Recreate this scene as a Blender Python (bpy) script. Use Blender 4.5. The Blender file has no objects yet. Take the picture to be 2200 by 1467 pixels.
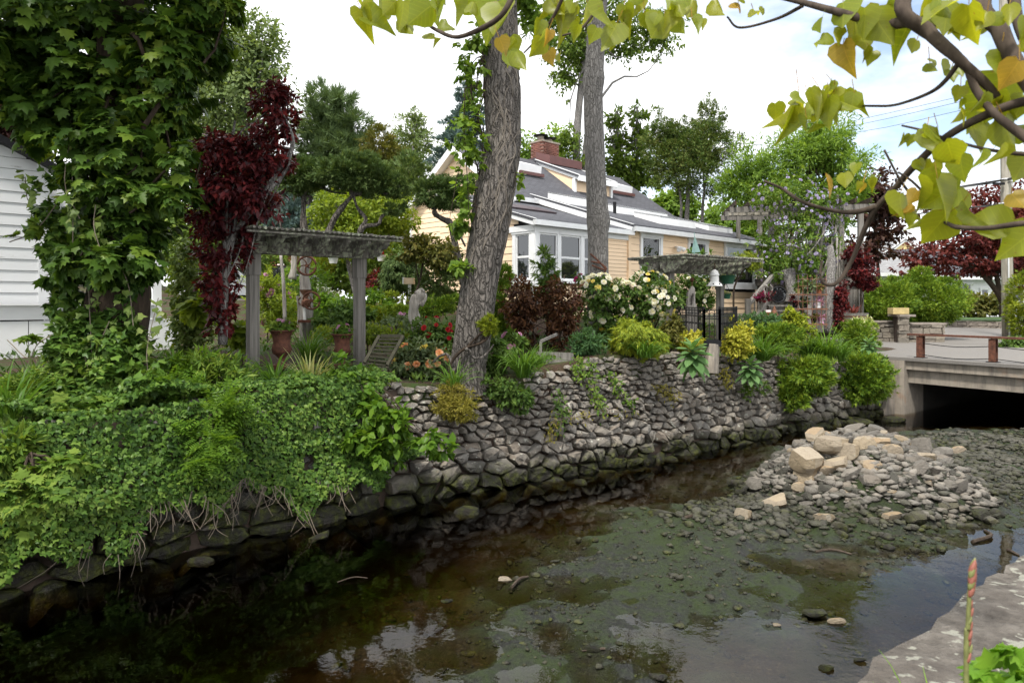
import bpy, math, random
import numpy as np
from mathutils import Vector, Matrix, noise as mnoise

S = bpy.context.scene
COL = S.collection
R = math.radians
F_PX, CX, HZ, CAMZ = 1467.0, 1100.0, 648.0, 1.6      # focal length and horizon of the photograph, eye height in metres
WL = -1.56                                           # water level

# ------------------------------------------------------------------ camera
cam_d = bpy.data.cameras.new("camera")
cam = bpy.data.objects.new("camera", cam_d)
COL.objects.link(cam)
cam.location = (0, 0, CAMZ)
cam.rotation_euler = (R(90), 0, 0)
cam_d.lens = 24.0
cam_d.sensor_width = 36.0
cam_d.shift_y = -85.5 / 2200
cam_d.clip_start = 0.05
cam_d.clip_end = 900
cam_d.dof.use_dof = True
cam_d.dof.focus_distance = 14.0
cam_d.dof.aperture_fstop = 5.6
S.camera = cam

# ------------------------------------------------------------------ world: bright overcast with blue breaks to one side
SUN_ELEV, SUN_AZ = R(60), R(205)                     # azimuth measured clockwise from +Y
world = bpy.data.worlds.new("World")
S.world = world
world.use_nodes = True
wn, wl = world.node_tree.nodes, world.node_tree.links
wn.clear()
w_out = wn.new("ShaderNodeOutputWorld")
w_bg = wn.new("ShaderNodeBackground")
w_sky = wn.new("ShaderNodeTexSky")
w_sky.sky_type = 'NISHITA'
w_sky.sun_disc = False
w_sky.sun_elevation = SUN_ELEV
w_sky.sun_rotation = SUN_AZ
w_skym = wn.new("ShaderNodeMix"); w_skym.data_type = 'RGBA'; w_skym.blend_type = 'MULTIPLY'
w_skym.inputs[0].default_value = 1.0
w_skym.inputs[7].default_value = (0.135, 0.135, 0.135, 1)
wl.new(w_sky.outputs[0], w_skym.inputs[6])
w_tc = wn.new("ShaderNodeTexCoord")
w_map = wn.new("ShaderNodeMapping")
w_map.inputs['Scale'].default_value = (1.0, 1.0, 2.2)
w_map.inputs['Location'].default_value = (0.35, 0.2, 0.1)
wl.new(w_tc.outputs['Generated'], w_map.inputs[0])
w_n = wn.new("ShaderNodeTexNoise")
w_n.inputs['Scale'].default_value = 2.6
w_n.inputs['Detail'].default_value = 9
w_n.inputs['Roughness'].default_value = 0.52
wl.new(w_map.outputs[0], w_n.inputs['Vector'])
w_dot = wn.new("ShaderNodeVectorMath"); w_dot.operation = 'DOT_PRODUCT'
w_dot.inputs[1].default_value = (-0.80, -0.60, 0.0)   # the cloud deck thins towards the right-hand horizon
wl.new(w_tc.outputs['Generated'], w_dot.inputs[0])
w_ma = wn.new("ShaderNodeMath"); w_ma.operation = 'MULTIPLY_ADD'
w_ma.inputs[1].default_value = 0.50
wl.new(w_dot.outputs['Value'], w_ma.inputs[0])
wl.new(w_n.outputs['Fac'], w_ma.inputs[2])
w_r = wn.new("ShaderNodeMapRange")
w_r.inputs['To Min'].default_value = 0.12
w_r.inputs['From Min'].default_value = 0.0
w_r.inputs['From Max'].default_value = 0.18
wl.new(w_ma.outputs[0], w_r.inputs[0])
w_n2 = wn.new("ShaderNodeTexNoise")
w_n2.inputs['Scale'].default_value = 3.5
w_n2.inputs['Detail'].default_value = 6
wl.new(w_map.outputs[0], w_n2.inputs['Vector'])
w_cr = wn.new("ShaderNodeValToRGB")
w_cr.color_ramp.elements[0].position = 0.35
w_cr.color_ramp.elements[0].color = (0.98, 1.0, 1.04, 1)
w_cr.color_ramp.elements[1].position = 0.62
w_cr.color_ramp.elements[1].color = (1.12, 1.13, 1.14, 1)
wl.new(w_n2.outputs['Fac'], w_cr.inputs[0])
w_mix = wn.new("ShaderNodeMix"); w_mix.data_type = 'RGBA'
wl.new(w_r.outputs[0], w_mix.inputs[0])
wl.new(w_skym.outputs[2], w_mix.inputs[6])
wl.new(w_cr.outputs[0], w_mix.inputs[7])
wl.new(w_mix.outputs[2], w_bg.inputs['Color'])
w_bg.inputs['Strength'].default_value = 1.0
wl.new(w_bg.outputs[0], w_out.inputs[0])

# ------------------------------------------------------------------ sun (veiled by cloud)
sun_d = bpy.data.lights.new("sun", 'SUN')
sun_d.energy = 3.1
sun_d.angle = R(6)
sun_d.color = (1.0, 0.95, 0.87)
sun = bpy.data.objects.new("sun", sun_d)
COL.objects.link(sun)
sv = Vector((math.sin(SUN_AZ) * math.cos(SUN_ELEV), math.cos(SUN_AZ) * math.cos(SUN_ELEV), math.sin(SUN_ELEV)))
sun.rotation_euler = sv.to_track_quat('Z', 'Y').to_euler()

S.view_settings.view_transform = 'Standard'
S.view_settings.look = 'None'
S.view_settings.exposure = 0.82
S.view_settings.gamma = 1.0
S.view_settings.use_curve_mapping = False
S.render.engine = 'CYCLES'
cy = S.cycles
cy.max_bounces = 6
cy.diffuse_bounces = 3
cy.glossy_bounces = 3
cy.transmission_bounces = 4
cy.transparent_max_bounces = 10
cy.caustics_reflective = False
cy.caustics_refractive = False
cy.sample_clamp_indirect = 4.0
cy.use_denoising = True
cy.use_adaptive_sampling = True
cy.adaptive_threshold = 0.02

# ------------------------------------------------------------------ materials
def rgba(c): return (c[0], c[1], c[2], 1.0)

class NT:
    def __init__(s, name):
        s.m = bpy.data.materials.new(name)
        s.m.use_nodes = True
        s.t = s.m.node_tree
        s.t.nodes.clear()
        s.out = s.n("ShaderNodeOutputMaterial")
    def n(s, typ, **kw):
        nd = s.t.nodes.new(typ)
        for k, v in kw.items():
            if k.startswith('_'): setattr(nd, k[1:], v)
            else: nd.inputs[k.replace('~', ' ')].default_value = v
        return nd
    def l(s, a, b): s.t.links.new(a, b)
    def ramp(s, fac, stops, interp='LINEAR'):
        r = s.n("ShaderNodeValToRGB")
        e = r.color_ramp.elements
        r.color_ramp.interpolation = interp
        while len(e) < len(stops): e.new(0.5)
        for i, (p, c) in enumerate(stops):
            e[i].position = p
            e[i].color = rgba(c)
        s.l(fac, r.inputs[0])
        return r.outputs[0]
    def mixc(s, fac, a, b, mode='MIX'):
        m = s.n("ShaderNodeMix", _data_type='RGBA', _blend_type=mode)
        for sock, v in ((m.inputs[0], fac), (m.inputs[6], a), (m.inputs[7], b)):
            if hasattr(v, 'is_output'): s.l(v, sock)
            elif isinstance(v, tuple): sock.default_value = rgba(v)
            else: sock.default_value = v
        return m.outputs[2]
    def math(s, op, a, b=0.0, c=None):
        m = s.n("ShaderNodeMath", _operation=op)
        for i, v in enumerate((a, b) if c is None else (a, b, c)):
            if hasattr(v, 'is_output'): s.l(v, m.inputs[i])
            else: m.inputs[i].default_value = v
        return m.outputs[0]
    def noise(s, scale, detail=4, rough=0.55, vec=None, stretch=None, coord='Object'):
        nz = s.n("ShaderNodeTexNoise", Scale=scale, Detail=detail, Roughness=rough)
        if vec is None:
            vec = s.coord(coord)
        if stretch:
            mp = s.n("ShaderNodeMapping")
            mp.inputs['Scale'].default_value = stretch
            s.l(vec, mp.inputs[0]); vec = mp.outputs[0]
        s.l(vec, nz.inputs['Vector'])
        return nz.outputs['Fac']
    def coord(s, which='Object'):
        if which == 'World':
            return s.n("ShaderNodeNewGeometry").outputs['Position']
        return s.n("ShaderNodeTexCoord").outputs[which]
    def rnd(s):
        a = s.n("ShaderNodeObjectInfo").outputs['Random']
        b = s.n("ShaderNodeNewGeometry").outputs['Random Per Island']
        return s.math('FRACT', s.math('ADD', s.math('MULTIPLY', a, 7.31), b))
    def bump(s, h, strength=0.5, dist=0.02):
        b = s.n("ShaderNodeBump", Strength=strength, Distance=dist)
        s.l(h, b.inputs['Height'])
        return b.outputs[0]
    def pbr(s, col, rough=0.8, bump=None, metal=0.0, spec=0.5):
        p = s.n("ShaderNodeBsdfPrincipled", Metallic=metal)
        for k, v in (('Base Color', col), ('Roughness', rough), ('Specular IOR Level', spec)):
            if hasattr(v, 'is_output'): s.l(v, p.inputs[k])
            elif isinstance(v, tuple): p.inputs[k].default_value = rgba(v)
            else: p.inputs[k].default_value = v
        if bump is not None: s.l(bump, p.inputs['Normal'])
        s.l(p.outputs[0], s.out.inputs[0])
        return p

M = {}
def leafmat(name, cols, trans=0.35, rough=0.5, tint=1.6):
    """cols: three or four albedos spread over the leaves; thin leaves let part of the light through"""
    t = NT(name)
    r = t.rnd()
    n = t.noise(0.9, 3, coord='World')
    f = t.math('ADD', t.math('MULTIPLY', r, 0.75), t.math('MULTIPLY', t.math('SUBTRACT', n, 0.35), 0.8))
    c = t.ramp(f, [(i / (len(cols) - 1) * 0.9 + 0.05, k) for i, k in enumerate(cols)])
    p = t.n("ShaderNodeBsdfPrincipled", Roughness=rough)
    p.inputs['Specular IOR Level'].default_value = 0.14
    t.l(c, p.inputs['Base Color'])
    tr = t.n("ShaderNodeBsdfTranslucent")
    t.l(t.mixc(1.0, c, (tint * 1.05, tint, tint * 0.45), 'MULTIPLY'), tr.inputs['Color'])
    mx = t.n("ShaderNodeMixShader", Fac=trans)
    t.l(p.outputs[0], mx.inputs[1]); t.l(tr.outputs[0], mx.inputs[2])
    t.l(mx.outputs[0], t.out.inputs[0])
    M[name] = t.m
    return t.m

leafmat('maple_leaf', [(0.0203, 0.0442, 0.0082), (0.0374, 0.0780, 0.0117), (0.0655, 0.1235, 0.0175), (0.1326, 0.1885, 0.0234)], .30, .42)
leafmat('maple_light', [(.07, .13, .02), (.11, .18, .025), (.16, .21, .03)], .45)
leafmat('ivy_leaf', [(.026, .062, .012), (.052, .108, .018), (.086, .158, .026), (.15, .22, .042)], .22, .40)
leafmat('ivy_light', [(0.0690, 0.1150, 0.0270), (0.1150, 0.1650, 0.0405), (0.1610, 0.2000, 0.0540)], .25, .40)
leafmat('weed_leaf', [(0.0453, 0.0963, 0.0149), (0.0783, 0.1444, 0.0223), (0.1304, 0.2063, 0.0309), (0.1914, 0.2475, 0.0434)], .35)
leafmat('bright_leaf', [(0.0567, 0.1260, 0.0151), (0.0945, 0.1785, 0.0208), (0.1386, 0.2310, 0.0284)], .42, .38)
leafmat('plum_leaf', [(.030, .009, .012), (.060, .014, .016), (.115, .020, .022), (.19, .03, .028)], .28, .32, 1.4)
leafmat('redmaple_leaf', [(.055, .013, .013), (.10, .023, .022), (.15, .036, .032), (.19, .055, .045)], .32, .5, 1.3)
leafmat('brown_purple_leaf', [(.035, .017, .018), (.065, .030, .026), (.09, .05, .03)], .3)
leafmat('barberry_leaf', [(.034, .016, .010), (.060, .026, .015), (.095, .044, .022), (.15, .07, .028)], .25, .45, 1.3)
leafmat('pine_needle', [(0.0567, 0.0915, 0.0360), (0.0975, 0.1502, 0.0580), (0.1495, 0.2074, 0.0798)], .15, .6)
leafmat('juniper_needle', [(0.0358, 0.0704, 0.0206), (0.0688, 0.1122, 0.0318), (0.1210, 0.1650, 0.0486)], .15, .6)
leafmat('spruce_needle', [(0.0550, 0.0935, 0.0880), (0.0935, 0.1430, 0.1375), (0.1320, 0.1925, 0.1870)], .12, .6)
leafmat('yew_needle', [(0.0392, 0.0879, 0.0128), (0.0881, 0.1631, 0.0179), (0.1663, 0.2480, 0.0230), (0.2543, 0.3119, 0.0319)], .22, .5)
leafmat('gold_needle', [(0.0807, 0.1263, 0.0134), (0.1794, 0.2302, 0.0187), (0.3049, 0.3267, 0.0267)], .25, .5)
leafmat('cedar_leaf', [(0.0329, 0.0731, 0.0174), (0.0640, 0.1132, 0.0244), (0.1188, 0.1566, 0.0348), (0.1553, 0.1478, 0.0434)], .15, .6)
leafmat('tree_pale', [(0.0813, 0.1225, 0.0438), (0.1250, 0.1750, 0.0625), (0.1750, 0.2250, 0.0875)], .35)
leafmat('tree_mid', [(0.0602, 0.1040, 0.0187), (0.1032, 0.1634, 0.0268), (0.1597, 0.2152, 0.0375)], .35)
leafmat('tree_dark', [(0.0455, 0.0810, 0.0242), (0.0854, 0.1304, 0.0365), (0.1282, 0.1687, 0.0486)], .2)
leafmat('tree_light', [(0.0834, 0.1495, 0.0248), (0.1388, 0.2300, 0.0373), (0.2083, 0.2990, 0.0518)], .45)
leafmat('yellowgreen_leaf', [(0.0938, 0.1500, 0.0175), (0.1625, 0.2250, 0.0225), (0.2500, 0.3000, 0.0350)], .4)
leafmat('yellow_leaf', [(0.2200, 0.2420, 0.0220), (0.3630, 0.3630, 0.0440), (0.4950, 0.4620, 0.0770)], .35)
leafmat('pale_leaf', [(.22, .26, .10), (.40, .42, .22), (.55, .55, .36)], .3)
leafmat('shrub_leaf', [(0.0398, 0.0858, 0.0180), (0.0724, 0.1287, 0.0257), (0.1176, 0.1788, 0.0360)], .28)
leafmat('grey_leaf', [(0.0726, 0.1122, 0.0535), (0.1234, 0.1650, 0.0772), (0.1742, 0.2178, 0.1069)], .28)
leafmat('silver_leaf', [(.25, .28, .24), (.38, .40, .36), (.48, .50, .46)], .2, .7)
leafmat('blade_leaf', [(0.0456, 0.1071, 0.0159), (0.0837, 0.1701, 0.0249), (0.1369, 0.2394, 0.0397)], .35, .4)
leafmat('variegated_blade', [(.12, .20, .05), (.42, .42, .18), (.55, .54, .28)], .3, .45)
leafmat('bluegreen_leaf', [(.035, .085, .030), (.060, .125, .045), (.095, .17, .065)], .3)
leafmat('olive_leaf', [(0.0614, 0.0715, 0.0182), (0.1092, 0.1170, 0.0260), (0.1638, 0.1365, 0.0364)], .3)
leafmat('mullein_leaf', [(.075, .15, .05), (.10, .19, .065), (.14, .235, .09)], .25, .65)
leafmat('dry_moss', [(.12, .125, .018), (.20, .18, .03), (.26, .22, .05)], .3, .8)
leafmat('near_weed', [(.10, .22, .02), (.15, .29, .03), (.20, .34, .045)], .45)
leafmat('petal_white', [(.74, .73, .66), (.78, .77, .71), (.80, .77, .60), (.80, .68, .30)], .25, .6, 1.1)
leafmat('petal_yellow', [(.78, .62, .10), (.80, .66, .18), (.80, .72, .38)], .25, .6, 1.1)
leafmat('petal_orange', [(.72, .28, .10), (.78, .38, .20), (.80, .52, .36)], .25, .6, 1.1)
leafmat('petal_red', [(.25, .008, .012), (.34, .014, .02)], .2, .55, 1.0)
leafmat('petal_pink', [(.42, .16, .30), (.50, .26, .40), (.55, .34, .46)], .2, .6, 1.0)
leafmat('petal_magenta', [(.30, .015, .10), (.42, .03, .16)], .2, .6, 1.0)
leafmat('petal_lilac', [(.26, .22, .40), (.36, .32, .50), (.48, .45, .60)], .25, .6, 1.1)
leafmat('dead_twig', [(.09, .075, .06), (.14, .115, .09), (.20, .165, .13)], .0, .9)

def simple(name, c, rough=.7, metal=0, var=.25, scale=8, bump=.15, spec=.5):
    t = NT(name)
    n = t.noise(scale, 5)
    d = tuple(x * (1 - var) for x in c); e = tuple(min(1, x * (1 + var)) for x in c)
    col = t.ramp(n, [(.3, d), (.7, e)])
    t.pbr(col, rough, t.bump(n, bump, .02) if bump else None, metal, spec)
    M[name] = t.m

def bark(name, lo, hi, ridge=18, zs=.16, strength=.9, dist=.03, plates=0):
    t = NT(name)
    n1 = t.noise(ridge, 6, .6, stretch=(1, 1, zs))
    n2 = t.noise(2.2, 4)
    col = t.ramp(n1, [(.32, lo), (.62, hi)])
    col = t.mixc(t.math('MULTIPLY', n2, .45), col, tuple(x * .55 for x in hi))
    h = n1
    if plates:
        mp = t.n("ShaderNodeMapping"); mp.inputs['Scale'].default_value = (1, 1, .20)
        wob = t.n("ShaderNodeTexNoise", Scale=5.0, Detail=4)
        t.l(t.coord('Object'), wob.inputs['Vector'])
        add = t.n("ShaderNodeVectorMath", _operation='ADD')
        sc = t.n("ShaderNodeVectorMath", _operation='SCALE'); sc.inputs['Scale'].default_value = .14
        t.l(wob.outputs['Color'], sc.inputs[0]); t.l(t.coord('Object'), add.inputs[0]); t.l(sc.outputs[0], add.inputs[1])
        t.l(add.outputs[0], mp.inputs[0])
        v = t.n("ShaderNodeTexVoronoi", _feature='DISTANCE_TO_EDGE', Scale=float(plates))
        t.l(mp.outputs[0], v.inputs['Vector'])
        cr = t.ramp(v.outputs['Distance'], [(.0, (0, 0, 0)), (.16, (1, 1, 1))])
        col = t.mixc(cr, lo, col)
        fine = t.noise(70, 4, .65, stretch=(1, 1, .3))
        col = t.mixc(t.math('MULTIPLY', fine, .4), col, tuple(x * 1.35 for x in hi))
        h = t.math('ADD', t.math('MULTIPLY', cr, .8), t.math('ADD', n1, t.math('MULTIPLY', fine, .5)))
    t.pbr(col, .92, t.bump(h, strength, dist), 0, .2)
    M[name] = t.m
bark('bark_brown', (.034, .030, .026), (.225, .203, .182), 34, .12, 1.0, .06, 15)
bark('bark_grey', (.085, .08, .074), (.27, .255, .24), 34, .10, .9, .03, 22)
bark('bark_dark', (.02, .015, .011), (.062, .045, .032))
bark('bark_twig', (.035, .026, .02), (.085, .065, .05), 40, .3, .4, .004)
bark('driftwood', (.16, .145, .125), (.44, .41, .37), 12, .18, 1.0, .05)
bark('weathered_wood', (.085, .08, .072), (.23, .215, .195), 22, .05, .5, .01)
bark('pole_wood', (.16, .145, .12), (.42, .39, .33), 14, .06, .6, .02)
simple('rust', (.10, .038, .022), .85, .2, .45, 14, .4)
bark('vine_bark', (.06, .05, .042), (.21, .185, .155), 30, .2, .6, .01)
def nearleaf(name, a, b, spot):
    t = NT(name)
    r = t.n("ShaderNodeObjectInfo").outputs['Random']
    n = t.noise(2.6, 4, .6); n2 = t.noise(9, 3, .6)
    c = t.mixc(t.math('ADD', t.math('MULTIPLY', r, .6), t.math('MULTIPLY', n, .5)), a, b)
    xyz = t.n("ShaderNodeSeparateXYZ"); t.l(t.coord('Object'), xyz.inputs[0])
    ax = t.math('ABSOLUTE', xyz.outputs[0])
    mid = t.ramp(ax, [(.0, (1, 1, 1)), (.022, (0, 0, 0))])
    u = t.math('FRACT', t.math('MULTIPLY', t.math('SUBTRACT', xyz.outputs[1], t.math('MULTIPLY', ax, .75)), 5.5))
    side = t.ramp(t.math('ABSOLUTE', t.math('SUBTRACT', u, .5)), [(.0, (.8, .8, .8)), (.07, (0, 0, 0))])
    vein = t.mixc(1.0, mid, side, 'LIGHTEN')
    c = t.mixc(t.math('MULTIPLY', vein, .45), c, tuple(min(1, x * 1.5) for x in b))
    c = t.mixc(t.ramp(n2, [(.64, (0, 0, 0)), (.70, (.8, .8, .8))]), c, spot)
    p = t.n("ShaderNodeBsdfPrincipled", Roughness=.42); t.l(c, p.inputs['Base Color'])
    tr = t.n("ShaderNodeBsdfTranslucent"); t.l(t.mixc(1.0, c, (1.9, 1.75, .75), 'MULTIPLY'), tr.inputs['Color'])
    mx = t.n("ShaderNodeMixShader", Fac=.55); t.l(p.outputs[0], mx.inputs[1]); t.l(tr.outputs[0], mx.inputs[2])
    t.l(mx.outputs[0], t.out.inputs[0]); M[name] = t.m
nearleaf('redbud_leaf', (.15, .21, .014), (.27, .28, .022), (.20, .12, .03))
nearleaf('redbud_orange', (.26, .22, .03), (.40, .25, .05), (.16, .07, .03))
simple('iron_black', (.012, .012, .014), .55, .6, .3, 30, .1)
simple('shaded_concrete', (.030, .028, .024), .6, 0, .4, 3, .3)  # near-black concrete: the deep shade under the bridge is painted into the colour
simple('soil', (.055, .038, .028), .95, 0, .5, 6, .8)
simple('peach_paint', (.86, .65, .44), .6, 0, .03, 3, .04)
simple('trim_white', (.78, .79, .80), .5, 0, .03, 4, .03)
simple('skylight_glass', (.30, .31, .33), .15, 0, .1, 6, .0)
simple('brown_panel', (.11, .042, .038), .5, 0, .12, 3, .03)
simple('flashing', (.055, .036, .042), .5, .2, .15, 3, .04)
simple('grey_gutter', (.62, .63, .64), .4, .3, .06, 6, .02)
simple('blind', (.62, .62, .58), .6, 0, .04, 4, .0)
simple('dark_room', (.012, .012, .013), .9, 0, .2, 4, 0)
simple('yellow_paint', (.72, .56, .26), .6, 0, .04, 2, .02)
simple('car_black', (.012, .013, .016), .18, .3, .1, 2, 0)
simple('car_white', (.74, .75, .77), .2, 0, .03, 2, 0)
simple('tyre', (.02, .02, .02), .85, 0, .2, 20, .1)
simple('chrome', (.6, .6, .6), .25, .9, .05, 4, 0)
simple('terracotta', (.36, .13, .06), .8, 0, .2, 8, .1)
simple('copper_rust', (.17, .075, .042), .7, .3, .4, 14, .2)
simple('verdigris', (.20, .32, .30), .7, .2, .15, 9, .1)
simple('green_pot', (.02, .085, .05), .5, 0, .15, 6, 0)
simple('bark_mulch', (.07, .035, .024), .95, 0, .5, 18, .8)
simple('skin', (.42, .22, .15), .55, 0, .05, 5, 0)
simple('shirt_pale', (.62, .63, .66), .8, 0, .05, 5, .05)
simple('trouser_navy', (.015, .02, .05), .85, 0, .1, 5, .05)
simple('hair_dark', (.012, .009, .008), .7, 0, .2, 20, .1)
simple('cap_grey', (.16, .165, .16), .8, 0, .1, 9, .05)
simple('wire', (.03, .03, .032), .6, 0, .1, 4, 0)
simple('concrete_stone', (.22, .19, .16), .85, 0, .25, 5, .3)
simple('lawn', (.05, .10, .02), .95, 0, .3, 3, .4)
simple('gold_stone', (.42, .33, .15), .8, 0, .2, 5, .3)
simple('basket_white', (.68, .68, .66), .6, 0, .05, 5, 0)
simple('red_shed', (.20, .055, .032), .75, 0, .15, 4, .05)

def glassmat():
    t = NT('window_glass')
    fr = t.n("ShaderNodeFresnel", IOR=1.55)
    d = t.n("ShaderNodeBsdfDiffuse"); d.inputs[0].default_value = (.012, .013, .014, 1)
    g = t.n("ShaderNodeBsdfGlossy", Roughness=.02)
    g.inputs[0].default_value = (.9, .93, .95, 1)
    mx = t.n("ShaderNodeMixShader")
    t.l(t.math('ADD', t.math('MULTIPLY', fr.outputs[0], 1.0), .06), mx.inputs[0])
    t.l(d.outputs[0], mx.inputs[1]); t.l(g.outputs[0], mx.inputs[2]); t.l(mx.outputs[0], t.out.inputs[0])
    M['window_glass'] = t.m
    t = NT('clear_pane')
    fr = t.n("ShaderNodeFresnel", IOR=1.5)
    tr = t.n("ShaderNodeBsdfTransparent"); g = t.n("ShaderNodeBsdfGlossy", Roughness=.02)
    mx = t.n("ShaderNodeMixShader")
    t.l(t.math('ADD', fr.outputs[0], .05), mx.inputs[0]); t.l(tr.outputs[0], mx.inputs[1]); t.l(g.outputs[0], mx.inputs[2])
    t.l(mx.outputs[0], t.out.inputs[0])
    M['clear_pane'] = t.m
glassmat()

def stonemat(name, cols, moss_top=None, lichen=.0, wet=True):
    t = NT(name)
    r = t.rnd()
    n = t.noise(7, 6, .62)
    n3 = t.noise(38, 4, .6)
    c = t.ramp(r, [(i / (len(cols) - 1), k) for i, k in enumerate(cols)])
    c = t.mixc(t.math('MULTIPLY', t.math('SUBTRACT', n, .3), 1.0), c, t.mixc(1.0, c, (.45, .42, .40), 'MULTIPLY'))
    c = t.mixc(t.math('MULTIPLY', n3, .30), c, (.33, .31, .28))
    rough = .85
    if lichen:
        v = t.noise(11, 3, .5)
        c = t.mixc(t.ramp(v, [(1 - lichen, (0, 0, 0)), (1 - lichen + .04, (1, 1, 1))]), c, (.42, .42, .36))
    if moss_top is not None:
        # the tide line: below it the stones stay wet and grow moss
        z = t.n("ShaderNodeSeparateXYZ"); t.l(t.coord('World'), z.inputs[0])
        wn_ = t.noise(1.6, 4, .6, coord='World')
        lev = t.math('ADD', t.math('SUBTRACT', moss_top, z.outputs[2]), t.math('MULTIPLY', t.math('SUBTRACT', wn_, .5), .7))
        fac = t.n("ShaderNodeMapRange"); fac.inputs['From Min'].default_value = -.10; fac.inputs['From Max'].default_value = .22
        t.l(lev, fac.inputs[0])
        mn = t.noise(9, 5, .6, coord='World')
        green = t.ramp(mn, [(.38, (.016, .014, .011)), (.52, (.024, .026, .008)), (.68, (.060, .068, .010))])
        c = t.mixc(fac.outputs[0], c, green)
        rg = t.n("ShaderNodeMapRange"); rg.inputs['To Min'].default_value = .85; rg.inputs['To Max'].default_value = .6
        t.l(fac.outputs[0], rg.inputs[0]); rough = rg.outputs[0]
    h = t.math('ADD', n, t.math('MULTIPLY', n3, .5))
    t.pbr(c, rough, t.bump(h, .9, .05), 0, .3)
    M[name] = t.m
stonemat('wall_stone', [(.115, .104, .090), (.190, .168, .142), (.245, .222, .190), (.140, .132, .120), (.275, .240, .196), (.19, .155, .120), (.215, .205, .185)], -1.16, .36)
stonemat('wet_shaded_wall_stone', [(.026, .025, .020), (.040, .037, .030), (.020, .019, .016), (.052, .048, .039)], -.95, .30)  # wet, mossy stones, with the shade of the lower left painted in too
stonemat('garden_stone', [(.18, .155, .125), (.25, .215, .17), (.15, .135, .11), (.29, .25, .19)])
stonemat('pale_rock', [(.33, .255, .155), (.40, .32, .21), (.29, .235, .165), (.41, .345, .25), (.36, .25, .135), (.37, .33, .26)], None, .30)
stonemat('grey_rock', [(.145, .132, .112), (.195, .178, .152), (.105, .097, .084), (.235, .212, .180), (.175, .148, .115), (.160, .153, .138)], -1.40)
stonemat('creek_stone', [(.036, .038, .024), (.055, .055, .038), (.030, .030, .021), (.080, .075, .058)], -1.36)
stonemat('mossy_rock', [(.10, .09, .06), (.12, .11, .07)], -1.30)
def copingmat():
    t = NT('coping_stone')
    a = t.noise(2.2, 6, .65, coord='World'); b = t.noise(13, 6, .65, coord='World'); d = t.noise(60, 4, .6, coord='World')
    c = t.ramp(b, [(.32, (.042, .036, .030)), (.5, (.105, .093, .080)), (.70, (.190, .172, .150))])
    c = t.mixc(t.ramp(a, [(.42, (0, 0, 0)), (.62, (.7, .7, .7))]), c, (.085, .073, .063))
    v = t.noise(17, 3, .5, coord='World'); v2 = t.noise(3.5, 2, .5, coord='World')
    c = t.mixc(t.ramp(t.math('ADD', t.math('MULTIPLY', v, .7), t.math('MULTIPLY', v2, .3)), [(.575, (0, 0, 0)), (.60, (.85, .85, .85))]), c, (.30, .30, .25))
    c = t.mixc(t.math('MULTIPLY', d, .35), c, (.09, .08, .07))
    h = t.math('ADD', t.math('ADD', b, t.math('MULTIPLY', a, 1.5)), t.math('MULTIPLY', d, .35))
    t.pbr(c, .92, t.bump(h, 1.0, .03), 0, .25); M['coping_stone'] = t.m
copingmat()

def shinglemat(name, c):
    t = NT(name)
    b = t.n("ShaderNodeTexBrick", Scale=1.0)
    b.inputs['Color1'].default_value = rgba(c); b.inputs['Color2'].default_value = rgba(tuple(x * 1.5 for x in c))
    b.inputs['Mortar'].default_value = rgba(tuple(x * .45 for x in c))
    b.inputs['Mortar Size'].default_value = .012
    b.inputs['Brick Width'].default_value = .33; b.inputs['Row Height'].default_value = .14
    uv = t.n("ShaderNodeTexCoord").outputs['UV']
    t.l(uv, b.inputs['Vector'])
    n = t.noise(2, 5); n2 = t.noise(60, 3)
    col = t.mixc(t.math('MULTIPLY', n, .5), b.outputs['Color'], tuple(x * .6 for x in c))
    col = t.mixc(t.math('MULTIPLY', n2, .25), col, tuple(x * 1.9 for x in c))
    t.pbr(col, .9, t.bump(b.outputs['Fac'], -.5, .02), 0, .3)
    M[name] = t.m
shinglemat('roof_shingle', (.062, .063, .072))
shinglemat('roof_grey', (.20, .20, .205))

def brickmat():
    t = NT('chimney_brick')
    b = t.n("ShaderNodeTexBrick", Scale=1.0)
    b.inputs['Color1'].default_value = (.18, .07, .05, 1); b.inputs['Color2'].default_value = (.28, .13, .09, 1)
    b.inputs['Mortar'].default_value = (.42, .36, .31, 1)
    b.inputs['Mortar Size'].default_value = .006
    b.inputs['Brick Width'].default_value = .22; b.inputs['Row Height'].default_value = .075
    t.l(t.n("ShaderNodeTexCoord").outputs['UV'], b.inputs['Vector'])
    n = t.noise(3.5, 5)
    c = t.mixc(t.ramp(n, [(.45, (0, 0, 0)), (.7, (.8, .8, .8))]), b.outputs['Color'], (.07, .05, .045))
    t.pbr(c, .9, t.bump(b.outputs['Fac'], -.6, .012)); M['chimney_brick'] = t.m
brickmat()

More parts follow.
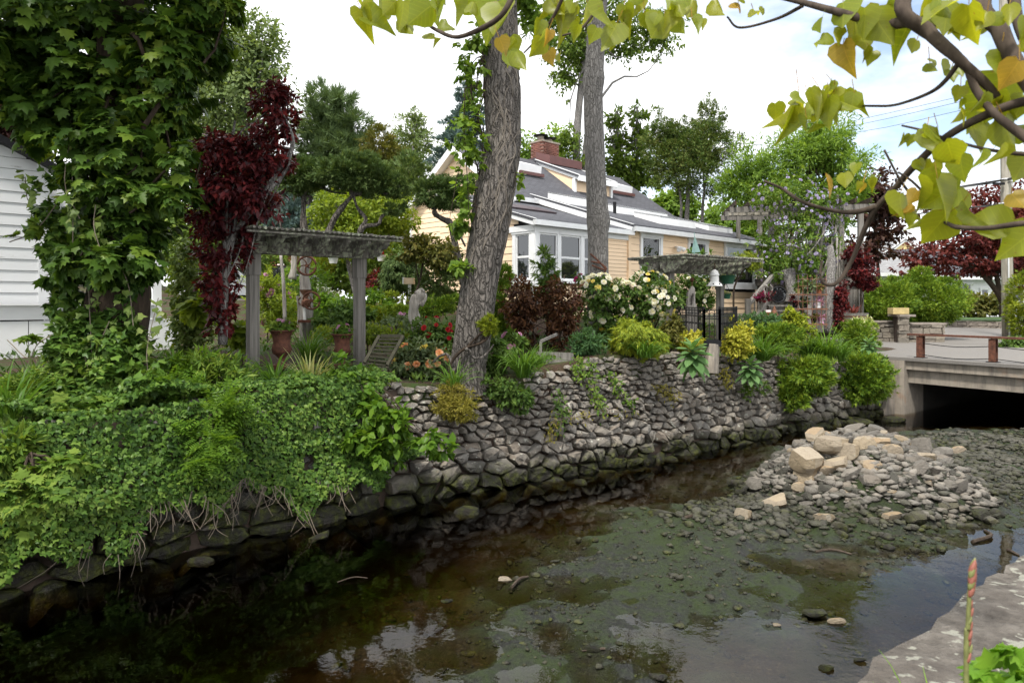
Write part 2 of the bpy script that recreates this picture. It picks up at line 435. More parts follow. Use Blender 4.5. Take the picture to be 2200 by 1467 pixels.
def oldpaint():
    t = NT('old_white_paint')
    n = t.noise(3.0, 6, .65, stretch=(.35, .35, 2.5)); n2 = t.noise(1.1, 3)
    c = t.mixc(t.math('MULTIPLY', n2, .35), (.66, .67, .68), (.50, .52, .53))
    c = t.mixc(t.ramp(n, [(.66, (0, 0, 0)), (.70, (1, 1, 1))]), c, (.20, .18, .16))
    t.pbr(c, .65, t.bump(n, .25, .01)); M['old_white_paint'] = t.m
    t = NT('lichen_wood')
    n1 = t.noise(22, 6, .6, stretch=(1, 1, .25)); n2 = t.noise(13, 5, .65); n4 = t.noise(3, 2)
    c = t.ramp(n1, [(.3, (.08, .073, .063)), (.7, (.24, .225, .20))])
    li = t.ramp(t.math('ADD', t.math('MULTIPLY', n2, .75), t.math('MULTIPLY', n4, .25)), [(.50, (0, 0, 0)), (.56, (1, 1, 1))])
    c = t.mixc(li, c, (.34, .36, .27))
    t.pbr(c, .95, t.bump(t.math('ADD', n1, t.math('MULTIPLY', n2, 1.2)), .8, .02), 0, .2); M['lichen_wood'] = t.m
    t = NT('concrete')
    n = t.noise(3, 6, .6, coord='World'); n2 = t.noise(5, 5, .65, stretch=(1.4, 1.4, .14), coord='World')
    c = t.ramp(n, [(.3, (.19, .165, .135)), (.7, (.32, .28, .23))])
    c = t.mixc(t.ramp(n2, [(.50, (0, 0, 0)), (.72, (.75, .75, .75))]), c, (.10, .09, .08))
    c = t.mixc(t.ramp(t.noise(1.7, 3, coord='World'), [(.60, (0, 0, 0)), (.75, (.7, .7, .7))]), c, (.30, .16, .08))
    t.pbr(c, .9, t.bump(n, .3, .02)); M['concrete'] = t.m
    t = NT('asphalt')
    n = t.noise(45, 4, .7, coord='World'); n2 = t.noise(.5, 4, coord='World')
    c = t.ramp(n, [(.3, (.10, .095, .09)), (.7, (.18, .17, .16))])
    c = t.mixc(t.math('MULTIPLY', n2, .5), c, (.19, .17, .145))
    t.pbr(c, .9, t.bump(n, .3, .01)); M['asphalt'] = t.m
oldpaint()

def groundmat():
    t = NT('garden_soil')
    n = t.noise(1.4, 5, coord='World'); n2 = t.noise(30, 5, .7, coord='World')
    c = t.ramp(n2, [(.3, (.022, .014, .010)), (.7, (.085, .052, .036))])
    c = t.mixc(t.ramp(n, [(.45, (0, 0, 0)), (.6, (1, 1, 1))]), c, (.04, .065, .018))
    t.pbr(c, .95, t.bump(n2, .8, .03), 0, .2); M['garden_soil'] = t.m
    t = NT('creek_bed')
    geo = t.coord('World')
    z = t.n("ShaderNodeSeparateXYZ"); t.l(geo, z.inputs[0])
    n = t.noise(2.2, 6, .62, coord='World'); n2 = t.noise(26, 6, .7, coord='World'); n3 = t.noise(.7, 3, coord='World')
    under = t.ramp(n2, [(.3, (.022, .016, .008)), (.55, (.062, .048, .024)), (.72, (.20, .165, .105))])
    under = t.mixc(t.ramp(n, [(.42, (0, 0, 0)), (.60, (1, 1, 1))]), under, (.036, .043, .009))
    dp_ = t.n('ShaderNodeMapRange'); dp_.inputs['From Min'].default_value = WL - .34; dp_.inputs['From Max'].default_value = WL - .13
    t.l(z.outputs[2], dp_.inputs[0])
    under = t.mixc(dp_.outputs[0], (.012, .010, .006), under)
    mud = t.ramp(n2, [(.34, (.008, .008, .006)), (.55, (.025, .026, .022)), (.70, (.080, .079, .069))])
    n5 = t.noise(6.5, 6, .7, coord='World')
    mud = t.mixc(t.ramp(t.math('ADD', t.math('ADD', t.math('MULTIPLY', n, .25), t.math('MULTIPLY', n5, .5)), t.math('MULTIPLY', n3, .35)), [(.47, (0, 0, 0)), (.62, (1, 1, 1))]), mud, (.026, .041, .008))
    f = t.n("ShaderNodeMapRange"); f.inputs['From Min'].default_value = WL - .15; f.inputs['From Max'].default_value = WL + .0
    t.l(z.outputs[2], f.inputs[0])
    c = t.mixc(f.outputs[0], under, mud)
    rg = t.ramp(n, [(.35, (.42, .42, .42)), (.65, (.8, .8, .8))])
    t.pbr(c, rg, t.bump(t.math('ADD', n2, t.math('MULTIPLY', n, .6)), 1.0, .06), 0, .4); M['creek_bed'] = t.m
    t = NT('creek_water')
    fr = t.n("ShaderNodeFresnel", IOR=1.34)
    tr = t.n("ShaderNodeBsdfTransparent"); tr.inputs[0].default_value = (.97, .96, .93, 1)
    va = t.n('ShaderNodeVolumeAbsorption'); va.inputs['Color'].default_value = (.62, .50, .22, 1); va.inputs['Density'].default_value = 5.6
    t.l(va.outputs[0], t.out.inputs['Volume'])
    g = t.n("ShaderNodeBsdfGlossy", Roughness=.0)
    r1 = t.noise(5.0, 3, .5, coord='World', stretch=(1, 1, 1)); r2 = t.noise(1.3, 2, .5, coord='World'); r3 = t.noise(22, 2, .5, coord='World')
    mask = t.ramp(t.noise(.45, 2, coord='World'), [(.40, (.12, .12, .12)), (.66, (1, 1, 1))])
    hgt = t.math('MULTIPLY', t.math('ADD', t.math('ADD', r1, r2), t.math('MULTIPLY', r3, .22)), mask)
    b = t.bump(hgt, .12, .03)
    t.l(b, fr.inputs['Normal']); t.l(b, g.inputs['Normal'])
    mx = t.n("ShaderNodeMixShader")
    t.l(fr.outputs[0], mx.inputs[0]); t.l(tr.outputs[0], mx.inputs[1]); t.l(g.outputs[0], mx.inputs[2])
    t.l(mx.outputs[0], t.out.inputs[0]); M['creek_water'] = t.m
groundmat()

# ------------------------------------------------------------------ mesh helpers
def P(px, py, Y):
    """a point of the photograph at depth Y metres"""
    return np.array([(px - CX) / F_PX * Y, Y, CAMZ + (HZ - py) / F_PX * Y])
def XAT(px, Y): return (px - CX) / F_PX * Y

def rs(seed): return np.random.RandomState(seed)
def unit(a): return a / (np.linalg.norm(a, axis=-1, keepdims=True) + 1e-9)

def rootloc(o):
    v = np.zeros(3)
    while o is not None:
        v += np.array(o.location); o = o.parent
    return v

def tag(o, label=None, cat=None, group=None, kind=None):
    if label: o['label'] = label
    if cat: o['category'] = cat
    if group: o['group'] = group
    if kind: o['kind'] = kind
    return o

def thing(name, label, cat, loc=(0, 0, 0), group=None):
    o = bpy.data.objects.new(name, None)
    o.empty_display_size = .2
    COL.objects.link(o)
    o.location = tuple(float(x) for x in loc)
    return tag(o, label, cat, group)

def mesh(name, V, Fc, mats, smooth=False, midx=None, uv=None, sharp=None):
    me = bpy.data.meshes.new(name)
    V = np.asarray(V, dtype=np.float32)
    if isinstance(Fc, np.ndarray) and Fc.ndim == 2:
        k = Fc.shape[1]; n = len(Fc)
        me.vertices.add(len(V)); me.vertices.foreach_set('co', V.ravel())
        me.loops.add(n * k); me.loops.foreach_set('vertex_index', Fc.astype(np.int32).ravel())
        me.polygons.add(n)
        me.polygons.foreach_set('loop_start', np.arange(0, n * k, k, dtype=np.int32))
        me.polygons.foreach_set('loop_total', np.full(n, k, dtype=np.int32))
        me.update(calc_edges=True)
    else:
        me.from_pydata([tuple(v) for v in V.tolist()], [], [tuple(int(i) for i in f) for f in Fc])
        me.update()
    for m in (mats if isinstance(mats, (list, tuple)) else [mats]):
        me.materials.append(M[m])
    if midx is not None: me.polygons.foreach_set('material_index', np.asarray(midx, dtype=np.int32))
    if smooth: me.polygons.foreach_set('use_smooth', np.ones(len(me.polygons), dtype=bool))
    if sharp is not None: me.set_sharp_from_angle(angle=R(sharp))
    if uv is not None:
        l = me.uv_layers.new(name='UVMap')
        vi = np.empty(len(me.loops), dtype=np.int32); me.loops.foreach_get('vertex_index', vi)
        l.data.foreach_set('uv', np.asarray(uv, dtype=np.float32)[vi].ravel())
    return me

def link(name, me, parent=None, loc=(0, 0, 0), label=None, cat=None, group=None, kind=None):
    o = bpy.data.objects.new(name, me)
    COL.objects.link(o)
    o.location = loc
    if parent is not None: o.parent = parent
    return tag(o, label, cat, group, kind)

def obj(name, V, Fc, mats, parent=None, smooth=False, midx=None, uv=None, sharp=None, local=False, **kw):
    """V in world coordinates; stored relative to its thing"""
    V = np.asarray(V, dtype=np.float64)
    if parent is not None and not local:
        V = V - rootloc(parent)
        return link(name, mesh(name, V, Fc, mats, smooth, midx, uv, sharp), parent, **kw)
    if parent is None:
        c = np.array([V[:, 0].mean(), V[:, 1].mean(), V[:, 2].min()])
        return link(name, mesh(name, V - c, Fc, mats, smooth, midx, uv, sharp), None, tuple(c), **kw)
    return link(name, mesh(name, V, Fc, mats, smooth, midx, uv, sharp), parent, **kw)

class MB:
    """collects pieces of ONE part"""
    def __init__(s): s.V, s.F, s.mi, s.n = [], [], [], 0
    def add(s, V, Fc, mi=0):
        V = np.asarray(V, dtype=np.float64)
        s.V.append(V)
        for f in (Fc.tolist() if isinstance(Fc, np.ndarray) else Fc):
            s.F.append(tuple(int(i) + s.n for i in f)); s.mi.append(mi)
        s.n += len(V); return s
    def box(s, c, sx, sy, sz, ax=None, mi=0):
        s.add(*box(c, sx, sy, sz, ax), mi=mi); return s
    def tube(s, pts, r, sides=6, mi=0, **kw):
        s.add(*tube(pts, r, sides, **kw), mi=mi); return s
    def build(s, name, mats, parent=None, **kw):
        return obj(name, np.concatenate(s.V), s.F, mats, parent, midx=s.mi, **kw)

BOXF = [(0, 3, 2, 1), (4, 5, 6, 7), (0, 1, 5, 4), (1, 2, 6, 5), (2, 3, 7, 6), (3, 0, 4, 7)]
def box(c, sx, sy, sz, ax=None):
    """box centred on c with full sizes; ax = (u, v, w) unit axes"""
    u, v, w = ax if ax is not None else (np.array([1., 0, 0]), np.array([0, 1., 0]), np.array([0, 0, 1.]))
    c = np.asarray(c, dtype=float)
    V = [c + u * a * sx / 2 + v * b * sy / 2 + w * d * sz / 2
         for d in (-1, 1) for a, b in ((-1, -1), (1, -1), (1, 1), (-1, 1))]
    flip = np.dot(np.cross(u, v), w) < 0
    return np.array(V), ([f[::-1] for f in BOXF] if flip else BOXF)

def beam(p0, p1, w, h, up=(0, 0, 1)):
    p0, p1 = np.asarray(p0, float), np.asarray(p1, float)
    u = unit(p1 - p0); v = unit(np.cross(np.asarray(up, float), u)); z = np.cross(u, v)
    return box((p0 + p1) / 2, np.linalg.norm(p1 - p0), w, h, (u, v, z))

def spline(pts, n):
    p = np.asarray(pts, float)
    if len(p) == 2: return p[0] + (p[1] - p[0]) * np.linspace(0, 1, n)[:, None]
    t = np.linspace(0, len(p) - 1, n); i = np.clip(t.astype(int), 0, len(p) - 2); f = (t - i)[:, None]
    q = np.vstack([2 * p[0] - p[1], p, 2 * p[-1] - p[-2]])
    a, b, c, d = q[i], q[i + 1], q[i + 2], q[i + 3]
    return .5 * (2 * b + (c - a) * f + (2 * a - 5 * b + 4 * c - d) * f * f + (3 * b - a - 3 * c + d) * f ** 3)

def tube(pts, rad, sides=6, n=None, cap=True, wob=0.0, seed=0, closed=False):
    p = np.asarray(pts, float)
    rad = np.asarray(rad, float)
    if n is None: n = len(p)
    if n != len(p) or rad.size not in (1, len(p)):
        rr = np.interp(np.linspace(0, 1, n), np.linspace(0, 1, max(rad.size, 2)), rad if rad.size > 1 else np.repeat(rad, 2))
        p = spline(p, n)
    else:
        rr = rad if rad.size > 1 else np.repeat(rad, len(p))
    m = len(p)
    d = np.gradient(p, axis=0) if not closed else (np.roll(p, -1, 0) - np.roll(p, 1, 0))
    d = unit(d)
    ref = np.array([0, 0, 1.]) if abs(d[:, 2]).mean() < .8 else np.array([1., 0, 0])
    a = unit(np.cross(d, ref)); b = np.cross(d, a)
    th = np.linspace(0, 2 * np.pi, sides, endpoint=False)
    R_ = rr[:, None] * np.ones((m, sides))
    if wob:
        g = rs(seed)
        ph = g.rand(6) * 6.28
        z = np.arange(m)[:, None] * .35
        R_ = R_ * (1 + wob * (np.sin(2 * th + ph[0] + z) + .7 * np.sin(3 * th + ph[1] - .7 * z) + .5 * np.sin(5 * th + ph[2] + 1.7 * z)))
    V = p[:, None, :] + R_[:, :, None] * (np.cos(th)[None, :, None] * a[:, None, :] + np.sin(th)[None, :, None] * b[:, None, :])
    V = V.reshape(-1, 3)
    Fc = []
    for i in range(m if closed else m - 1):
        i2 = (i + 1) % m
        for j in range(sides):
            k = (j + 1) % sides
            Fc.append((i * sides + j, i * sides + k, i2 * sides + k, i2 * sides + j))
    if cap and not closed:
        Fc.append(tuple(range(sides - 1, -1, -1)))
        Fc.append(tuple((m - 1) * sides + j for j in range(sides)))
    return V, Fc

def lathe(c, prof, sides=16):
    """prof: (radius, height) pairs from the bottom up"""
    c = np.asarray(c, float)
    th = np.linspace(0, 2 * np.pi, sides, endpoint=False)
    V = [c + np.array([r * math.cos(t), r * math.sin(t), z]) for r, z in prof for t in th]
    Fc = []
    for i in range(len(prof) - 1):
        for j in range(sides):
            k = (j + 1) % sides
            Fc.append((i * sides + j, i * sides + k, (i + 1) * sides + k, (i + 1) * sides + j))
    Fc.append(tuple(range(sides - 1, -1, -1)))
    Fc.append(tuple((len(prof) - 1) * sides + j for j in range(sides)))
    return np.array(V), Fc

def prism(poly, d, axo, axu, axv):
    """polygon (u, v) in the plane of axu, axv at axo, extruded by the vector d"""
    axo, d = np.asarray(axo, float), np.asarray(d, float)
    n = len(poly)
    A = np.array([axo + axu * a + axv * b for a, b in poly])
    V = np.vstack([A, A + d])
    Fc = [tuple(range(n - 1, -1, -1)), tuple(range(n, 2 * n))]
    Fc += [(i, (i + 1) % n, n + (i + 1) % n, n + i) for i in range(n)]
    return V, Fc

def ring(c, r, rad, ax, ay, n=20, sides=6):
    c = np.asarray(c, float)
    th = np.linspace(0, 2 * np.pi, n, endpoint=False)
    p = c + r * (np.cos(th)[:, None] * ax + np.sin(th)[:, None] * ay)
    return tube(p, rad, sides, closed=True, cap=False)

# ------------------------------------------------------------------ leaves: x across, y towards the tip, z off the blade
def fan(outline, zc=0.0):
    o = np.array(outline, float)
    V = np.vstack([[[0, .42, zc]], o])
    n = len(o)
    return V, np.array([(0, 1 + i, 1 + (i + 1) % n) for i in range(n)])
def sym(half):
    return half + [(-x, y, z) for x, y, z in reversed(half) if abs(x) > 1e-6]
T = {}
T['leaf'] = (np.array([(0, 0, 0), (.24, .4, .05), (0, 1, -.06), (-.24, .4, .05), (0, .45, -.02)]), np.array([(0, 1, 4), (1, 2, 4), (2, 3, 4), (3, 0, 4)]))
T['quad'] = (np.array([(0, 0, 0), (.30, .5, .07), (0, 1, 0), (-.30, .5, .07)]), np.array([(0, 1, 2), (0, 2, 3)]))
T['narrow'] = (np.array([(0, 0, 0), (.13, .45, .03), (0, 1, -.05), (-.13, .45, .03)]), np.array([(0, 1, 2), (0, 2, 3)]))
T['needle'] = (np.array([(-.05, 0, 0), (.05, 0, 0), (0, 1, 0), (-.04, .05, .02), (.05, .05, -.02), (.34, .86, .1), (-.04, .05, 0), (.05, .05, .02), (-.34, .86, .06)]),
               np.array([(0, 1, 2), (3, 4, 5), (6, 7, 8)]))
T['spray'] = (np.array([(0, 0, 0), (.10, .35, .04), (0, 1, -.04), (-.10, .35, .04), (.02, .15, .02), (.40, .66, .06), (.09, .42, .0), (-.02, .15, .02), (-.40, .66, .06), (-.09, .42, .0)]),
              np.array([(0, 1, 2), (0, 2, 3), (4, 5, 6), (7, 9, 8)]))
T['maple'] = fan(sym([(0, 0, 0), (.16, .06, 0), (.42, .02, -.05), (.36, .17, -.02), (.58, .38, -.08), (.36, .42, 0), (.38, .66, -.05), (.17, .62, 0), (0, 1.0, -.08)]), .05)
T['ivy'] = fan(sym([(0, .06, 0), (.38, .04, -.03), (.44, .42, -.05), (.17, .56, 0), (0, 1.0, -.05)]), .05)
T['ovate'] = fan(sym([(0, 0, 0), (.2, .12, .04), (.33, .38, .05), (.22, .72, .0), (0, 1.0, -.1)]), -.03)
T['heart'] = fan(sym([(0, .08, 0), (.18, -.02, .03), (.40, .10, .07), (.50, .34, .08), (.40, .60, .05), (.20, .82, -.02), (0, 1.12, -.12)]), -.02)
T['locust'] = None
def _pinnate():
    V, Fc = [], []
    for k in range(5):
        y = .15 + k * .19
        for sx in (1, -1):
            b = len(V)
            V += [(0, y, 0), (sx * .17, y - .04, .03), (sx * .36, y + .08, -.02), (sx * .16, y + .10, .02)]
            Fc += [(b, b + 1, b + 2), (b, b + 2, b + 3)]
    b = len(V); V += [(0, .95, 0), (.08, 1.08, .02), (0, 1.28, -.05), (-.08, 1.08, .02)]; Fc += [(b, b + 1, b + 2), (b, b + 2, b + 3)]
    return np.array(V, float), np.array(Fc)
T['pinnate'] = _pinnate()
def _rose():
    V, Fc = [], []
    for ringi, (n, r0, r1, z0, z1) in enumerate(((6, .05, .52, -.05, .10), (5, .04, .34, .02, .26), (4, .02, .17, .08, .34))):
        for k in range(n):
            a = 2 * math.pi * (k + ringi * .5) / n; w = 7.6 / n
            b = len(V)
            V += [(r0 * math.cos(a), r0 * math.sin(a), z0), (r1 * math.cos(a - w / 2), r1 * math.sin(a - w / 2), z1),
                  (r1 * 1.12 * math.cos(a), r1 * 1.12 * math.sin(a), z1 - .04), (r1 * math.cos(a + w / 2), r1 * math.sin(a + w / 2), z1)]
            Fc += [(b, b + 1, b + 2), (b, b + 2, b + 3)]
    return np.array(V, float), np.array(Fc)
T['rose'] = _rose()

def inst(tm, pos, axis, nrm, size):
    TV, TF = T[tm]
    y = unit(axis); x = unit(np.cross(y, nrm)); z = np.cross(x, y)
    s = np.asarray(size).reshape(-1, 1, 1)
    V = pos[:, None, :] + s * (TV[None, :, 0:1] * x[:, None, :] + TV[None, :, 1:2] * y[:, None, :] + TV[None, :, 2:3] * z[:, None, :])
    n, k = len(pos), len(TV)
    Fc = (np.arange(n)[:, None, None] * k + TF[None]).reshape(-1, 3)
    return V.reshape(-1, 3), Fc

def frames(g, pos, outw, out=.6, rnd=.9, droop=.3, up=.6, nout=.5, nrnd=.5):
    n = len(pos)
    ax = outw * out + g.randn(n, 3) * rnd * .6
    ax[:, 2] -= droop
    nr = outw * nout + g.randn(n, 3) * nrnd * .6
    nr[:, 2] += up
    return unit(ax), unit(nr)

def crown(blobs, n, g, shell=.35, rc=.18, per=14, lump=.22, flat=.7):
    """leaf positions gathered in clumps spread through ellipsoids (cx,cy,cz,rx,ry,rz); returns positions and outward directions"""
    B = np.asarray(blobs, float)
    wt = np.cbrt(B[:, 3] * B[:, 4] * B[:, 5]) ** 2; wt /= wt.sum()
    Ps, Os = [], []
    for b, w in zip(B, wt):
        k = max(1, int(n * w / per))
        d = unit(g.randn(k, 3))
        ph = g.rand(8) * 6.28
        lm = 1 + lump * (np.sin(3.1 * d[:, 0] + ph[0]) * np.sin(2.7 * d[:, 2] + ph[1]) + np.sin(4.3 * d[:, 1] + ph[2]) * np.sin(5.2 * d[:, 2] + ph[3]) + .6 * np.sin(8 * d[:, 0] + ph[4]) * np.sin(7 * d[:, 2] + ph[5]))
        r = g.rand(k) ** shell * lm
        c = b[:3] + d * r[:, None] * b[3:]
        m = per
        rad = rc * np.cbrt(b[3] * b[4] * b[5])
        off = g.randn(k, m, 3) * rad * .6
        off[:, :, 2] *= flat
        p = (c[:, None, :] + off).reshape(-1, 3)
        o = np.repeat(unit(d * r[:, None] / b[3:] + 1e-3), m, axis=0)
        Ps.append(p); Os.append(unit(o + .35 * unit(off.reshape(-1, 3))))
    return np.concatenate(Ps), np.concatenate(Os)

STY = {  # template, out, rnd, droop, up, nout, nrnd, shell, rc, per
    'broad':  ('quad', .5, .9, .35, .7, .5, .5, .35, .20, 14),
    'leafy':  ('leaf', .5, .9, .35, .7, .5, .5, .30, .18, 14),
    'ovate':  ('ovate', .5, .8, .45, .8, .5, .4, .30, .18, 10),
    'narrow': ('narrow', .6, .9, .1, .6, .4, .6, .30, .18, 14),
    'conif':  ('spray', .9, .7, -.25, .5, .4, .7, .25, .16, 16),
    'needle': ('needle', .8, .8, -.35, .3, .3, .9, .35, .20, 18),
    'weep':   ('spray', .5, .5, .8, .4, .7, .5, .25, .16, 14),
    'maple':  ('maple', .45, .6, .55, .9, .45, .35, .30, .18, 9),
    'pinn':   ('pinnate', .8, .6, .25, .9, .4, .4, .40, .20, 8),
    'heart':  ('heart', .3, .6, .9, .2, .6, .5, .5, .2, 6),
}
DENS = 1.5
def leaves(name, sty, blobs, n, size, mat, parent, seed, template=None, lump=.22, shell=None, rc=None, kind=None, label=None, svar=.35, flat=.7):
    tm, out, rnd_, droop, up, nout, nrnd, sh, rc0, per = STY[sty]
    g = rs(seed)
    if sty in ('conif', 'weep'): n, size = n * 1.5, size * .92
    p, o = crown(blobs, int(n * DENS), g, shell if shell is not None else sh, rc if rc is not None else rc0, per, lump, flat)
    ax, nr = frames(g, p, o, out, rnd_, droop, up, nout, nrnd)
    V, Fc = inst(template or tm, p, ax, nr, size * 1.12 * (1 + svar * (g.rand(len(p)) * 2 - 1)))
    return obj(name, V, Fc, mat, parent, kind=kind, label=label)

def B_(px, py, rx, ry, Y, ryd=None, dy=0):
    """an ellipsoid that covers rx, ry pixels round (px, py) at depth Y"""
    k = Y / F_PX
    c = P(px, py, Y + dy)
    return (c[0], c[1], c[2], rx * k, (ryd if ryd is not None else min(rx, ry * 1.5) * k), ry * k)

def bloom(name, pts, outs, size, mat, parent, seed, single=True):
    """flowers: each one a part of the plant"""
    g = rs(seed)
    TV, TF = T['rose']
    base = {}
    for i, (p, o) in enumerate(zip(pts, outs)):
        m = mat[g.randint(len(mat))] if isinstance(mat, (list, tuple)) else mat
        if m not in base: base[m] = mesh(name, TV, TF, m)
        fl = link(name, base[m], parent, tuple(p - rootloc(parent)))
        q = Vector(tuple(float(x) for x in o)).to_track_quat('Z', 'Y').to_euler()
        q.rotate_axis('Z', float(g.rand() * 6.28))
        fl.rotation_euler = q
        s = size * (0.75 + .5 * g.rand())
        fl.scale = (s, s, s)

def surf_pts(blobs, n, g, front=True, up=.2):
    """points on the camera side of the blobs' surface, for flowers"""
    B = np.asarray(blobs, float)
    w = B[:, 3] * B[:, 5]; w /= w.sum()
    idx = g.choice(len(B), n, p=w)
    d = unit(g.randn(n, 3) + np.array([0, 0, up]))
    if front: d[:, 1] = -np.abs(d[:, 1])
    d = unit(d)
    return B[idx, :3] + d * B[idx, 3:] * (1.0 + .06 * g.rand(n, 1)), d

def blades(name, c, n, length, width, mat, parent, seed, spread=.9, droop=1.0, base=.12, segs=5, updir=(0, 0, 1), lean=(0, 0, 0), kind=None):
    """a clump of arching strap leaves growing from c"""
    g = rs(seed)
    V, Fc = [], []
    c = np.asarray(c, float)
    lean = np.asarray(lean, float)
    for i in range(n):
        a = g.rand() * 6.283
        h = np.array([math.cos(a), math.sin(a), 0])
        L = length * (.6 + .55 * g.rand()); w = width * (.7 + .6 * g.rand())
        tilt = spread * (g.rand() ** .7)
        side = unit(np.cross(h, np.array([0, 0, 1.])) + .3 * g.randn(3))
        p = c + h * base * g.rand() + np.array([g.randn() * .03, g.randn() * .03, 0])
        ang = math.pi / 2 - tilt * .9
        b = len(V)
        dr = droop * (.5 + .9 * g.rand())
        for k in range(segs + 1):
            t = k / segs
            ww = w * (1 - t ** 2.2) * (.55 + .45 * min(1, t * 4)) + .001
            V += [p - side * ww / 2, p + side * ww / 2]
            dirv = h * math.cos(ang) + np.array([0, 0, 1.]) * math.sin(ang) + lean * t
            p = p + dirv * L / segs
            ang -= dr * 2.0 / segs * (.35 + t)
        for k in range(segs):
            j = b + 2 * k
            Fc.append((j, j + 1, j + 3, j + 2))
    return obj(name, np.array(V), np.array(Fc), mat, parent, smooth=True, kind=kind)

def limbs(mb, start, blobs, r0, n, g, mi=0, sides=5, jit=.15):
    """branches from a trunk point out into the crown"""
    B = np.asarray(blobs, float)
    for i in range(n):
        b = B[i % len(B)]
        end = b[:3] + unit(g.randn(3)) * b[3:] * .7 * g.rand() ** .3
        st = np.asarray(start[min(len(start) - 1, int(g.rand() * len(start)))], float)
        d = end - st
        mid1 = st + d * .35 + np.array([0, 0, .10 * np.linalg.norm(d)]) + g.randn(3) * jit * np.linalg.norm(d) * .5
        mid2 = st + d * .7 + g.randn(3) * jit * np.linalg.norm(d) * .4
        mb.add(*tube([st, mid1, mid2, end], [r0, r0 * .7, r0 * .4, r0 * .12], sides, n=8), mi=mi)

# ------------------------------------------------------------------ the far bank: s runs along the foot of the wall, p away from the water
_foot = []
for px, py in ((0, 1290), (300, 1215), (560, 1150), (860, 1080), (1040, 1052), (1200, 1030), (1380, 995), (1560, 960), (1730, 921), (1900, 890)):
    Y = (CAMZ - WL) * F_PX / (py - HZ)
    _foot.append((XAT(px, Y), Y))
_foot = np.array(_foot)
_foot[1:-1] = (_foot[:-2] + 2 * _foot[1:-1] + _foot[2:]) / 4
_i0 = 3
_d0, _d1 = unit(_foot[1] - _foot[0]), unit(_foot[-1] - _foot[-2])
_foot = np.vstack([_foot[0] - _d0 * 30, _foot, _foot[-1] + _d1 * 200])
_seg = np.linalg.norm(np.diff(_foot, axis=0), axis=1)
_cum = np.concatenate([[0], np.cumsum(_seg)]); _cum -= _cum[_i0 + 1]
_ft = np.gradient(_foot, _cum, axis=0)
def foot(s):
    s = np.asarray(s, float)
    b = np.stack([np.interp(s, _cum, _foot[:, 0]), np.interp(s, _cum, _foot[:, 1])], -1)
    t = unit(np.stack([np.interp(s, _cum, _ft[:, 0]), np.interp(s, _cum, _ft[:, 1])], -1))
    n = np.stack([-t[..., 1], t[..., 0]], -1)
    return b, t, n
def sp(x, y):
    """(s, p) of ground points"""
    q = np.stack([np.asarray(x, float), np.asarray(y, float)], -1)
    best = np.full(q.shape[:-1], 1e9); S_ = np.zeros_like(best); P_ = np.zeros_like(best)
    for i in range(len(_foot) - 1):
        a, b = _foot[i], _foot[i + 1]
        d = b - a; L = np.linalg.norm(d); d = d / L
        u = np.clip(((q - a) * d).sum(-1), 0, L)
        off = q - (a + u[..., None] * d)
        dist = np.linalg.norm(off, axis=-1)
        side = np.sign(d[0] * off[..., 1] - d[1] * off[..., 0])
        m = dist < best
        best = np.where(m, dist, best); S_ = np.where(m, _cum[i] + u, S_); P_ = np.where(m, side * dist, P_)
    return S_, P_
def sstep(a, b, x):
    t = np.clip((np.asarray(x, float) - a) / (b - a), 0, 1); return t * t * (3 - 2 * t)
def wtop(s):
    return np.interp(s, [-14, -6, -2, 0, 1.5, 2.6, 4.4, 6.9, 9.4, 12, 15.6, 18], [.0, .15, .28, .30, .18, .28, .56, .50, .26, .10, -.04, -.06])
def hgt(x, y):
    s, p = sp(x, y)
    e = wtop(s)
    house = sstep(1.5, 5, s) * (1 - sstep(17, 21.5, s))
    left = 1 - sstep(3, 8, s)
    right = sstep(16.5, 20, s)
    z = e + house * .75 * sstep(.6, 4.6, p) + left * (.25 * sstep(1, 5, p) + 1.5 * sstep(8, 30, p) + 4.5 * sstep(35, 120, p))
    z = z * (1 - right * (1 - sstep(4, 14, p)) * .9)
    z = z + right * .45 * sstep(30, 60, np.hypot(x, y)) * 0
    z = z + .04 * np.sin(1.3 * x + .5) * np.sin(1.1 * y) * (1 - right)
    return z
def gz(px, Y): return float(hgt(XAT(px, Y), Y))
def G(px, Y): return np.array([XAT(px, Y), Y, gz(px, Y)])

BATTER = .13
def wallp(s, z, off):
    b, t, n = foot(s)
    q = b + n * (BATTER * (np.asarray(z, float) - WL) - np.asarray(off, float))[..., None]
    return np.concatenate([q, np.asarray(z, float)[..., None]], -1)

# garden ground
ss = np.concatenate([np.arange(-22, 18, .4), np.arange(18, 60, 2.0), np.linspace(60, 190, 20)])
pp = np.concatenate([[.27], np.linspace(.295, 8, 30), np.geomspace(8.6, 190, 34)])
SS, PP = np.meshgrid(ss, pp, indexing='ij')
b_, t_, n_ = foot(SS)
XY = b_ + n_ * PP[..., None]
Z = hgt(XY[..., 0], XY[..., 1])
Z[:, 0] -= .45
V = np.concatenate([XY, Z[..., None]], -1).reshape(-1, 3)
I = np.arange(len(ss) * len(pp)).reshape(len(ss), len(pp))
Fq = np.stack([I[:-1, :-1], I[1:, :-1], I[1:, 1:], I[:-1, 1:]], -1).reshape(-1, 4)
obj('ground', V, Fq, 'garden_soil', None, smooth=True, kind='structure', label='garden soil and mulch rising from the stone wall to the house')

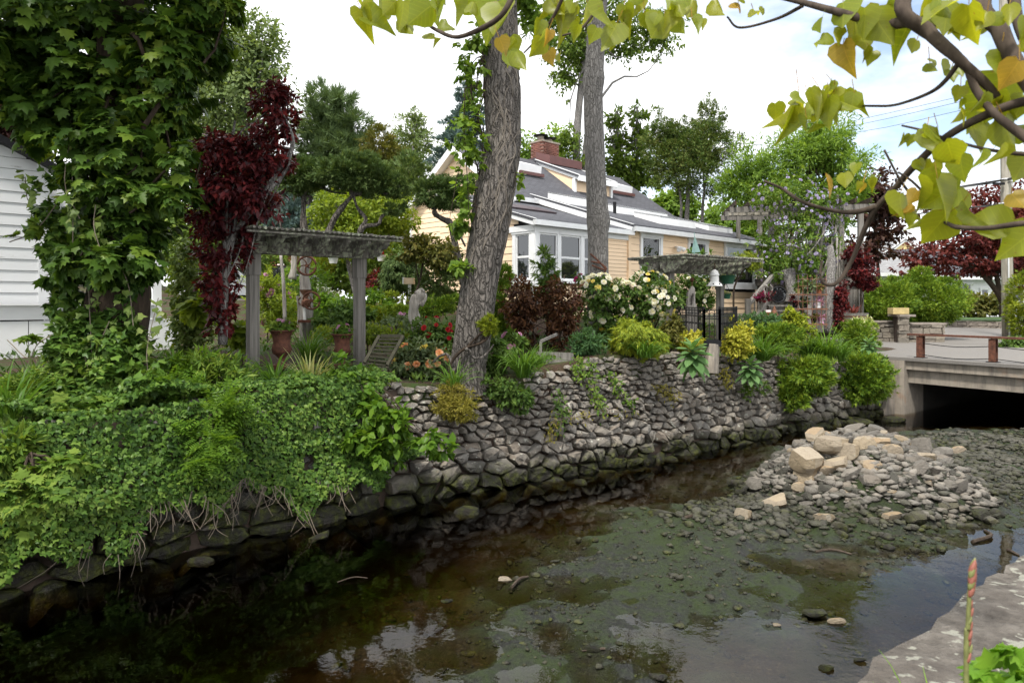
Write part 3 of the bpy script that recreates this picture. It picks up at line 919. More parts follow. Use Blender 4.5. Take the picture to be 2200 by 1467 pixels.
# ------------------------------------------------------------------ creek bed, gravel bar and water
def onw(px, py, z=WL):
    Y = (CAMZ - z) * F_PX / (py - HZ); return (XAT(px, Y), Y)
def sdist(x, y, poly):
    q = np.stack([x, y], -1); n = len(poly); d = np.full(x.shape, 1e9); ins = np.zeros(x.shape, bool)
    for i in range(n):
        a, b = np.array(poly[i]), np.array(poly[(i + 1) % n])
        e = b - a
        u = np.clip(((q - a) @ e) / (e @ e), 0, 1)
        d = np.minimum(d, np.linalg.norm(q - a - u[..., None] * e, axis=-1))
        c = (a[1] > q[..., 1]) != (b[1] > q[..., 1])
        xi = a[0] + (q[..., 1] - a[1]) * e[0] / (e[1] if abs(e[1]) > 1e-9 else 1e-9)
        ins ^= c & (q[..., 0] < xi)
    return np.where(ins, d, -d)
BAR = [onw(*q) for q in ((1330, 1165), (1440, 1110), (1560, 1085), (1620, 1035), (1720, 975), (1850, 950), (2000, 935), (2300, 930), (2600, 960), (2420, 1060), (2200, 1110), (2050, 1135), (1990, 1160), (1900, 1195), (1770, 1178), (1690, 1208), (1600, 1245), (1490, 1285), (1400, 1318), (1330, 1350), (1210, 1425), (1100, 1440), (1150, 1340), (1180, 1275), (1250, 1200))]
GRAV = [onw(*q) for q in ((1450, 1120), (1600, 1055), (1700, 990), (1850, 955), (2000, 940), (2300, 935), (2550, 965), (2350, 1065), (2200, 1085), (2050, 1110), (1960, 1165), (1760, 1150), (1560, 1160))]
PILE = (5.75, 11.2)
def vnoise(x, y, sc, seed):
    g = rs(seed); r = g.rand(64, 64)
    u, v = x * sc, y * sc
    i, j = np.floor(u).astype(int), np.floor(v).astype(int)
    fu, fv = u - i, v - j
    fu, fv = fu * fu * (3 - 2 * fu), fv * fv * (3 - 2 * fv)
    a = r[i % 64, j % 64]; b = r[(i + 1) % 64, j % 64]; c = r[i % 64, (j + 1) % 64]; d = r[(i + 1) % 64, (j + 1) % 64]
    return (a * (1 - fu) + b * fu) * (1 - fv) + (c * (1 - fu) + d * fu) * fv - .5
def bed(x, y):
    x, y = np.asarray(x, float), np.asarray(y, float)
    d = sdist(x, y, BAR); dg = sdist(x, y, GRAV)
    n = .11 * vnoise(x, y, 1.1, 1) + .09 * vnoise(x, y, 2.6, 2) + .07 * vnoise(x, y, 4.7, 3) + .07 * vnoise(x, y, 8.3, 4)
    sg, pg = sp(x, y) if x.ndim else (np.zeros(()), np.full((), -9.))
    z = WL - .15 + .19 * sstep(-1.9, .7, d) + n * (.8 + .35 * sstep(-1.2, 0, d) - .30 * sstep(0, .9, d)) + .085 * sstep(-.3, .9, dg)
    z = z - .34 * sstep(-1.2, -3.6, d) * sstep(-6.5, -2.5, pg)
    u = (x - PILE[0]) * .93 + (y - PILE[1]) * .35; v = -(x - PILE[0]) * .35 + (y - PILE[1]) * .93
    r2 = (u / 1.85) ** 2 + (v / 1.6) ** 2
    z = z + .84 * np.clip(1 - r2, 0, 1) ** 1.0
    return z
gx, gy = np.arange(-12, 18, .076), np.arange(1.2, 24, .076)
GX, GY = np.meshgrid(gx, gy, indexing='ij')
s_, p_ = sp(GX, GY)
Zb = bed(GX, GY) 
keep = (p_ < .75)
I = np.arange(GX.size).reshape(GX.shape)
Fq = np.stack([I[:-1, :-1], I[1:, :-1], I[1:, 1:], I[:-1, 1:]], -1)[keep[:-1, :-1] & keep[1:, 1:]].reshape(-1, 4)
used, inv = np.unique(Fq, return_inverse=True)
V = np.stack([GX, GY, Zb], -1).reshape(-1, 3)[used]
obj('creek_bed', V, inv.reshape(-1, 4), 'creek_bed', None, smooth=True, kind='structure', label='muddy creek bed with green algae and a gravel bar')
wv, nw_ = [], 30
for s in np.linspace(-24, 34, nw_):
    b, t, n = foot(s)
    for off, z in ((.28, WL), (-17, WL), (-17, WL - 1.6), (.28, WL - 1.6)): wv.append((*(b + n * off), z))
wf = [(4 * i + k, 4 * i + (k + 1) % 4, 4 * i + 4 + (k + 1) % 4, 4 * i + 4 + k) for i in range(nw_ - 1) for k in range(4)]
wf += [(3, 2, 1, 0), tuple(4 * (nw_ - 1) + k for k in range(4))]
obj('water', np.array(wv), wf, 'creek_water', None, kind='structure', label='shallow clear brown creek water')

# ------------------------------------------------------------------ stones
def blank_stone(g, sq=3.0, nz=.12, cuts=3):
    """a rounded or chipped block about 1 across"""
    V, Fc = [], []
    n = 3
    for ax in range(3):
        for sg in (-1, 1):
            b = len(V)
            for i in range(n + 1):
                for j in range(n + 1):
                    q = [0, 0, 0]; q[ax] = sg; q[(ax + 1) % 3] = -1 + 2 * i / n; q[(ax + 2) % 3] = -1 + 2 * j / n
                    V.append(q)
            for i in range(n):
                for j in range(n):
                    a = b + i * (n + 1) + j
                    f = (a, a + n + 1, a + n + 2, a + 1)
                    Fc.append(f if sg > 0 else f[::-1])
    V = np.array(V, float)
    key = {}; mp = []
    for v in V:
        k = tuple(np.round(v, 4)); mp.append(key.setdefault(k, len(key)))
    U = np.array(list(key.keys())); Fc = [tuple(mp[i] for i in f) for f in Fc]
    r = (np.abs(U) ** sq).sum(1) ** (1 / sq)
    U = U / r[:, None]
    ph = g.rand(9) * 6.28
    U = U * (1 + nz * (np.sin(2.3 * U[:, 0:1] + ph[0] + 2 * U[:, 1:2]) + np.sin(2.9 * U[:, 2:3] + ph[1] - U[:, 0:1]) + .6 * np.sin(5 * U[:, 1:2] + ph[2])) / 1.6)
    for _ in range(cuts):
        d = unit(g.randn(3)); lim = .50 + .28 * g.rand()
        h = U @ d
        U = U - np.clip(h - lim, 0, None)[:, None] * d * .9
    return U * .5, Fc

def chaikin(p):
    q = np.empty((len(p) * 2, 2))
    nx = np.roll(p, -1, 0)
    q[0::2] = p * .86 + nx * .14; q[1::2] = p * .14 + nx * .86
    return q
def power_cells(sites, wts, bound, near=22):
    cells = []
    for i, a in enumerate(sites):
        d2 = ((sites - a) ** 2).sum(1)
        idx = np.argsort(d2)[1:near]
        poly = np.array([(a[0] - bound, a[1] - bound), (a[0] + bound, a[1] - bound), (a[0] + bound, a[1] + bound), (a[0] - bound, a[1] + bound)])
        for j in idx:
            b = sites[j]; nrm = b - a
            c = ((b @ b) - (a @ a) - wts[j] + wts[i]) / 2
            dv = poly @ nrm - c
            if (dv <= 0).all(): continue
            out = []
            for k in range(len(poly)):
                k2 = (k + 1) % len(poly)
                if dv[k] <= 0: out.append(poly[k])
                if (dv[k] < 0) != (dv[k2] < 0):
                    t = dv[k] / (dv[k] - dv[k2]); out.append(poly[k] + t * (poly[k2] - poly[k]))
            if len(out) < 3: poly = None; break
            poly = np.array(out)
        cells.append(poly)
    return cells

g = rs(7)
sites, wts = [], []
z = -1.86
row = 0
while z < 1.1:
    hrow = np.interp(z, [-1.9, -1.2, -.6, .6], [.30, .205, .140, .105]) * (.85 + .3 * g.rand())
    s = -13 + g.rand() * .5
    while s < 15.9:
        left = s < -.6
        w = hrow * (.8 + 1.5 * g.rand() ** 1.3) * (1.45 if left and z < -.7 else 1.0)
        zz = z + hrow * (.5 + .75 * (g.rand() - .5)) + .05 * math.sin(s * .9)
        if zz < wtop(s) + .35 and not (left and z > -.35 and g.rand() < .45):
            sites.append((s + w / 2 + g.randn() * .03, zz * 1.7)); wts.append((hrow * (g.rand() - .35)) ** 2 * .55 * np.sign(g.rand() - .3))
        s += w
    z += hrow * .94
sites = np.array(sites); wts = np.array(wts)
cells = power_cells(sites, wts, .55)

def wall_stone(poly, g):
    poly = poly.copy(); poly[:, 1] /= 1.7
    cen = poly.mean(0)
    ext = np.ptp(poly, axis=0)
    poly = cen + (poly - cen) * (1 + .07 * g.randn(len(poly), 1))
    q = chaikin(poly)
    q = q + g.randn(*q.shape) * min(.009, ext.min() * .03)
    n = len(q)
    gap = .010 + .018 * g.rand()
    rad = np.linalg.norm(q - cen, axis=1, keepdims=True)
    q0 = cen + (q - cen) * (1 - gap / rad)
    size = min(ext)
    bulge = min(.075, size * (.10 + .2 * g.rand()))
    tilt = g.randn(2) * .24
    proud = .035 * g.randn()
    ph_ = g.rand(2) * 6.28
    rings = [(1.0, -.14), (1.0, -.005), (.90, bulge * .6), (.55, bulge * .95)]
    V = []
    for k, o in rings:
        qq = cen + (q0 - cen) * k
        off = o + proud + ((qq - cen) @ tilt) * (1 if o > -.1 else 0) + (g.randn(n) * .008 * (k < .95))
        if o > -.1: off = off + .35 * bulge * np.sin(qq[:, 0] * 41 + ph_[0]) * np.sin(qq[:, 1] * 37 + ph_[1])
        V.append(wallp(qq[:, 0], qq[:, 1], off))
    V.append(wallp(cen[None, 0], cen[None, 1], np.array([bulge + proud])))
    V = np.concatenate(V)
    Fc = []
    for r_ in range(3):
        for j in range(n):
            k = (j + 1) % n
            Fc.append((r_ * n + j, r_ * n + k, (r_ + 1) * n + k, (r_ + 1) * n + j))
    for j in range(n): Fc.append((3 * n + j, 3 * n + (j + 1) % n, 4 * n))
    return V, Fc

wall = thing('stone_wall', 'dry stone retaining wall of grey-brown fieldstones along the far side of the creek', 'stone wall', (*foot(6.0)[0], WL))
built = []
for c, st in zip(cells, sites):
    if c is None or len(c) < 4 or st[1] / 1.7 > wtop(st[0]) - .02: continue
    a = .5 * abs(np.dot(c[:, 0], np.roll(c[:, 1], -1)) - np.dot(c[:, 1], np.roll(c[:, 0], -1)))
    if a < .0024 or max(np.ptp(c, axis=0)) > 1.05: continue
    b = foot(st[0])[0]
    hidden = st[0] < -.6 and st[1] > -.75
    built.append((a / (b[1] ** 2) * (.15 if hidden else 1), c))
built.sort(key=lambda t: -t[0])
mb = MB()
for i, (a, c) in enumerate(built):
    V, Fc = wall_stone(c, g)
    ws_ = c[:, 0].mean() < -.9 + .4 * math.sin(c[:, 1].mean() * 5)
    if i < 300: obj('stone', V, Fc, 'wet_shaded_wall_stone' if ws_ else 'wall_stone', wall, smooth=True, sharp=32)
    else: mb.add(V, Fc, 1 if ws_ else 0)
mb.build('stone', ['wall_stone', 'wet_shaded_wall_stone'], wall, smooth=True, sharp=32, kind='stuff')
# earth packed behind the stones
s = np.arange(-14, 16.4, .5)
zt = wtop(s)
V = np.concatenate([wallp(s, np.full_like(s, WL - .4), np.full_like(s, -.10)), wallp(s, zt - .02, np.full_like(s, -.10)), wallp(s, zt - .015, np.full_like(s, -.55))])
n = len(s)
obj('earth_fill', V, [(r_ * n + i, r_ * n + i + 1, (r_ + 1) * n + i + 1, (r_ + 1) * n + i) for r_ in range(2) for i in range(n - 1)], 'soil', wall)

# rocks of the heap in the creek
RB = [blank_stone(rs(100 + i), sq, nz, cu) for i, (sq, nz, cu) in enumerate(((2.8, .12, 8), (4.0, .08, 8), (2.2, .10, 5), (5, .07, 8), (2.6, .13, 9), (3.2, .10, 9)))]
RM = {}
def rockmesh(i, m):
    if (i, m) not in RM: RM[(i, m)] = mesh('rock', RB[i][0], RB[i][1], m, smooth=True, sharp=24)
    return RM[(i, m)]
def rock(loc, size, i, m, rot, label, group=None, name='rock', cat='rock'):
    o = link(name, rockmesh(i % 6, m), None, tuple(float(v) for v in loc), label, cat, group)
    o.scale = size; o.rotation_euler = rot
    return o
def hit(px, py):
    for Y in np.arange(3, 24, .05):
        q = P(px, py, Y)
        if q[2] <= bed(q[0], q[1]): return q
    return P(px, py, 12)
big = [  # px, py (centre), width, height in pixels, mesh, tone, label
 (1736, 1000, 64, 66, 1, 'pale_rock', 'pale buff angular boulder at the left shoulder of the rock heap'),
 (1738, 1022, 46, 44, 3, 'pale_rock', 'split buff block leaning below the boulder at the left of the heap'),
 (1790, 962, 72, 44, 1, 'pale_rock', 'long pale slab topped with a pointed stone at the crest of the heap'),
 (1830, 972, 46, 38, 3, 'pale_rock', 'yellowish squared stone just under the pale crest slab'),
 (1858, 955, 48, 34, 2, 'pale_rock', 'rounded tan stone on the crest right of the pale slab'),
 (1896, 950, 50, 28, 0, 'pale_rock', 'pale flat-topped stone in the middle of the crest'),
 (1938, 948, 36, 22, 2, 'pale_rock', 'small orange-tan stone on the right of the crest'),
 (1986, 962, 44, 42, 3, 'grey_rock', 'grey-tan squared boulder at the right end of the crest'),
 (2026, 975, 42, 40, 0, 'grey_rock', 'brown-grey wedge boulder right of the squared crest boulder'),
 (2060, 968, 34, 18, 2, 'pale_rock', 'pale lone stone lying right of the crest boulders'),
 (1798, 998, 68, 38, 0, 'pale_rock', 'long tan rounded boulder in the second row of the heap'),
 (1918, 968, 42, 26, 2, 'pale_rock', 'smooth tan oval stone under the crest'),
 (1864, 998, 46, 30, 5, 'pale_rock', 'tan broken stone beside the long rounded boulder'),
 (1776, 1012, 36, 36, 4, 'pale_rock', 'pale upright stone between the boulder and the long tan one'),
 (1828, 1022, 52, 36, 4, 'grey_rock', 'tan-grey lens-shaped stone in the middle of the heap'),
 (1864, 1030, 40, 28, 5, 'grey_rock', 'grey rounded cobble at the centre of the heap'),
 (1952, 1030, 36, 30, 2, 'grey_rock', 'pinkish round cobble on the right slope of the heap'),
 (1668, 1078, 66, 34, 0, 'pale_rock', 'broad pale flat boulder low on the left of the heap'),
 (1726, 1048, 50, 22, 2, 'pale_rock', 'tan elongated stone above the broad flat boulder'),
 (1636, 1038, 50, 24, 3, 'grey_rock', 'dark flat slab at the far left edge of the heap'),
 (1603, 1105, 38, 24, 3, 'pale_rock', 'small white angular stone on the mud left of the heap'),
 (1776, 1114, 48, 26, 3, 'pale_rock', 'pale wedge stone at the foot of the heap'),
 (1816, 1058, 26, 22, 5, 'pale_rock', 'small white chip among grey cobbles on the front slope'),
 (1838, 1092, 40, 28, 2, 'grey_rock', 'smooth light-grey cobble on the front slope'),
 (1920, 1110, 36, 24, 4, 'pale_rock', 'pale angular stone on the lower right slope'),
 (1968, 1114, 50, 40, 0, 'mossy_rock', 'boulder with green moss at the lower right of the heap'),
 (2038, 1086, 60, 34, 0, 'mossy_rock', 'dark moss-covered boulder at the right foot of the heap'),
 (2058, 1048, 52, 34, 4, 'grey_rock', 'dark grey rounded boulder right of the heap above the mossy one'),
 (1805, 1135, 36, 24, 2, 'mossy_rock', 'pale-topped mossy cobble at the front foot of the heap'),
 (2034, 1038, 30, 24, 5, 'grey_rock', 'grey leaning slab on the right slope of the heap'),
]
placed = []
g = rs(11)
for px, py, w, h, i, m, lab in big:
    q = hit(px, py + h * .42)
    k = q[1] / F_PX
    c = P(px, py, q[1] + w * k * .15)
    sx, sz = w * k * 1.12, h * k * 1.15
    rock(c, (sx, (sx + sz) / 2 * 1.05, sz), i, m, (g.randn() * .12, g.randn() * .15, g.rand() * .5), lab, 'rocks heaped in the creek')
    placed.append((c[0], c[1], sx * .45))
n = 0; tries = 0
small_cells = []
while n < 236 and tries < 8000:
    tries += 1
    a = g.rand() * 6.283; r = math.sqrt(g.rand()) * 1.18
    x = PILE[0] + 1.8 * r * math.cos(a) * .93 - 1.55 * r * math.sin(a) * .35
    y = PILE[1] + 1.8 * r * math.cos(a) * .35 + 1.55 * r * math.sin(a) * .93
    if y > 12.4: continue
    sz = (.14 + .20 * g.rand() ** 2) * (1.25 - .45 * r)
    if any((x - a_) ** 2 + (y - b_) ** 2 < (rr + sz * .27) ** 2 for a_, b_, rr in placed): continue
    placed.append((x, y, sz * .28))
    m = 'pale_rock' if g.rand() < .20 * (1.2 - r) else ('grey_rock' if r < .70 or g.rand() < .35 else 'creek_stone')
    zb = float(bed(x, y))
    rock((x, y, zb + sz * .14), (sz * (1 + .5 * g.rand()), sz * (.8 + .3 * g.rand()), sz * (.5 + .3 * g.rand())), g.randint(6), m,
         (g.randn() * .3, g.randn() * .3, g.rand() * 6.28), '%s cobble lying on the %s of the rock heap' % ({'pale_rock': 'small pale tan', 'grey_rock': 'small grey-brown', 'creek_stone': 'small dark wet'}[m], ('lower left slope' if x < PILE[0] - .6 else 'lower right slope' if x > PILE[0] + .7 else 'lower front') if y < PILE[1] - .35 else ('upper left slope' if x < PILE[0] - .5 else 'upper right slope' if x > PILE[0] + .6 else 'crown')), 'small cobbles of the rock heap', 'cobble', 'cobble')
    n += 1
# gravel of the bar: countless pebbles as one
TV = RB[2][0]; TVs = [blank_stone(rs(300 + i), 2.5, .1, 3) for i in range(4)]
def gravel(name, n, test, smin, smax, mat, seed, label):
    g = rs(seed)
    mbV, mbF, off = [], [], 0
    ico = []
    phi = (1 + 5 ** .5) / 2
    iv = unit(np.array([(-1, phi, 0), (1, phi, 0), (-1, -phi, 0), (1, -phi, 0), (0, -1, phi), (0, 1, phi), (0, -1, -phi), (0, 1, -phi), (phi, 0, -1), (phi, 0, 1), (-phi, 0, -1), (-phi, 0, 1)], float)) * .5
    iF = np.array([(0, 11, 5), (0, 5, 1), (0, 1, 7), (0, 7, 10), (0, 10, 11), (1, 5, 9), (5, 11, 4), (11, 10, 2), (10, 7, 6), (7, 1, 8), (3, 9, 4), (3, 4, 2), (3, 2, 6), (3, 6, 8), (3, 8, 9), (4, 9, 5), (2, 4, 11), (6, 2, 10), (8, 6, 7), (9, 8, 1)])
    xs, ys = [], []
    while len(xs) < n:
        x, y = g.uniform(-3, 18, 4000), g.uniform(2.5, 24, 4000)
        k = test(x, y, g)
        xs += list(x[k]); ys += list(y[k])
    x, y = np.array(xs[:n]), np.array(ys[:n])
    sz = smin + (smax - smin) * g.rand(n) ** 2.2
    zz = bed(x, y)
    a = g.rand(n) * 6.28; ca, sa = np.cos(a), np.sin(a)
    V = iv[None] * (1 + .22 * g.randn(n, 12, 1)) * np.stack([sz * (1 + .7 * g.rand(n)), sz, sz * (.4 + .4 * g.rand(n))], -1)[:, None, :]
    X = V[..., 0] * ca[:, None] - V[..., 1] * sa[:, None]; Y = V[..., 0] * sa[:, None] + V[..., 1] * ca[:, None]
    V = np.stack([X + x[:, None], Y + y[:, None], V[..., 2] + (zz + sz * .12)[:, None]], -1).reshape(-1, 3)
    Fc = (np.arange(n)[:, None, None] * 12 + iF[None]).reshape(-1, 3)
    obj(name, V, Fc, mat, None, smooth=True, kind='stuff', label=label)
def t_grav(x, y, g):
    d = sdist(x, y, GRAV); s, p = sp(x, y)
    return (d > -.35) & (g.rand(len(x)) < np.clip((d + .35) * 1.4, 0, 1)) & (p < -.2)
gravel('gravel', 6500, t_grav, .045, .16, 'creek_stone', 21, 'dark mossy gravel of the bar beside the rock heap')
def t_pile(x, y, g):
    return ((x - PILE[0]) ** 2 / 3.3 + (y - PILE[1]) ** 2 / 2.6) < 1
gravel('rubble', 1900, t_pile, .05, .19, 'grey_rock', 22, 'small grey rubble between the rocks of the heap')
def t_bed(x, y, g):
    d = sdist(x, y, BAR); s, p = sp(x, y)
    return (p < -.1) & (g.rand(len(x)) < np.where(d > 0, .5, np.clip(.5 + d * .09, .06, 1)))
gravel('pebbles', 3000, t_bed, .025, .11, 'creek_stone', 23, 'scattered stones on the creek bed under shallow water')
def t_mud(x, y, g):
    d = sdist(x, y, BAR); s, p = sp(x, y)
    return (p < -.1) & (d > -.9) & (x < 9) & (vnoise(x, y, 1.7, 55) + .5 > g.rand(len(x)) * .9)
gravel('mud_chips', 6000, t_mud, .012, .05, 'creek_stone', 24, 'small flat chips and grit littering the mud flat')
# fallen stones at the foot of the wall
g = rs(31)
for k, (px, py, w) in enumerate(((690, 1150, 60), (1000, 1100, 62), (1250, 1035, 40), (1440, 985, 40), (1590, 955, 40), (1740, 925, 60), (1840, 905, 70), (1925, 905, 55), (430, 1205, 60), (2050, 925, 22))):
    x, y = onw(px, py)
    kk = w * y / F_PX
    rock((x, y, WL - .02), (kk, kk * .7, kk * .42), k, 'wall_stone', (0, 0, g.rand() * 3), 'dark wet stone lying in the water at the foot of the wall', 'wet stones at the foot of the wall', 'wet_stone', 'stone')
for k, (px, py, w, lab) in enumerate(((1755, 1317, 62, 'flat grey stone breaking the water in the right pool'), (1798, 1332, 44, 'thin pale stone just right of the flat stone in the right pool'), (1780, 1432, 40, 'dark oval stone in the water near the parapet'), (1850, 1416, 30, 'dark low stone in the water closest to the parapet'), (1085, 1240, 36, 'flat pale stone in the shallows left of the mud'), (1195, 1203, 26, 'small upright grey stone standing in the shallows'), (962, 1290, 30, 'bluish round stone lying in the dark water'), (1270, 1392, 44, 'brown flat stone among the lower mud patches'), (1430, 1105, 80, 'broken grey slab at the left tip of the gravel bar'), (1475, 1165, 46, 'bright green moss stone on the mud'), (1668, 1340, 22, 'small pale leaf-shaped stone in the shallow pool'))):
    x, y = onw(px, py, WL + .02); kk = w * y / F_PX
    rock((x, y, max(WL, float(bed(x, y))) + .012), (kk, kk * .6, kk * .28), k + 1, 'mossy_rock' if 'moss' in lab else ('pale_rock' if 'pale' in lab else 'creek_stone'), (0, 0, g.rand() * .5), lab, None, 'creek_stone', 'stone')

# ------------------------------------------------------------------ road, bridge, driveway
RC = P(1925, 768, 19.56); RC[2] = 0
ed = unit(np.array([.58, -.815, 0])); rd = np.array([.815, .58, 0])      # along the bridge edge, along the creek beyond it
A0 = RC - ed * 7.0
def quadstrip(pts, z): return np.array([(p[0], p[1], z) for p in pts])
road_pts = [RC - ed * 2.2 - rd * .1, RC + ed * 16, RC + ed * 16 + rd * 9.5, RC - ed * 60 + rd * 9.5, RC - ed * 60 - rd * 0 + np.array([-8., 0, 0]), RC - ed * 12 - rd * 1.2]
obj('road', quadstrip(road_pts, .012), [tuple(range(6))], 'asphalt', None, kind='structure', label='worn grey asphalt road crossing the bridge and running up to the driveway')
dv_ = [onw(2025, 738, .018), onw(2330, 742, .018), onw(2300, 694, .018), onw(2030, 691, .018)]
obj('driveway', quadstrip(dv_, .018), [(0, 1, 2, 3)], 'asphalt', None, kind='structure', label='grey asphalt driveway rising past the utility pole')
far = [RC + ed * 30 + rd * 9, RC + ed * 40 + rd * 200, RC - ed * 120 + rd * 200, RC - ed * 12 + rd * 9]
obj('verge', quadstrip(far, .0), [(0, 1, 2, 3)], 'lawn', None, kind='structure', label='grassy ground beyond the bridge road')
br = thing('bridge', 'low concrete road bridge with stained double fascia beam over the creek', 'bridge', RC)
UZ = np.array([0, 0, 1.])
def bbeam(u0, u1, v0, v1, z0, z1):
    c = RC + ed * (u0 + u1) / 2 + rd * (v0 + v1) / 2; c[2] = (z0 + z1) / 2
    return box(c, u1 - u0, v1 - v0, z1 - z0, (ed, rd, UZ))
obj('deck_slab', *bbeam(.0, 13, .06, 9.4, -.55, -.02), 'shaded_concrete', br)
obj('fascia_beam', *bbeam(.35, 13, -.02, .30, -.68, -.32), 'concrete', br)
obj('kerb_beam', *bbeam(.30, 13, -.14, .45, -.30, -.06), 'concrete', br)
obj('deck_edge', *bbeam(-.1, 13, -.22, .50, -.055, .03), 'asphalt', br)
obj('abutment', *bbeam(-1.0, .34, -.25, .9, -2.2, -.06), 'concrete', br)
obj('inner_abutment', *bbeam(-1.0, .33, .9, 9.4, -2.2, -.06), 'shaded_concrete', br)
obj('pier_wall', *bbeam(11.5, 12.5, -.1, 9.4, -2.2, -.56), 'shaded_concrete', br)
obj('culvert_back', *bbeam(-1, 13, 9.0, 9.3, -2.2, -.5), 'shaded_concrete', br)
wing = thing('wing_wall', 'weathered concrete block between the stone wall and the bridge abutment', 'wall', RC - ed * .8 - rd * .7)
c = RC - ed * .35 - rd * .55; c[2] = -1.2
Vw, Fw = box(c, .9, .62, 1.9, (ed, rd, UZ)); Vw[4:, :2] += (rd * .18)[:2]
obj('block', Vw, Fw, 'concrete', wing)
rail = thing('bridge_railing', 'rusty steel railing with two I-posts and sagging cables on the bridge edge', 'railing', RC + ed * .4)
gx_ = []
for u in (.62, 2.38, 4.2, 6.0):
    c = RC + ed * u + rd * .1
    m_ = MB()
    for dv in (-.075, .075): m_.box(c + rd * dv + UZ * .34, .16, .018, .60, (ed, rd, UZ))
    m_.box(c + UZ * .34, .02, .14, .60, (ed, rd, UZ))
    pst = m_.build('post', 'rust', rail)
    obj('base_plate', *box(c + UZ * .035, .26, .24, .03, (ed, rd, UZ)), 'iron_black', pst)
obj('top_rail', *box(RC + ed * 6.45 + rd * .1 + UZ * .675, 12.3, .22, .05, (ed, rd, UZ)), 'rust', rail)
for zc in (.12, .44):
    for a, b in ((.62, 2.38), (2.38, 4.2), (4.2, 6.0)):
        pa, pb = RC + ed * a + UZ * zc + rd * .1, RC + ed * b + UZ * zc + rd * .1
        obj('cable', *tube([pa, (pa + pb) / 2 - UZ * .06, pb], .011, 5, n=9), 'iron_black', rail)

# near parapet under the photographer
pd = unit(np.array([.783, .622, 0])); pn = np.array([-.622, .783, 0])
par = thing('parapet', 'lichen-spotted stone coping of the near wall at the bottom right corner', 'wall', (1.4, 2.2, -1.6))
pe = np.array([1.08, 2.06, 0]) + np.array([-.622, .783, 0]) * .075
g = rs(41)
t0 = -4.0
while t0 < 5.5:
    L = .7 + .7 * g.rand()
    p0, p1 = pe + pd * (t0 + .003), pe + pd * (t0 + L - .003)
    n = 15; prof = []
    for fr in np.linspace(0, 1, n):
        prof.append(fr)
    V, Fc = [], []
    j0 = g.randn() * .012
    for fr in prof:
        q = p0 + (p1 - p0) * fr
        e = .012 * math.sin(fr * 9 + t0 * 3) + .009 * g.randn() + j0 * .5 - (.012 if fr in (0, 1) else 0)
        zt = .45 + .006 * math.sin(fr * 13 + t0) + .004 * g.randn() - (.008 if fr in (0, 1) else 0)
        V += [(*(q + pn * (e - .012))[:2], .27), (*(q + pn * e)[:2], .36), (*(q + pn * (e - .022))[:2], zt - .012), (*(q - pn * .12)[:2], zt + .004 * g.randn()), (*(q - pn * .24)[:2], zt + .004 * g.randn()), (*(q - pn * .37)[:2], zt - .01), (*(q - pn * .38)[:2], .2)]
    for i in range(n - 1):
        for k in range(6): Fc.append((i * 7 + k, i * 7 + k + 1, (i + 1) * 7 + k + 1, (i + 1) * 7 + k))
    Fc.append(tuple(range(6, -1, -1))); Fc.append(tuple((n - 1) * 7 + k for k in range(7)))
    obj('coping_stone', np.array(V), [f[::-1] for f in Fc], 'coping_stone', par, smooth=True, sharp=40)
    t0 += L
c = pe + pd * .75 - pn * .20; c[2] = -.85
obj('wall_face', *box(c, 9.5, .34, 2.3, (pd, pn, UZ)), 'coping_stone', par)
nb = [pe + pd * -8 - pn * .3, pe + pd * 14 - pn * .3, pe + pd * 14 - pn * 14, pe + pd * -8 - pn * 14]
obj('bank', quadstrip(nb, 0.0), [(0, 3, 2, 1)], 'garden_soil', None, kind='structure', label='bare earth bank on the near side where the photographer stands')

# ------------------------------------------------------------------ buildings
dh = np.array([.726, .687, 0.]); dh /= np.linalg.norm(dh)
nh = np.array([-dh[1], dh[0], 0.])
H0 = np.array([.62, 18.5, 0.])
def hp(t, w, z): return H0 + dh * t + nh * w + UZ * z

def slab(name, pts, mat, parent, th=.07, uvs=1.0):
    """a flat roof plane through three or more corners, with real thickness and metric UVs (rows run level)"""
    p = np.array(pts, float)
    nrm = unit(np.cross(p[1] - p[0], p[-1] - p[0]))
    if nrm[2] < 0: nrm = -nrm
    u = unit(np.cross(UZ, nrm)) if abs(nrm[2]) < .999 else np.array([1., 0, 0]); v = np.cross(nrm, u)
    n = len(p)
    V = np.vstack([p, p - nrm * th])
    uv = np.stack([(V @ u), (V @ v)], -1) * uvs
    o1 = list(range(n))
    a = np.cross(p[1] - p[0], p[2] - p[0]) @ nrm
    if a < 0: o1 = o1[::-1]
    Fc = [tuple(o1), tuple(i + n for i in o1[::-1])]
    for i in range(n):
        j = (i + 1) % n
        Fc.append((o1[j], o1[i], o1[i] + n, o1[j] + n))
    return obj(name, V, Fc, mat, parent, uv=uv)

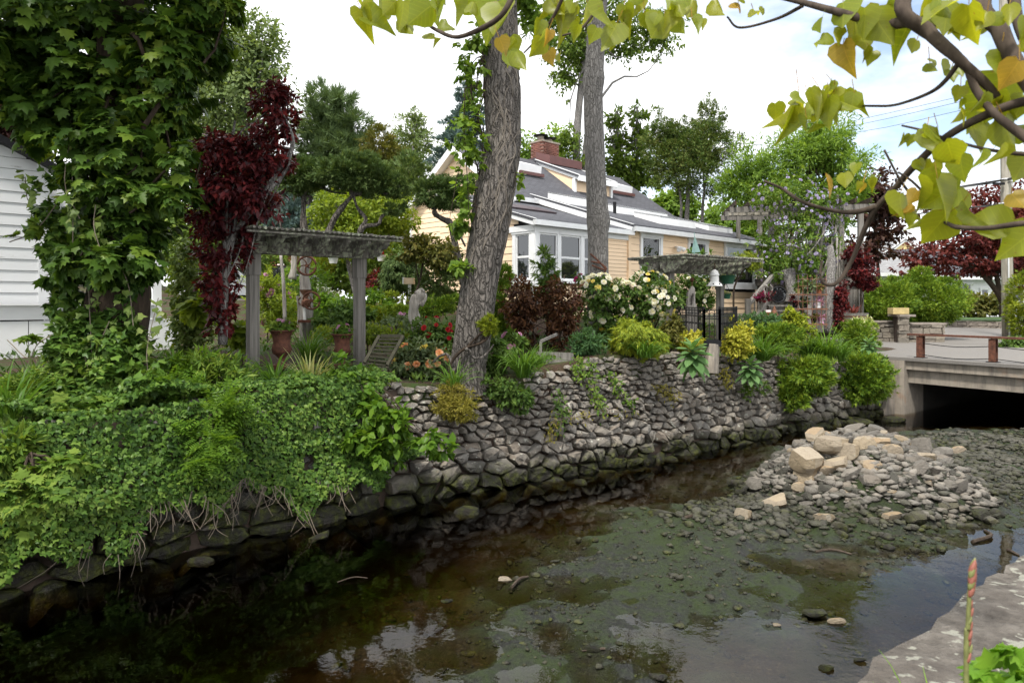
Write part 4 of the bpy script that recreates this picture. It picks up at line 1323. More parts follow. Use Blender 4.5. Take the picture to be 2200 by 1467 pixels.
def siding(parent, p0, du, L, z0, zt, expo, opens, outn, mat, name='siding_board', lo=0.0):
    """lap boards, each one a part; zt(u) gives the top edge; opens = (u0, u1, z0, z1)"""
    p0 = np.asarray(p0, float)
    us = np.linspace(lo, L, 121)
    tops = np.array([zt(u) for u in us])
    z = z0
    while z < tops.max() - .03:
        zh = min(z + expo, tops.max())
        ok = tops >= z + expo * .55
        i = 0
        while i < len(us):
            if not ok[i]: i += 1; continue
            j = i
            while j + 1 < len(us) and ok[j + 1]: j += 1
            segs = [(us[i], us[j])]
            for a, b, c, d in opens:
                if c < z + expo * .7 and d > z + expo * .3:
                    segs = [s for q in segs for s in ((q[0], min(q[1], a)), (max(q[0], b), q[1])) if s[1] - s[0] > .04]
            for a, b in segs:
                V = []
                for u in (a + .002, b - .002):
                    q = p0 + du * u
                    for o, zz in ((.004, z + .004), (.026, z + .004), (.010, zh - .003), (.004, zh - .003)):
                        V.append((*(q + outn * o)[:2], zz))
                V = np.array(V)
                obj(name, V, [(0, 1, 2, 3), (7, 6, 5, 4), (0, 4, 5, 1), (1, 5, 6, 2), (2, 6, 7, 3), (3, 7, 4, 0)], mat, parent)
            i = j + 1
        z += expo

def window(parent, p0, du, outn, u0, u1, z0, z1, cols=1, rails=1, trim=.11, pane='window_glass', blinds=False, tm='trim_white', sill=True):
    """double-hung sashes in a white casing: window > pane, sash_bar, sill"""
    p0 = np.asarray(p0, float)
    def fr(mb, a, b, c, d, dep, off):
        q = p0 + du * (a + b) / 2 + outn * off; q[2] = (c + d) / 2
        mb.box(q, b - a, dep, d - c, (du, outn, UZ))
    m = MB()
    fr(m, u0 - trim, u0, z0 - trim, z1 + trim * .001, .07, .03); fr(m, u1, u1 + trim, z0 - trim, z1 + trim * .001, .07, .03)
    fr(m, u0 - trim - .02, u1 + trim + .02, z1 + .002, z1 + trim * 1.25, .09, .035)
    fr(m, u0 - trim - .03, u1 + trim + .03, z0 - trim * 1.2, z0 - .001, .12, .045)
    w = m.build('window', tm, parent)
    sw = (u1 - u0) / cols
    sb = MB()
    for c in range(cols):
        a, b = u0 + c * sw, u0 + (c + 1) * sw
        if c: fr(sb, a - .05, a + .05, z0, z1, .065, .03)
        e = .045
        fr(sb, a + .001, a + e, z0 + .001, z1 - .001, .045, .012); fr(sb, b - e, b - .001, z0 + .001, z1 - .001, .045, .012)
        fr(sb, a + e, b - e, z0 + .001, z0 + e * 1.2, .045, .012); fr(sb, a + e, b - e, z1 - e, z1 - .001, .045, .012)
        for r_ in range(rails):
            zm = z0 + (z1 - z0) * (r_ + 1) / (rails + 1)
            fr(sb, a + e, b - e, zm - .03, zm + .03, .05, .014)
        edges = [z0 + e] + [z0 + (z1 - z0) * (r_ + 1) / (rails + 1) for r_ in range(rails)] + [z1 - e]
        for k in range(len(edges) - 1):
            q = p0 + du * (a + b) / 2 - outn * (-.012 + .004 * k); q[2] = (edges[k] + edges[k + 1]) / 2
            obj('pane', *box(q, b - a - .06, .004, edges[k + 1] - edges[k] + .01, (du, outn, UZ)), pane, w)
    sb.build('sash', tm, w)
    if blinds:
        bl = MB()
        zz = z0 + .06
        while zz < z1 - .05:
            q = p0 + du * (u0 + u1) / 2 - outn * .05; q[2] = zz
            nn = unit(outn * .8 + UZ * .6)
            bl.box(q, u1 - u0 - .10, .004, .048, (du, np.cross(du, nn), nn)); zz += .042
        bl.build('blind', 'blind', w)
        q = p0 + du * (u0 + u1) / 2 - outn * .12; q[2] = (z0 + z1) / 2
        obj('dark_back', *box(q, u1 - u0, .01, z1 - z0, (du, outn, UZ)), 'dark_room', w)  # dark sheet painted as the unlit room behind the blinds
    return w

house = thing('house', 'peach clapboard house with white trim, skylights and dark shingle roofs behind the garden', 'house', hp(5, 3, 1.2))
PZ = 1.15
# low front porch room (t 0..4.1), wing (t 4.15..12.8), main block (t 3.2..12.8, w 4.2..10.3)
pr = lambda w: 3.78 + .292 * w
wr = lambda w: 3.98 + .322 * w
fl = -nh
op = [(.12 - .1, 2.95, 2.12, 3.62)]
siding(house, hp(0, 0, 0), dh, 4.12, PZ, lambda u: 3.66, .115, op, fl, 'peach_paint')
for a, b in ((.12, .84), (.98, 1.84), (1.98, 2.8)):
    window(house, hp(0, 0, 0), dh, fl, a, b, 2.2, 3.48, 1, 1, .07)
opl = [(.02, .82, 2.12, 3.62)]
siding(house, hp(0, 0, 0), nh, 4.2, PZ, lambda u: pr(u) - .10, .2, opl, -dh, 'peach_paint')
window(house, hp(0, 0, 0), nh, -dh, .16, .70, 2.2, 3.46, 1, 1, .13)
obj('corner_board', *box(hp(-.012, -.012, (PZ + 3.7) / 2), .14, .14, 3.7 - PZ, (dh, nh, UZ)), 'trim_white', house)
# cornice over the bay side and front
obj('cornice', *beam(hp(-.03, -.05, 3.60), hp(-.03, 1.1, 3.60), .14, .16), 'trim_white', house)
obj('frieze', *beam(hp(-.06, -.045, 3.585), hp(4.1, -.045, 3.585), .05, .15), 'trim_white', house)
obj('gutter', *beam(hp(-.25, -.24, 3.72), hp(4.08, -.24, 3.72), .14, .14), 'grey_gutter', house)
obj('rake_board', *beam(hp(-.18, -.2, pr(-.2) + .01), hp(-.18, 4.2, pr(4.2) + .01), .05, .19), 'trim_white', house)
slab('porch_roof', [hp(-.22, -.3, pr(-.3) + .10), hp(4.14, -.3, pr(-.3) + .10), hp(4.14, 4.2, pr(4.2) + .10), hp(-.22, 4.2, pr(4.2) + .10)], 'roof_shingle', house)
c = [hp(.5, 1.5, pr(1.5) + .16), hp(2.5, 1.5, pr(1.5) + .16), hp(2.5, 2.4, pr(2.4) + .16), hp(.5, 2.4, pr(2.4) + .16)]
slab('roof_panel', c, 'flashing', house, .05)
# wing
op = [(.57, 1.80, 2.0, 3.75), (3.35, 4.7, 2.5, 3.77), (5.8, 8.2, 2.1, 3.77)]
WL0 = hp(4.15, 0, 0)
siding(house, WL0, dh, 8.65, PZ, lambda u: 3.90, .205, [(a, b, c_, d) for a, b, c_, d in op], fl, 'peach_paint')
window(house, WL0, dh, fl, .70, 1.68, 2.05, 3.68, 1, 1, .12, 'clear_pane', True)
window(house, WL0, dh, fl, 3.48, 4.55, 2.6, 3.68, 1, 1, .12)
window(house, WL0, dh, fl, 6.0, 8.05, 2.28, 3.68, 1, 0, .17)
siding(house, WL0, nh, 4.2, 3.4, lambda u: wr(u) - .08, .2, [], -dh, 'peach_paint')
obj('corner_board', *box(hp(4.14, -.012, (PZ + 3.8) / 2), .13, .13, 3.8 - PZ, (dh, nh, UZ)), 'peach_paint', house)
obj('corner_board', *box(hp(12.8, -.012, (PZ + 3.8) / 2), .15, .15, 3.8 - PZ, (dh, nh, UZ)), 'peach_paint', house)
obj('rake_board', *beam(hp(3.98, -.3, wr(-.3) - .02), hp(3.98, 4.2, wr(4.2) - .02), .05, .26), 'trim_white', house)
obj('gutter', *beam(hp(4.0, -.36, wr(-.36) - .02), hp(13.0, -.36, wr(-.36) - .02), .14, .15), 'grey_gutter', house)
obj('soffit', *beam(hp(4.1, -.16, 3.84), hp(12.9, -.16, 3.84), .28, .03), 'trim_white', house)
slab('wing_roof', [hp(3.95, -.34, wr(-.34) + .10), hp(13.0, -.34, wr(-.34) + .10), hp(13.0, 4.2, wr(4.2) + .10), hp(3.95, 4.2, wr(4.2) + .10)], 'roof_shingle', house)
siding(house, hp(12.82, 0, 0), nh, 4.2, PZ, lambda u: wr(u) - .08, .205, [], dh, 'peach_paint')
# skylights on the wing roof: white curbs under a glass lid
def skylight(t0, t1, w0, w1, zf, h, hb=None):
    c0 = [(t0, w0), (t1, w0), (t1, w1), (t0, w1)]
    hb = h if hb is None else hb
    V = [hp(t, w, zf(w) + .06) for t, w in c0] + [hp(t, w, zf(w) + (h if i < 2 else hb)) for i, (t, w) in enumerate(c0)]
    s = obj('skylight', np.array(V), [(0, 1, 5, 4), (1, 2, 6, 5), (2, 3, 7, 6), (3, 0, 4, 7)], 'trim_white', house)
    obj('lid', np.array(V[4:] + [v - UZ * .05 for v in V[4:]]), BOXF and [(3, 2, 1, 0)[::-1], (4, 5, 6, 7)[::-1], (0, 1, 5, 4), (1, 2, 6, 5), (2, 3, 7, 6), (3, 0, 4, 7)], 'skylight_glass', s)
skylight(4.4, 6.0, 2.7, 3.7, wr, .40, .32)
skylight(6.3, 8.3, 2.1, 3.1, wr, .38, .30)
skylight(8.6, 9.9, 2.4, 3.4, wr, .34, .26)
skylight(6.9, 9.2, .7, 1.8, wr, .38, .28)
skylight(10.1, 11.9, .7, 1.8, wr, .32, .24)
for t, w in ((5.9, 1.9),):
    obj('vent_pipe', *lathe(hp(t, w, wr(w)), [(.06, 0), (.06, .5)], 10), 'iron_black', house)
# main block
mr = lambda w: 5.36 + .69 * (w - 4.2) if w < 7.25 else 5.36 + .69 * (10.3 - w)
siding(house, hp(3.2, 4.2, 0), nh, 6.1, PZ, lambda u: mr(4.2 + u) - .12, .2, [], -dh, 'peach_paint')
siding(house, hp(3.2, 4.2, 0), dh, .9, 4.5, lambda u: 5.2, .2, [], fl, 'peach_paint')
obj('corner_board', *box(hp(3.19, 10.29, 3.3), .14, .14, 4.0, (dh, nh, UZ)), 'trim_white', house)
window(house, hp(3.2, 4.2, 0), nh, -dh, 2.6, 3.5, 2.6, 4.0, 1, 1, .1)
shell = MB()
shell.add(*prism([(0, PZ), (4.15, PZ), (4.15, 3.7), (0, 3.7)], nh * 4.19, hp(0, .004, 0), dh, UZ))
shell.add(*prism([(.004, PZ), (4.2, PZ), (4.2, wr(4.2) - .1), (.004, wr(0) - .1)], dh * 8.64, hp(4.155, 0, 0), nh, UZ))
shell.add(*prism([(4.2, PZ), (10.29, PZ), (10.29, 5.2), (7.25, 7.3), (4.2, 5.2)], dh * 9.59, hp(3.204, 0, 0), nh, UZ))
shell.add(*prism([(.01, 3.6), (4.2, 3.6), (4.2, pr(4.2) - .1), (.01, pr(0) - .08)], dh * 4.1, hp(.01, 0, 0), nh, UZ))
shell.build('wall', 'dark_room', house)
ov = .38
slab('main_roof', [hp(2.85, 4.2 - ov, mr(4.2) - .69 * ov + .08), hp(13.1, 4.2 - ov, mr(4.2) - .69 * ov + .08), hp(13.1, 7.25, 7.54), hp(2.85, 7.25, 7.54)], 'roof_shingle', house)
slab('main_roof', [hp(2.85, 10.3 + ov, mr(10.3) - .69 * ov + .08), hp(13.1, 10.3 + ov, mr(10.3) - .69 * ov + .08), hp(13.1, 7.25, 7.54), hp(2.85, 7.25, 7.54)], 'roof_shingle', house)
for tt in (2.86, 13.08):
    obj('rake_board', *beam(hp(tt, 4.2 - ov, mr(4.2) - .69 * ov - .10), hp(tt, 7.25, 7.36), .05, .24), 'trim_white', house)
    obj('rake_board', *beam(hp(tt, 10.3 + ov, mr(10.3) - .69 * ov - .10), hp(tt, 7.25, 7.36), .05, .24), 'trim_white', house)
sof = MB()
for a, b in ((4.2 - ov, 7.25), (10.3 + ov, 7.25)):
    za = mr(4.2) - .69 * ov
    sof.add(*beam(hp(3.03, a, za - .20), hp(3.03, b, 7.26), .30, .03))
sof.build('soffit', 'trim_white', house)
obj('gutter', *beam(hp(2.85, 4.2 - ov - .08, 5.10), hp(4.4, 4.2 - ov - .08, 5.10), .14, .15), 'grey_gutter', house)
obj('frieze', *beam(hp(3.1, 4.17, 4.98), hp(4.1, 4.17, 4.98), .05, .22), 'trim_white', house)
# dormer on the main roof
def mz(w): return mr(w) + .1
d0, d1, dw = 7.3, 9.6, 5.0
ztop = 6.50
V, Fc = prism([(0, mz(dw) - .1), (d1 - d0, mz(dw) - .1), (d1 - d0, ztop), (0, ztop)], nh * .05, hp(d0, dw + .03, 0), dh, UZ)
dm = obj('dormer', V, Fc, 'peach_paint', house)
for tt in (d0, d1):
    obj('cheek', *prism([(dw, mz(dw) - .1), (dw, ztop - .02), (7.2, 7.42), (7.2, 7.3)], dh * .06, hp(tt, 0, 0), nh, UZ), 'peach_paint', dm)
    obj('cheek_trim', *beam(hp(tt - .02, dw - .25, ztop + .02), hp(tt - .02, 7.2, 7.50), .06, .20), 'trim_white', dm)
    obj('corner_trim', *box(hp(tt, dw, (mz(dw) + ztop) / 2 - .1), .12, .12, ztop - mz(dw) + .2, (dh, nh, UZ)), 'trim_white', dm)
obj('dormer_fascia', *beam(hp(d0 - .08, dw - .27, ztop - .02), hp(d1 + .08, dw - .27, ztop - .02), .06, .22), 'trim_white', dm)
slab('dormer_roof', [hp(d0 - .1, dw - .3, ztop + .08), hp(d1 + .1, dw - .3, ztop + .08), hp(d1 + .1, 7.2, 7.58), hp(d0 - .1, 7.2, 7.58)], 'roof_shingle', dm)
V = [hp(7.45, 6.5, 7.34), hp(9.5, 6.5, 7.34), hp(9.5, 7.3, 7.60), hp(7.45, 7.3, 7.60)]
obj('roof_hatch', np.array(V + [v + UZ * .34 for v in V]), BOXF, 'brown_panel', house)
# wedge skylights either side of the dormer
for t0, t1, w0, w1 in ((4.9, 6.1, 5.7, 6.8), (10.2, 11.6, 5.4, 6.5)):
    V = [hp(t0, w0, mz(w0)), hp(t1, w0, mz(w0)), hp(t1, w1, mz(w1)), hp(t0, w1, mz(w1)), hp(t0, w0 - .05, mz(w0) + .40), hp(t1, w0 - .05, mz(w0) + .40)]
    s = obj('skylight', np.array(V), [(0, 1, 5, 4), (0, 4, 3), (1, 2, 5), (4, 5, 2, 3)], 'trim_white', house)
    obj('apron', *beam(hp(t0 - .05, w0 - .1, mz(w0) + .03), hp(t1 + .05, w0 - .1, mz(w0) + .03), .1, .12), 'brown_panel', s)
# chimney
ct, cw = 8.05, 7.35
chim = obj('chimney', *box(hp(ct, cw, 7.38), 1.16, .80, .66, (dh, nh, UZ)), 'flashing', house)
V, Fc = box(hp(ct, cw, 8.02), 1.02, .68, .68, (dh, nh, UZ))
uvb = []
for v in V:
    q = v - hp(ct, cw, 0); uvb.append((q @ dh + q @ nh, v[2]))
obj('stack', V, Fc, 'chimney_brick', chim, uv=np.array(uvb))
g = rs(5)
simple('brick_face', (.15, .062, .046), .9, 0, .45, 2.2, .2)
for r_ in range(9):
    zz = 7.71 + r_ * .075
    off = (.11 if r_ % 2 else 0)
    for n_, half, ax_, nn_, fix in ((5, .51, dh, nh, -.34), (4, .34, nh, dh, -.51)):
        for k in range(n_):
            u = -half + off + k * .22 + .105
            if u > half - .06: continue
            c = hp(ct + u, cw + fix - .012, zz + .034) if n_ == 5 else hp(ct + fix - .012, cw + u, zz + .034)
            obj('brick', *box(c, .205, .034 + .012 * g.rand(), .062, (ax_, nn_, UZ)), 'brick_face', chim)
obj('crown_slab', *box(hp(ct, cw, 8.39), 1.12, .78, .07, (dh, nh, UZ)), 'concrete', chim)
for dt, dz in ((-.26, .10), (.26, .05)):
    fl_ = obj('flue', *lathe(hp(ct + dt, cw, 8.42), [(.15, 0), (.14, .13 + dz)], 12), 'concrete', chim)
    obj('cap', *lathe(hp(ct + dt, cw, 8.57 + dz), [(.30, 0), (.32, .03), (.05, .09)], 14), 'iron_black', chim)
# wall lamp between the wing windows
fl_ = thing('flood_light', 'white twin floodlight fixed to the peach wall between two windows', 'lamp', hp(6.75, -.05, 3.45))
obj('bracket', *lathe(hp(6.75, -.08, 3.42), [(.07, 0), (.07, .05)], 12), 'trim_white', fl_)
for k in (-1, 1):
    obj('lamp_head', *tube([hp(6.75 + k * .05, -.12, 3.45), hp(6.75 + k * .13, -.22, 3.38), hp(6.75 + k * .17, -.28, 3.33)], [.03, .07, .085], 10), 'trim_white', fl_)

# old white clapboard building at the left edge
wb = thing('clapboard_building', 'old white clapboard building with peeling paint at the left edge', 'building', (-9.9, 14, .4))
W0 = np.array([-9.6, 14.0, 0.])
wt = lambda u: 4.55 + (.62 * u if u > -99 else 0)
siding(wb, W0 - dh * 6, dh, 6.0, 1.55, lambda u: 4.45 + .50 * (6.0 - u), .225, [], fl, 'old_white_paint')
obj('corner_board', *box(W0 - fl * .0 + UZ * 3.0, .20, .08, 3.0, (dh, nh, UZ)), 'old_white_paint', wb)
obj('backing', *prism([(-6, .2), (0, .2), (0, 4.4), (-6, 7.4)], nh * .2, W0 + nh * .01, dh, UZ), 'dark_room', wb)
obj('roof_edge', *beam(W0 + UZ * 4.42 + fl * .06 + dh * .25 - UZ * .12, W0 - dh * 6 + UZ * 7.42 + fl * .06, .35, .13), 'iron_black', wb)
# side return and lower part
siding(wb, W0 + dh * .1 + nh * .35, dh, .34, 1.55, lambda u: 4.1, .225, [], fl, 'old_white_paint')
obj('side_wall', *box(W0 + dh * .26 + nh * .6 + UZ * 2.4, .36, .4, 3.6, (dh, nh, UZ)), 'old_white_paint', wb)
sk = thing('white_skirt_fence', 'low white panelled wall with a capped top rail below the clapboards', 'wall', W0 + fl * .4 + UZ * .3)
K0 = W0 + fl * .30
for u in np.arange(-6, 1.9, .95):
    obj('panel', *box(K0 + dh * (u + .47) + UZ * (.72), .935, .04, .98, (dh, nh, UZ)), 'trim_white', sk)
    obj('lower_panel', *box(K0 + dh * (u + .47) + UZ * (.0), .945, .05, .46, (dh, nh, UZ)), 'trim_white', sk)
obj('top_rail', *box(K0 - dh * 2.0 + UZ * 1.38 + fl * .012, 8.0, .055, .28, (dh, nh, UZ)), 'trim_white', sk)
obj('cap_rail', *box(K0 - dh * 2.0 + UZ * 1.54 + fl * .03, 8.0, .16, .035, (dh, nh, UZ)), 'trim_white', sk)
YP = 15.3
wp = thing('white_post', 'tall white square corner post right of the ivy-covered trunk', 'post', P(335, 780, YP))
c = P(335, 660, YP)
obj('shaft', *box((c[0], c[1], 1.5), .18, .18, 2.5, (dh, nh, UZ)), 'trim_white', wp)
obj('side_strip', *box((c[0] - .14, c[1] + .06, 1.45), .09, .05, 2.5, (dh, nh, UZ)), 'trim_white', wp)

# buildings beyond the bridge
bg = thing('grey_bungalow', 'low white bungalow with a light grey shingle roof behind the clipped yews', 'house', P(1930, 700, 46))
def boxhouse(parent, cx0, cx1, Y, zb, ze, zr, dep, wallm, roofm, wins=()):
    x0, x1 = XAT(cx0, Y), XAT(cx1, Y)
    obj('wall', *box(((x0 + x1) / 2, Y + dep / 2, (zb + ze) / 2), x1 - x0, dep, ze - zb), wallm, parent)
    slab('roof', [(x0 - .5, Y - .6, ze - .05), (x1 + .5, Y - .6, ze - .05), (x1 + .5, Y + dep / 2, zr), (x0 - .5, Y + dep / 2, zr)], roofm, parent, .12)
    slab('roof', [(x0 - .5, Y + dep + .6, ze - .05), (x1 + .5, Y + dep + .6, ze - .05), (x1 + .5, Y + dep / 2, zr), (x0 - .5, Y + dep / 2, zr)], roofm, parent, .12)
    obj('fascia', *box(((x0 + x1) / 2, Y - .62, ze - .10), x1 - x0 + 1.1, .06, .22), 'trim_white', parent)
    for a, b, z0, z1 in wins:
        xa, xb = XAT(a, Y), XAT(b, Y)
        window(parent, (xa, Y - .02, 0), np.array([1., 0, 0]), np.array([0, -1., 0]), 0, xb - xa, z0, z1, 1, 1, .12)
boxhouse(bg, 1800, 2010, 46, 0, 3.5, 5.1, 8, 'trim_white', 'roof_grey', ((1862, 1885, 1.7, 3.0), (1920, 1945, 1.7, 3.0)))
yh = thing('yellow_gabled_house', 'far pale yellow house with twin white-edged gables above the bungalow roof', 'house', P(1950, 600, 72))
x0, x1 = XAT(1880, 72), XAT(2060, 72)
obj('wall', *box(((x0 + x1) / 2, 77, 3.5), x1 - x0, 8, 7), 'yellow_paint', yh)
slab('roof', [(x0 - .6, 72.2, 6.3), (x1 + .6, 72.2, 6.3), (x1 - 2, 77, 7.9), (x0 + 2, 77, 7.9)], 'roof_grey', yh, .15)
for pc, w_, zt_, zb_ in ((1943, 6.2, 7.9, 5.5), (1986, 5.0, 7.0, 5.0)):
    xc = XAT(pc, 70.5)
    gb = obj('gable', *prism([(-w_ / 2, zb_), (w_ / 2, zb_), (0, zt_)], np.array([0, 5., 0]), (xc, 70.5, 0), np.array([1., 0, 0]), UZ), 'yellow_paint', yh)
    for sx in (-1, 1):
        obj('barge_board', *beam((xc + sx * (w_ / 2 + .4), 70.35, zb_ - .12), (xc, 70.35, zt_ + .12), .35, .22, (0, -1, 0)), 'trim_white', gb)
        slab('gable_roof', [(xc + sx * (w_ / 2 + .4), 70.2, zb_ - .05), (xc, 70.2, zt_ + .2), (xc, 75.5, zt_ + .2), (xc + sx * (w_ / 2 + .4), 75.5, zb_ - .05)], 'roof_grey', gb, .1)
    obj('gable_vent', *box((xc, 70.45, zb_ + (zt_ - zb_) * .38), .9, .06, .9), 'trim_white', gb)
wh = thing('white_house', 'white sided house glimpsed under the red maple', 'house', P(2110, 690, 56))
boxhouse(wh, 1990, 2330, 56, 0, 3.6, 6.2, 8, 'trim_white', 'roof_shingle', ((2060, 2085, 1.6, 3.0), (2108, 2122, 1.4, 2.6), (2170, 2192, 1.6, 3.0)))
for i, (px, w_) in enumerate(((2056, 4), (2089, 4))):
    obj('shutter', *box(P(px, 645, 55.9), .35, .06, 1.5), 'car_black', wh)
sh = thing('red_shed', 'brick-red shed seen through the arbor posts', 'shed', P(630, 610, 40))
obj('wall', *box(P(622, 585, 40) + np.array([0, 1.5, 0]), 2.3, 3, 3.6), 'red_shed', sh)
obj('roof', *box(P(622, 545, 40) + np.array([0, 1.5, 0]), 2.7, 3.4, .15), 'roof_shingle', sh)

# driveway wall with pier, lawn kerb and pole
dw_ = thing('driveway_wall', 'low mortared stone wall with a capped pier beside the driveway', 'stone wall', P(1960, 735, 27))
g = rs(51)
def stonewall(parent, pa, pb, zb, zt, th, mat='garden_stone'):
    pa, pb = np.asarray(pa, float), np.asarray(pb, float)
    d = unit(pb - pa); nn = np.array([d[1], -d[0], 0]); L = np.linalg.norm(pb - pa)
    obj('core', *box((pa + pb) / 2 + UZ * ((zb + zt) / 2) - nn * .03, L - .02, th - .06, zt - zb - .02, (d, nn, UZ)), 'soil', parent)
    z = zb
    while z < zt - .06:
        h = min(.13 + .12 * g.rand(), zt - z)
        u = 0
        while u < L - .05:
            w = min(.2 + .35 * g.rand(), L - u)
            V, Fc = box(pa + d * (u + w / 2) + nn * (th / 2 - .04 + .02 * g.rand()) + UZ * (z + h / 2), w - .025, .12, h - .025, (d, nn, UZ))
            V = V + g.randn(*V.shape) * .012
            obj('stone', V, Fc, mat, parent)
            u += w
        z += h
ya = 27.0
stonewall(dw_, (XAT(1862, 27.6), 27.6, 0), (XAT(1925, 27.2), 27.2, 0), -.05, .78, .5)
stonewall(dw_, (XAT(1923, 26.8), 26.8, 0), (XAT(1948, 26.7), 26.7, 0), -.05, 1.02, .7)
stonewall(dw_, (XAT(1946, 27.1), 27.1, 0), (XAT(2022, 27.0), 27.0, 0), -.05, .70, .5)
for a, b, Y, z in ((1862, 1925, 27.4, .80), (1946, 2024, 27.05, .73)):
    obj('coping', *box(((XAT(a, Y) + XAT(b, Y)) / 2, Y, z), XAT(b, Y) - XAT(a, Y), .62, .07), 'concrete_stone', dw_)
obj('pier_cap', *box((XAT(1935.5, 26.8), 26.75, 1.06), .62, .85, .08), 'concrete_stone', dw_)
tr_ = thing('stone_trough', 'yellowish carved stone trough standing on the wall pier', 'planter', P(1928, 690, 26.8))
obj('bowl', *box((XAT(1930, 26.7), 26.7, 1.24), .62, .4, .24), 'gold_stone', tr_); obj('foot', *box((XAT(1930, 26.7), 26.7, 1.115), .42, .3, .03), 'gold_stone', tr_)
lk = thing('lawn_kerb', 'low grey stone kerb wall along the lawn beyond the driveway', 'wall', P(2110, 705, 42))
stonewall(lk, (XAT(2020, 43), 43, 0), (XAT(2230, 39), 39, 0), 0, .42, .35, 'concrete_stone')
obj('lawn', *box((XAT(2150, 49), 48.5, .16), 26, 11, .5), 'lawn', None, kind='structure', label='strip of mown lawn under the red maple')

# ------------------------------------------------------------------ utility pole and wires
pl = thing('utility_pole', 'weathered wooden utility pole standing by the driveway on the right', 'utility pole', P(2166, 722, 31))
pb_ = P(2166, 730, 31); pt_ = P(2155, -120, 31)
obj('shaft', *tube([pb_, pb_ * .5 + pt_ * .5, pt_], [.235, .205, .17], 14, n=10), 'pole_wood', pl, smooth=True)
for py in (388, 440):
    obj('band', *lathe(P(2159, py, 31), [(.225, 0), (.235, .04), (.225, .08)], 14), 'chrome', pl)
obj('transformer_bracket', *box(P(2146, 395, 30.8), .5, .1, .1), 'iron_black', pl)
obj('conduit', *tube([P(2169, 722, 30.75), P(2167, 560, 30.75), P(2164, 430, 30.75)], .03, 6), 'grey_gutter', pl)
def wire(label, pts, Ys, r, sag=0, group=None, n=14, cat='cable'):
    q = [P(px, py, Y) for (px, py), Y in zip(pts, Ys)]
    p = spline(q, n)
    t = np.linspace(0, 1, n); p[:, 2] -= sag * 4 * t * (1 - t)
    return obj('overhead_wire', *tube(p, r, 5), 'wire', None, label=label, cat=cat, group=group)
GW = 'overhead cables strung from the pole'
wire('thick upper cable bundle running left from the pole behind the wisteria', [(2260, 368), (2160, 386), (1840, 436), (1560, 468), (1100, 500)], (26, 31, 36, 41, 50), .055, 0, GW)
wire('second cable just under the bundle with a splice box', [(2260, 398), (2160, 392), (2000, 412), (1840, 440), (1480, 490)], (26, 31, 33, 36, 44), .022, 0, GW)
wire('middle cable crossing the red maple at the second pole band', [(2260, 432), (2160, 438), (1950, 462), (1700, 490), (1480, 512)], (26, 31, 34, 38, 44), .035, 0, GW)
wire('lower cable below the second pole band', [(2260, 446), (2160, 444), (1990, 450), (1800, 478), (1500, 530)], (26, 31, 33, 37, 44), .018, 0, GW)
wire('topmost thin wire of three high on the right sky', [(2230, 170), (2075, 205), (1870, 252), (1600, 310), (1300, 370)], (26, 30, 34, 39, 46), .010, 0, GW)
wire('middle thin wire of three high on the right sky', [(2230, 180), (2075, 216), (1870, 263), (1600, 316), (1300, 380)], (26, 30, 34, 39, 46), .010, 0, GW)
wire('lowest thin wire of three high on the right sky', [(2230, 205), (2075, 235), (1870, 280), (1640, 310), (1500, 330)], (26, 30, 34, 39, 42), .010, 0, GW)
wire('diagonal service wire from the pole down to the bungalow', [(2160, 290), (2080, 380), (1990, 450), (1880, 520)], (31, 34, 39, 46), .012, 0, GW)
wire('thin wires sagging behind the pine at the left of the house', [(1100, 500), (900, 520), (700, 500), (500, 470)], (46, 44, 42, 40), .014, 0, GW)
sb_ = thing('splice_box', 'grey splice case hanging on the cables left of the pole', 'cable box', P(2080, 400, 33))
obj('case', *beam(P(2062, 406, 33), P(2092, 398, 33), .22, .26), 'grey_gutter', sb_)

# ------------------------------------------------------------------ trees of the background
def tree(name, label, cat, base, blobs, n, size, mat, seed, sty='broad', trunk=None, r0=.2, bk='bark_grey', nl=10, group=None, lump=.25, shell=None, rc=None, template=None, limb=True, flat=.7):
    """base and trunk points are pixels and depth; the crown fills the blobs"""
    root = thing(name, label, cat, base, group)
    g = rs(seed + 900)
    tb = MB()
    paths = trunk if trunk else [[base, (np.array(blobs[0][:3]) + np.array(base)) / 2 * np.array([1, 1, 1.]), np.array(blobs[0][:3]) + UZ * blobs[0][5] * .5]]
    allp = []
    for k, pth in enumerate(paths):
        pth = [np.asarray(q, float) for q in pth]
        n_ = max(8, len(pth) * 4)
        sp_ = spline(pth, n_)
        tb.add(*tube(sp_, np.linspace(r0, r0 * .35, n_) * (1 if k == 0 else .7), 10, wob=.05, seed=seed + k))
        allp += list(sp_[n_ // 2:])
    if limb and nl: limbs(tb, allp, blobs, r0 * .35, nl, g)
    tb.build('trunk', bk, root, smooth=True)
    leaves('crown', sty, blobs, n, size, mat, root, seed, lump=lump, shell=shell, rc=rc, template=template, flat=flat)
    return root
GT = 'background trees behind the garden and house'
def base_(px, Y): return np.array([XAT(px, Y), Y, gz(px, Y)])
def mpath(pts, Y): return [P(a, b, Y) for a, b in pts]

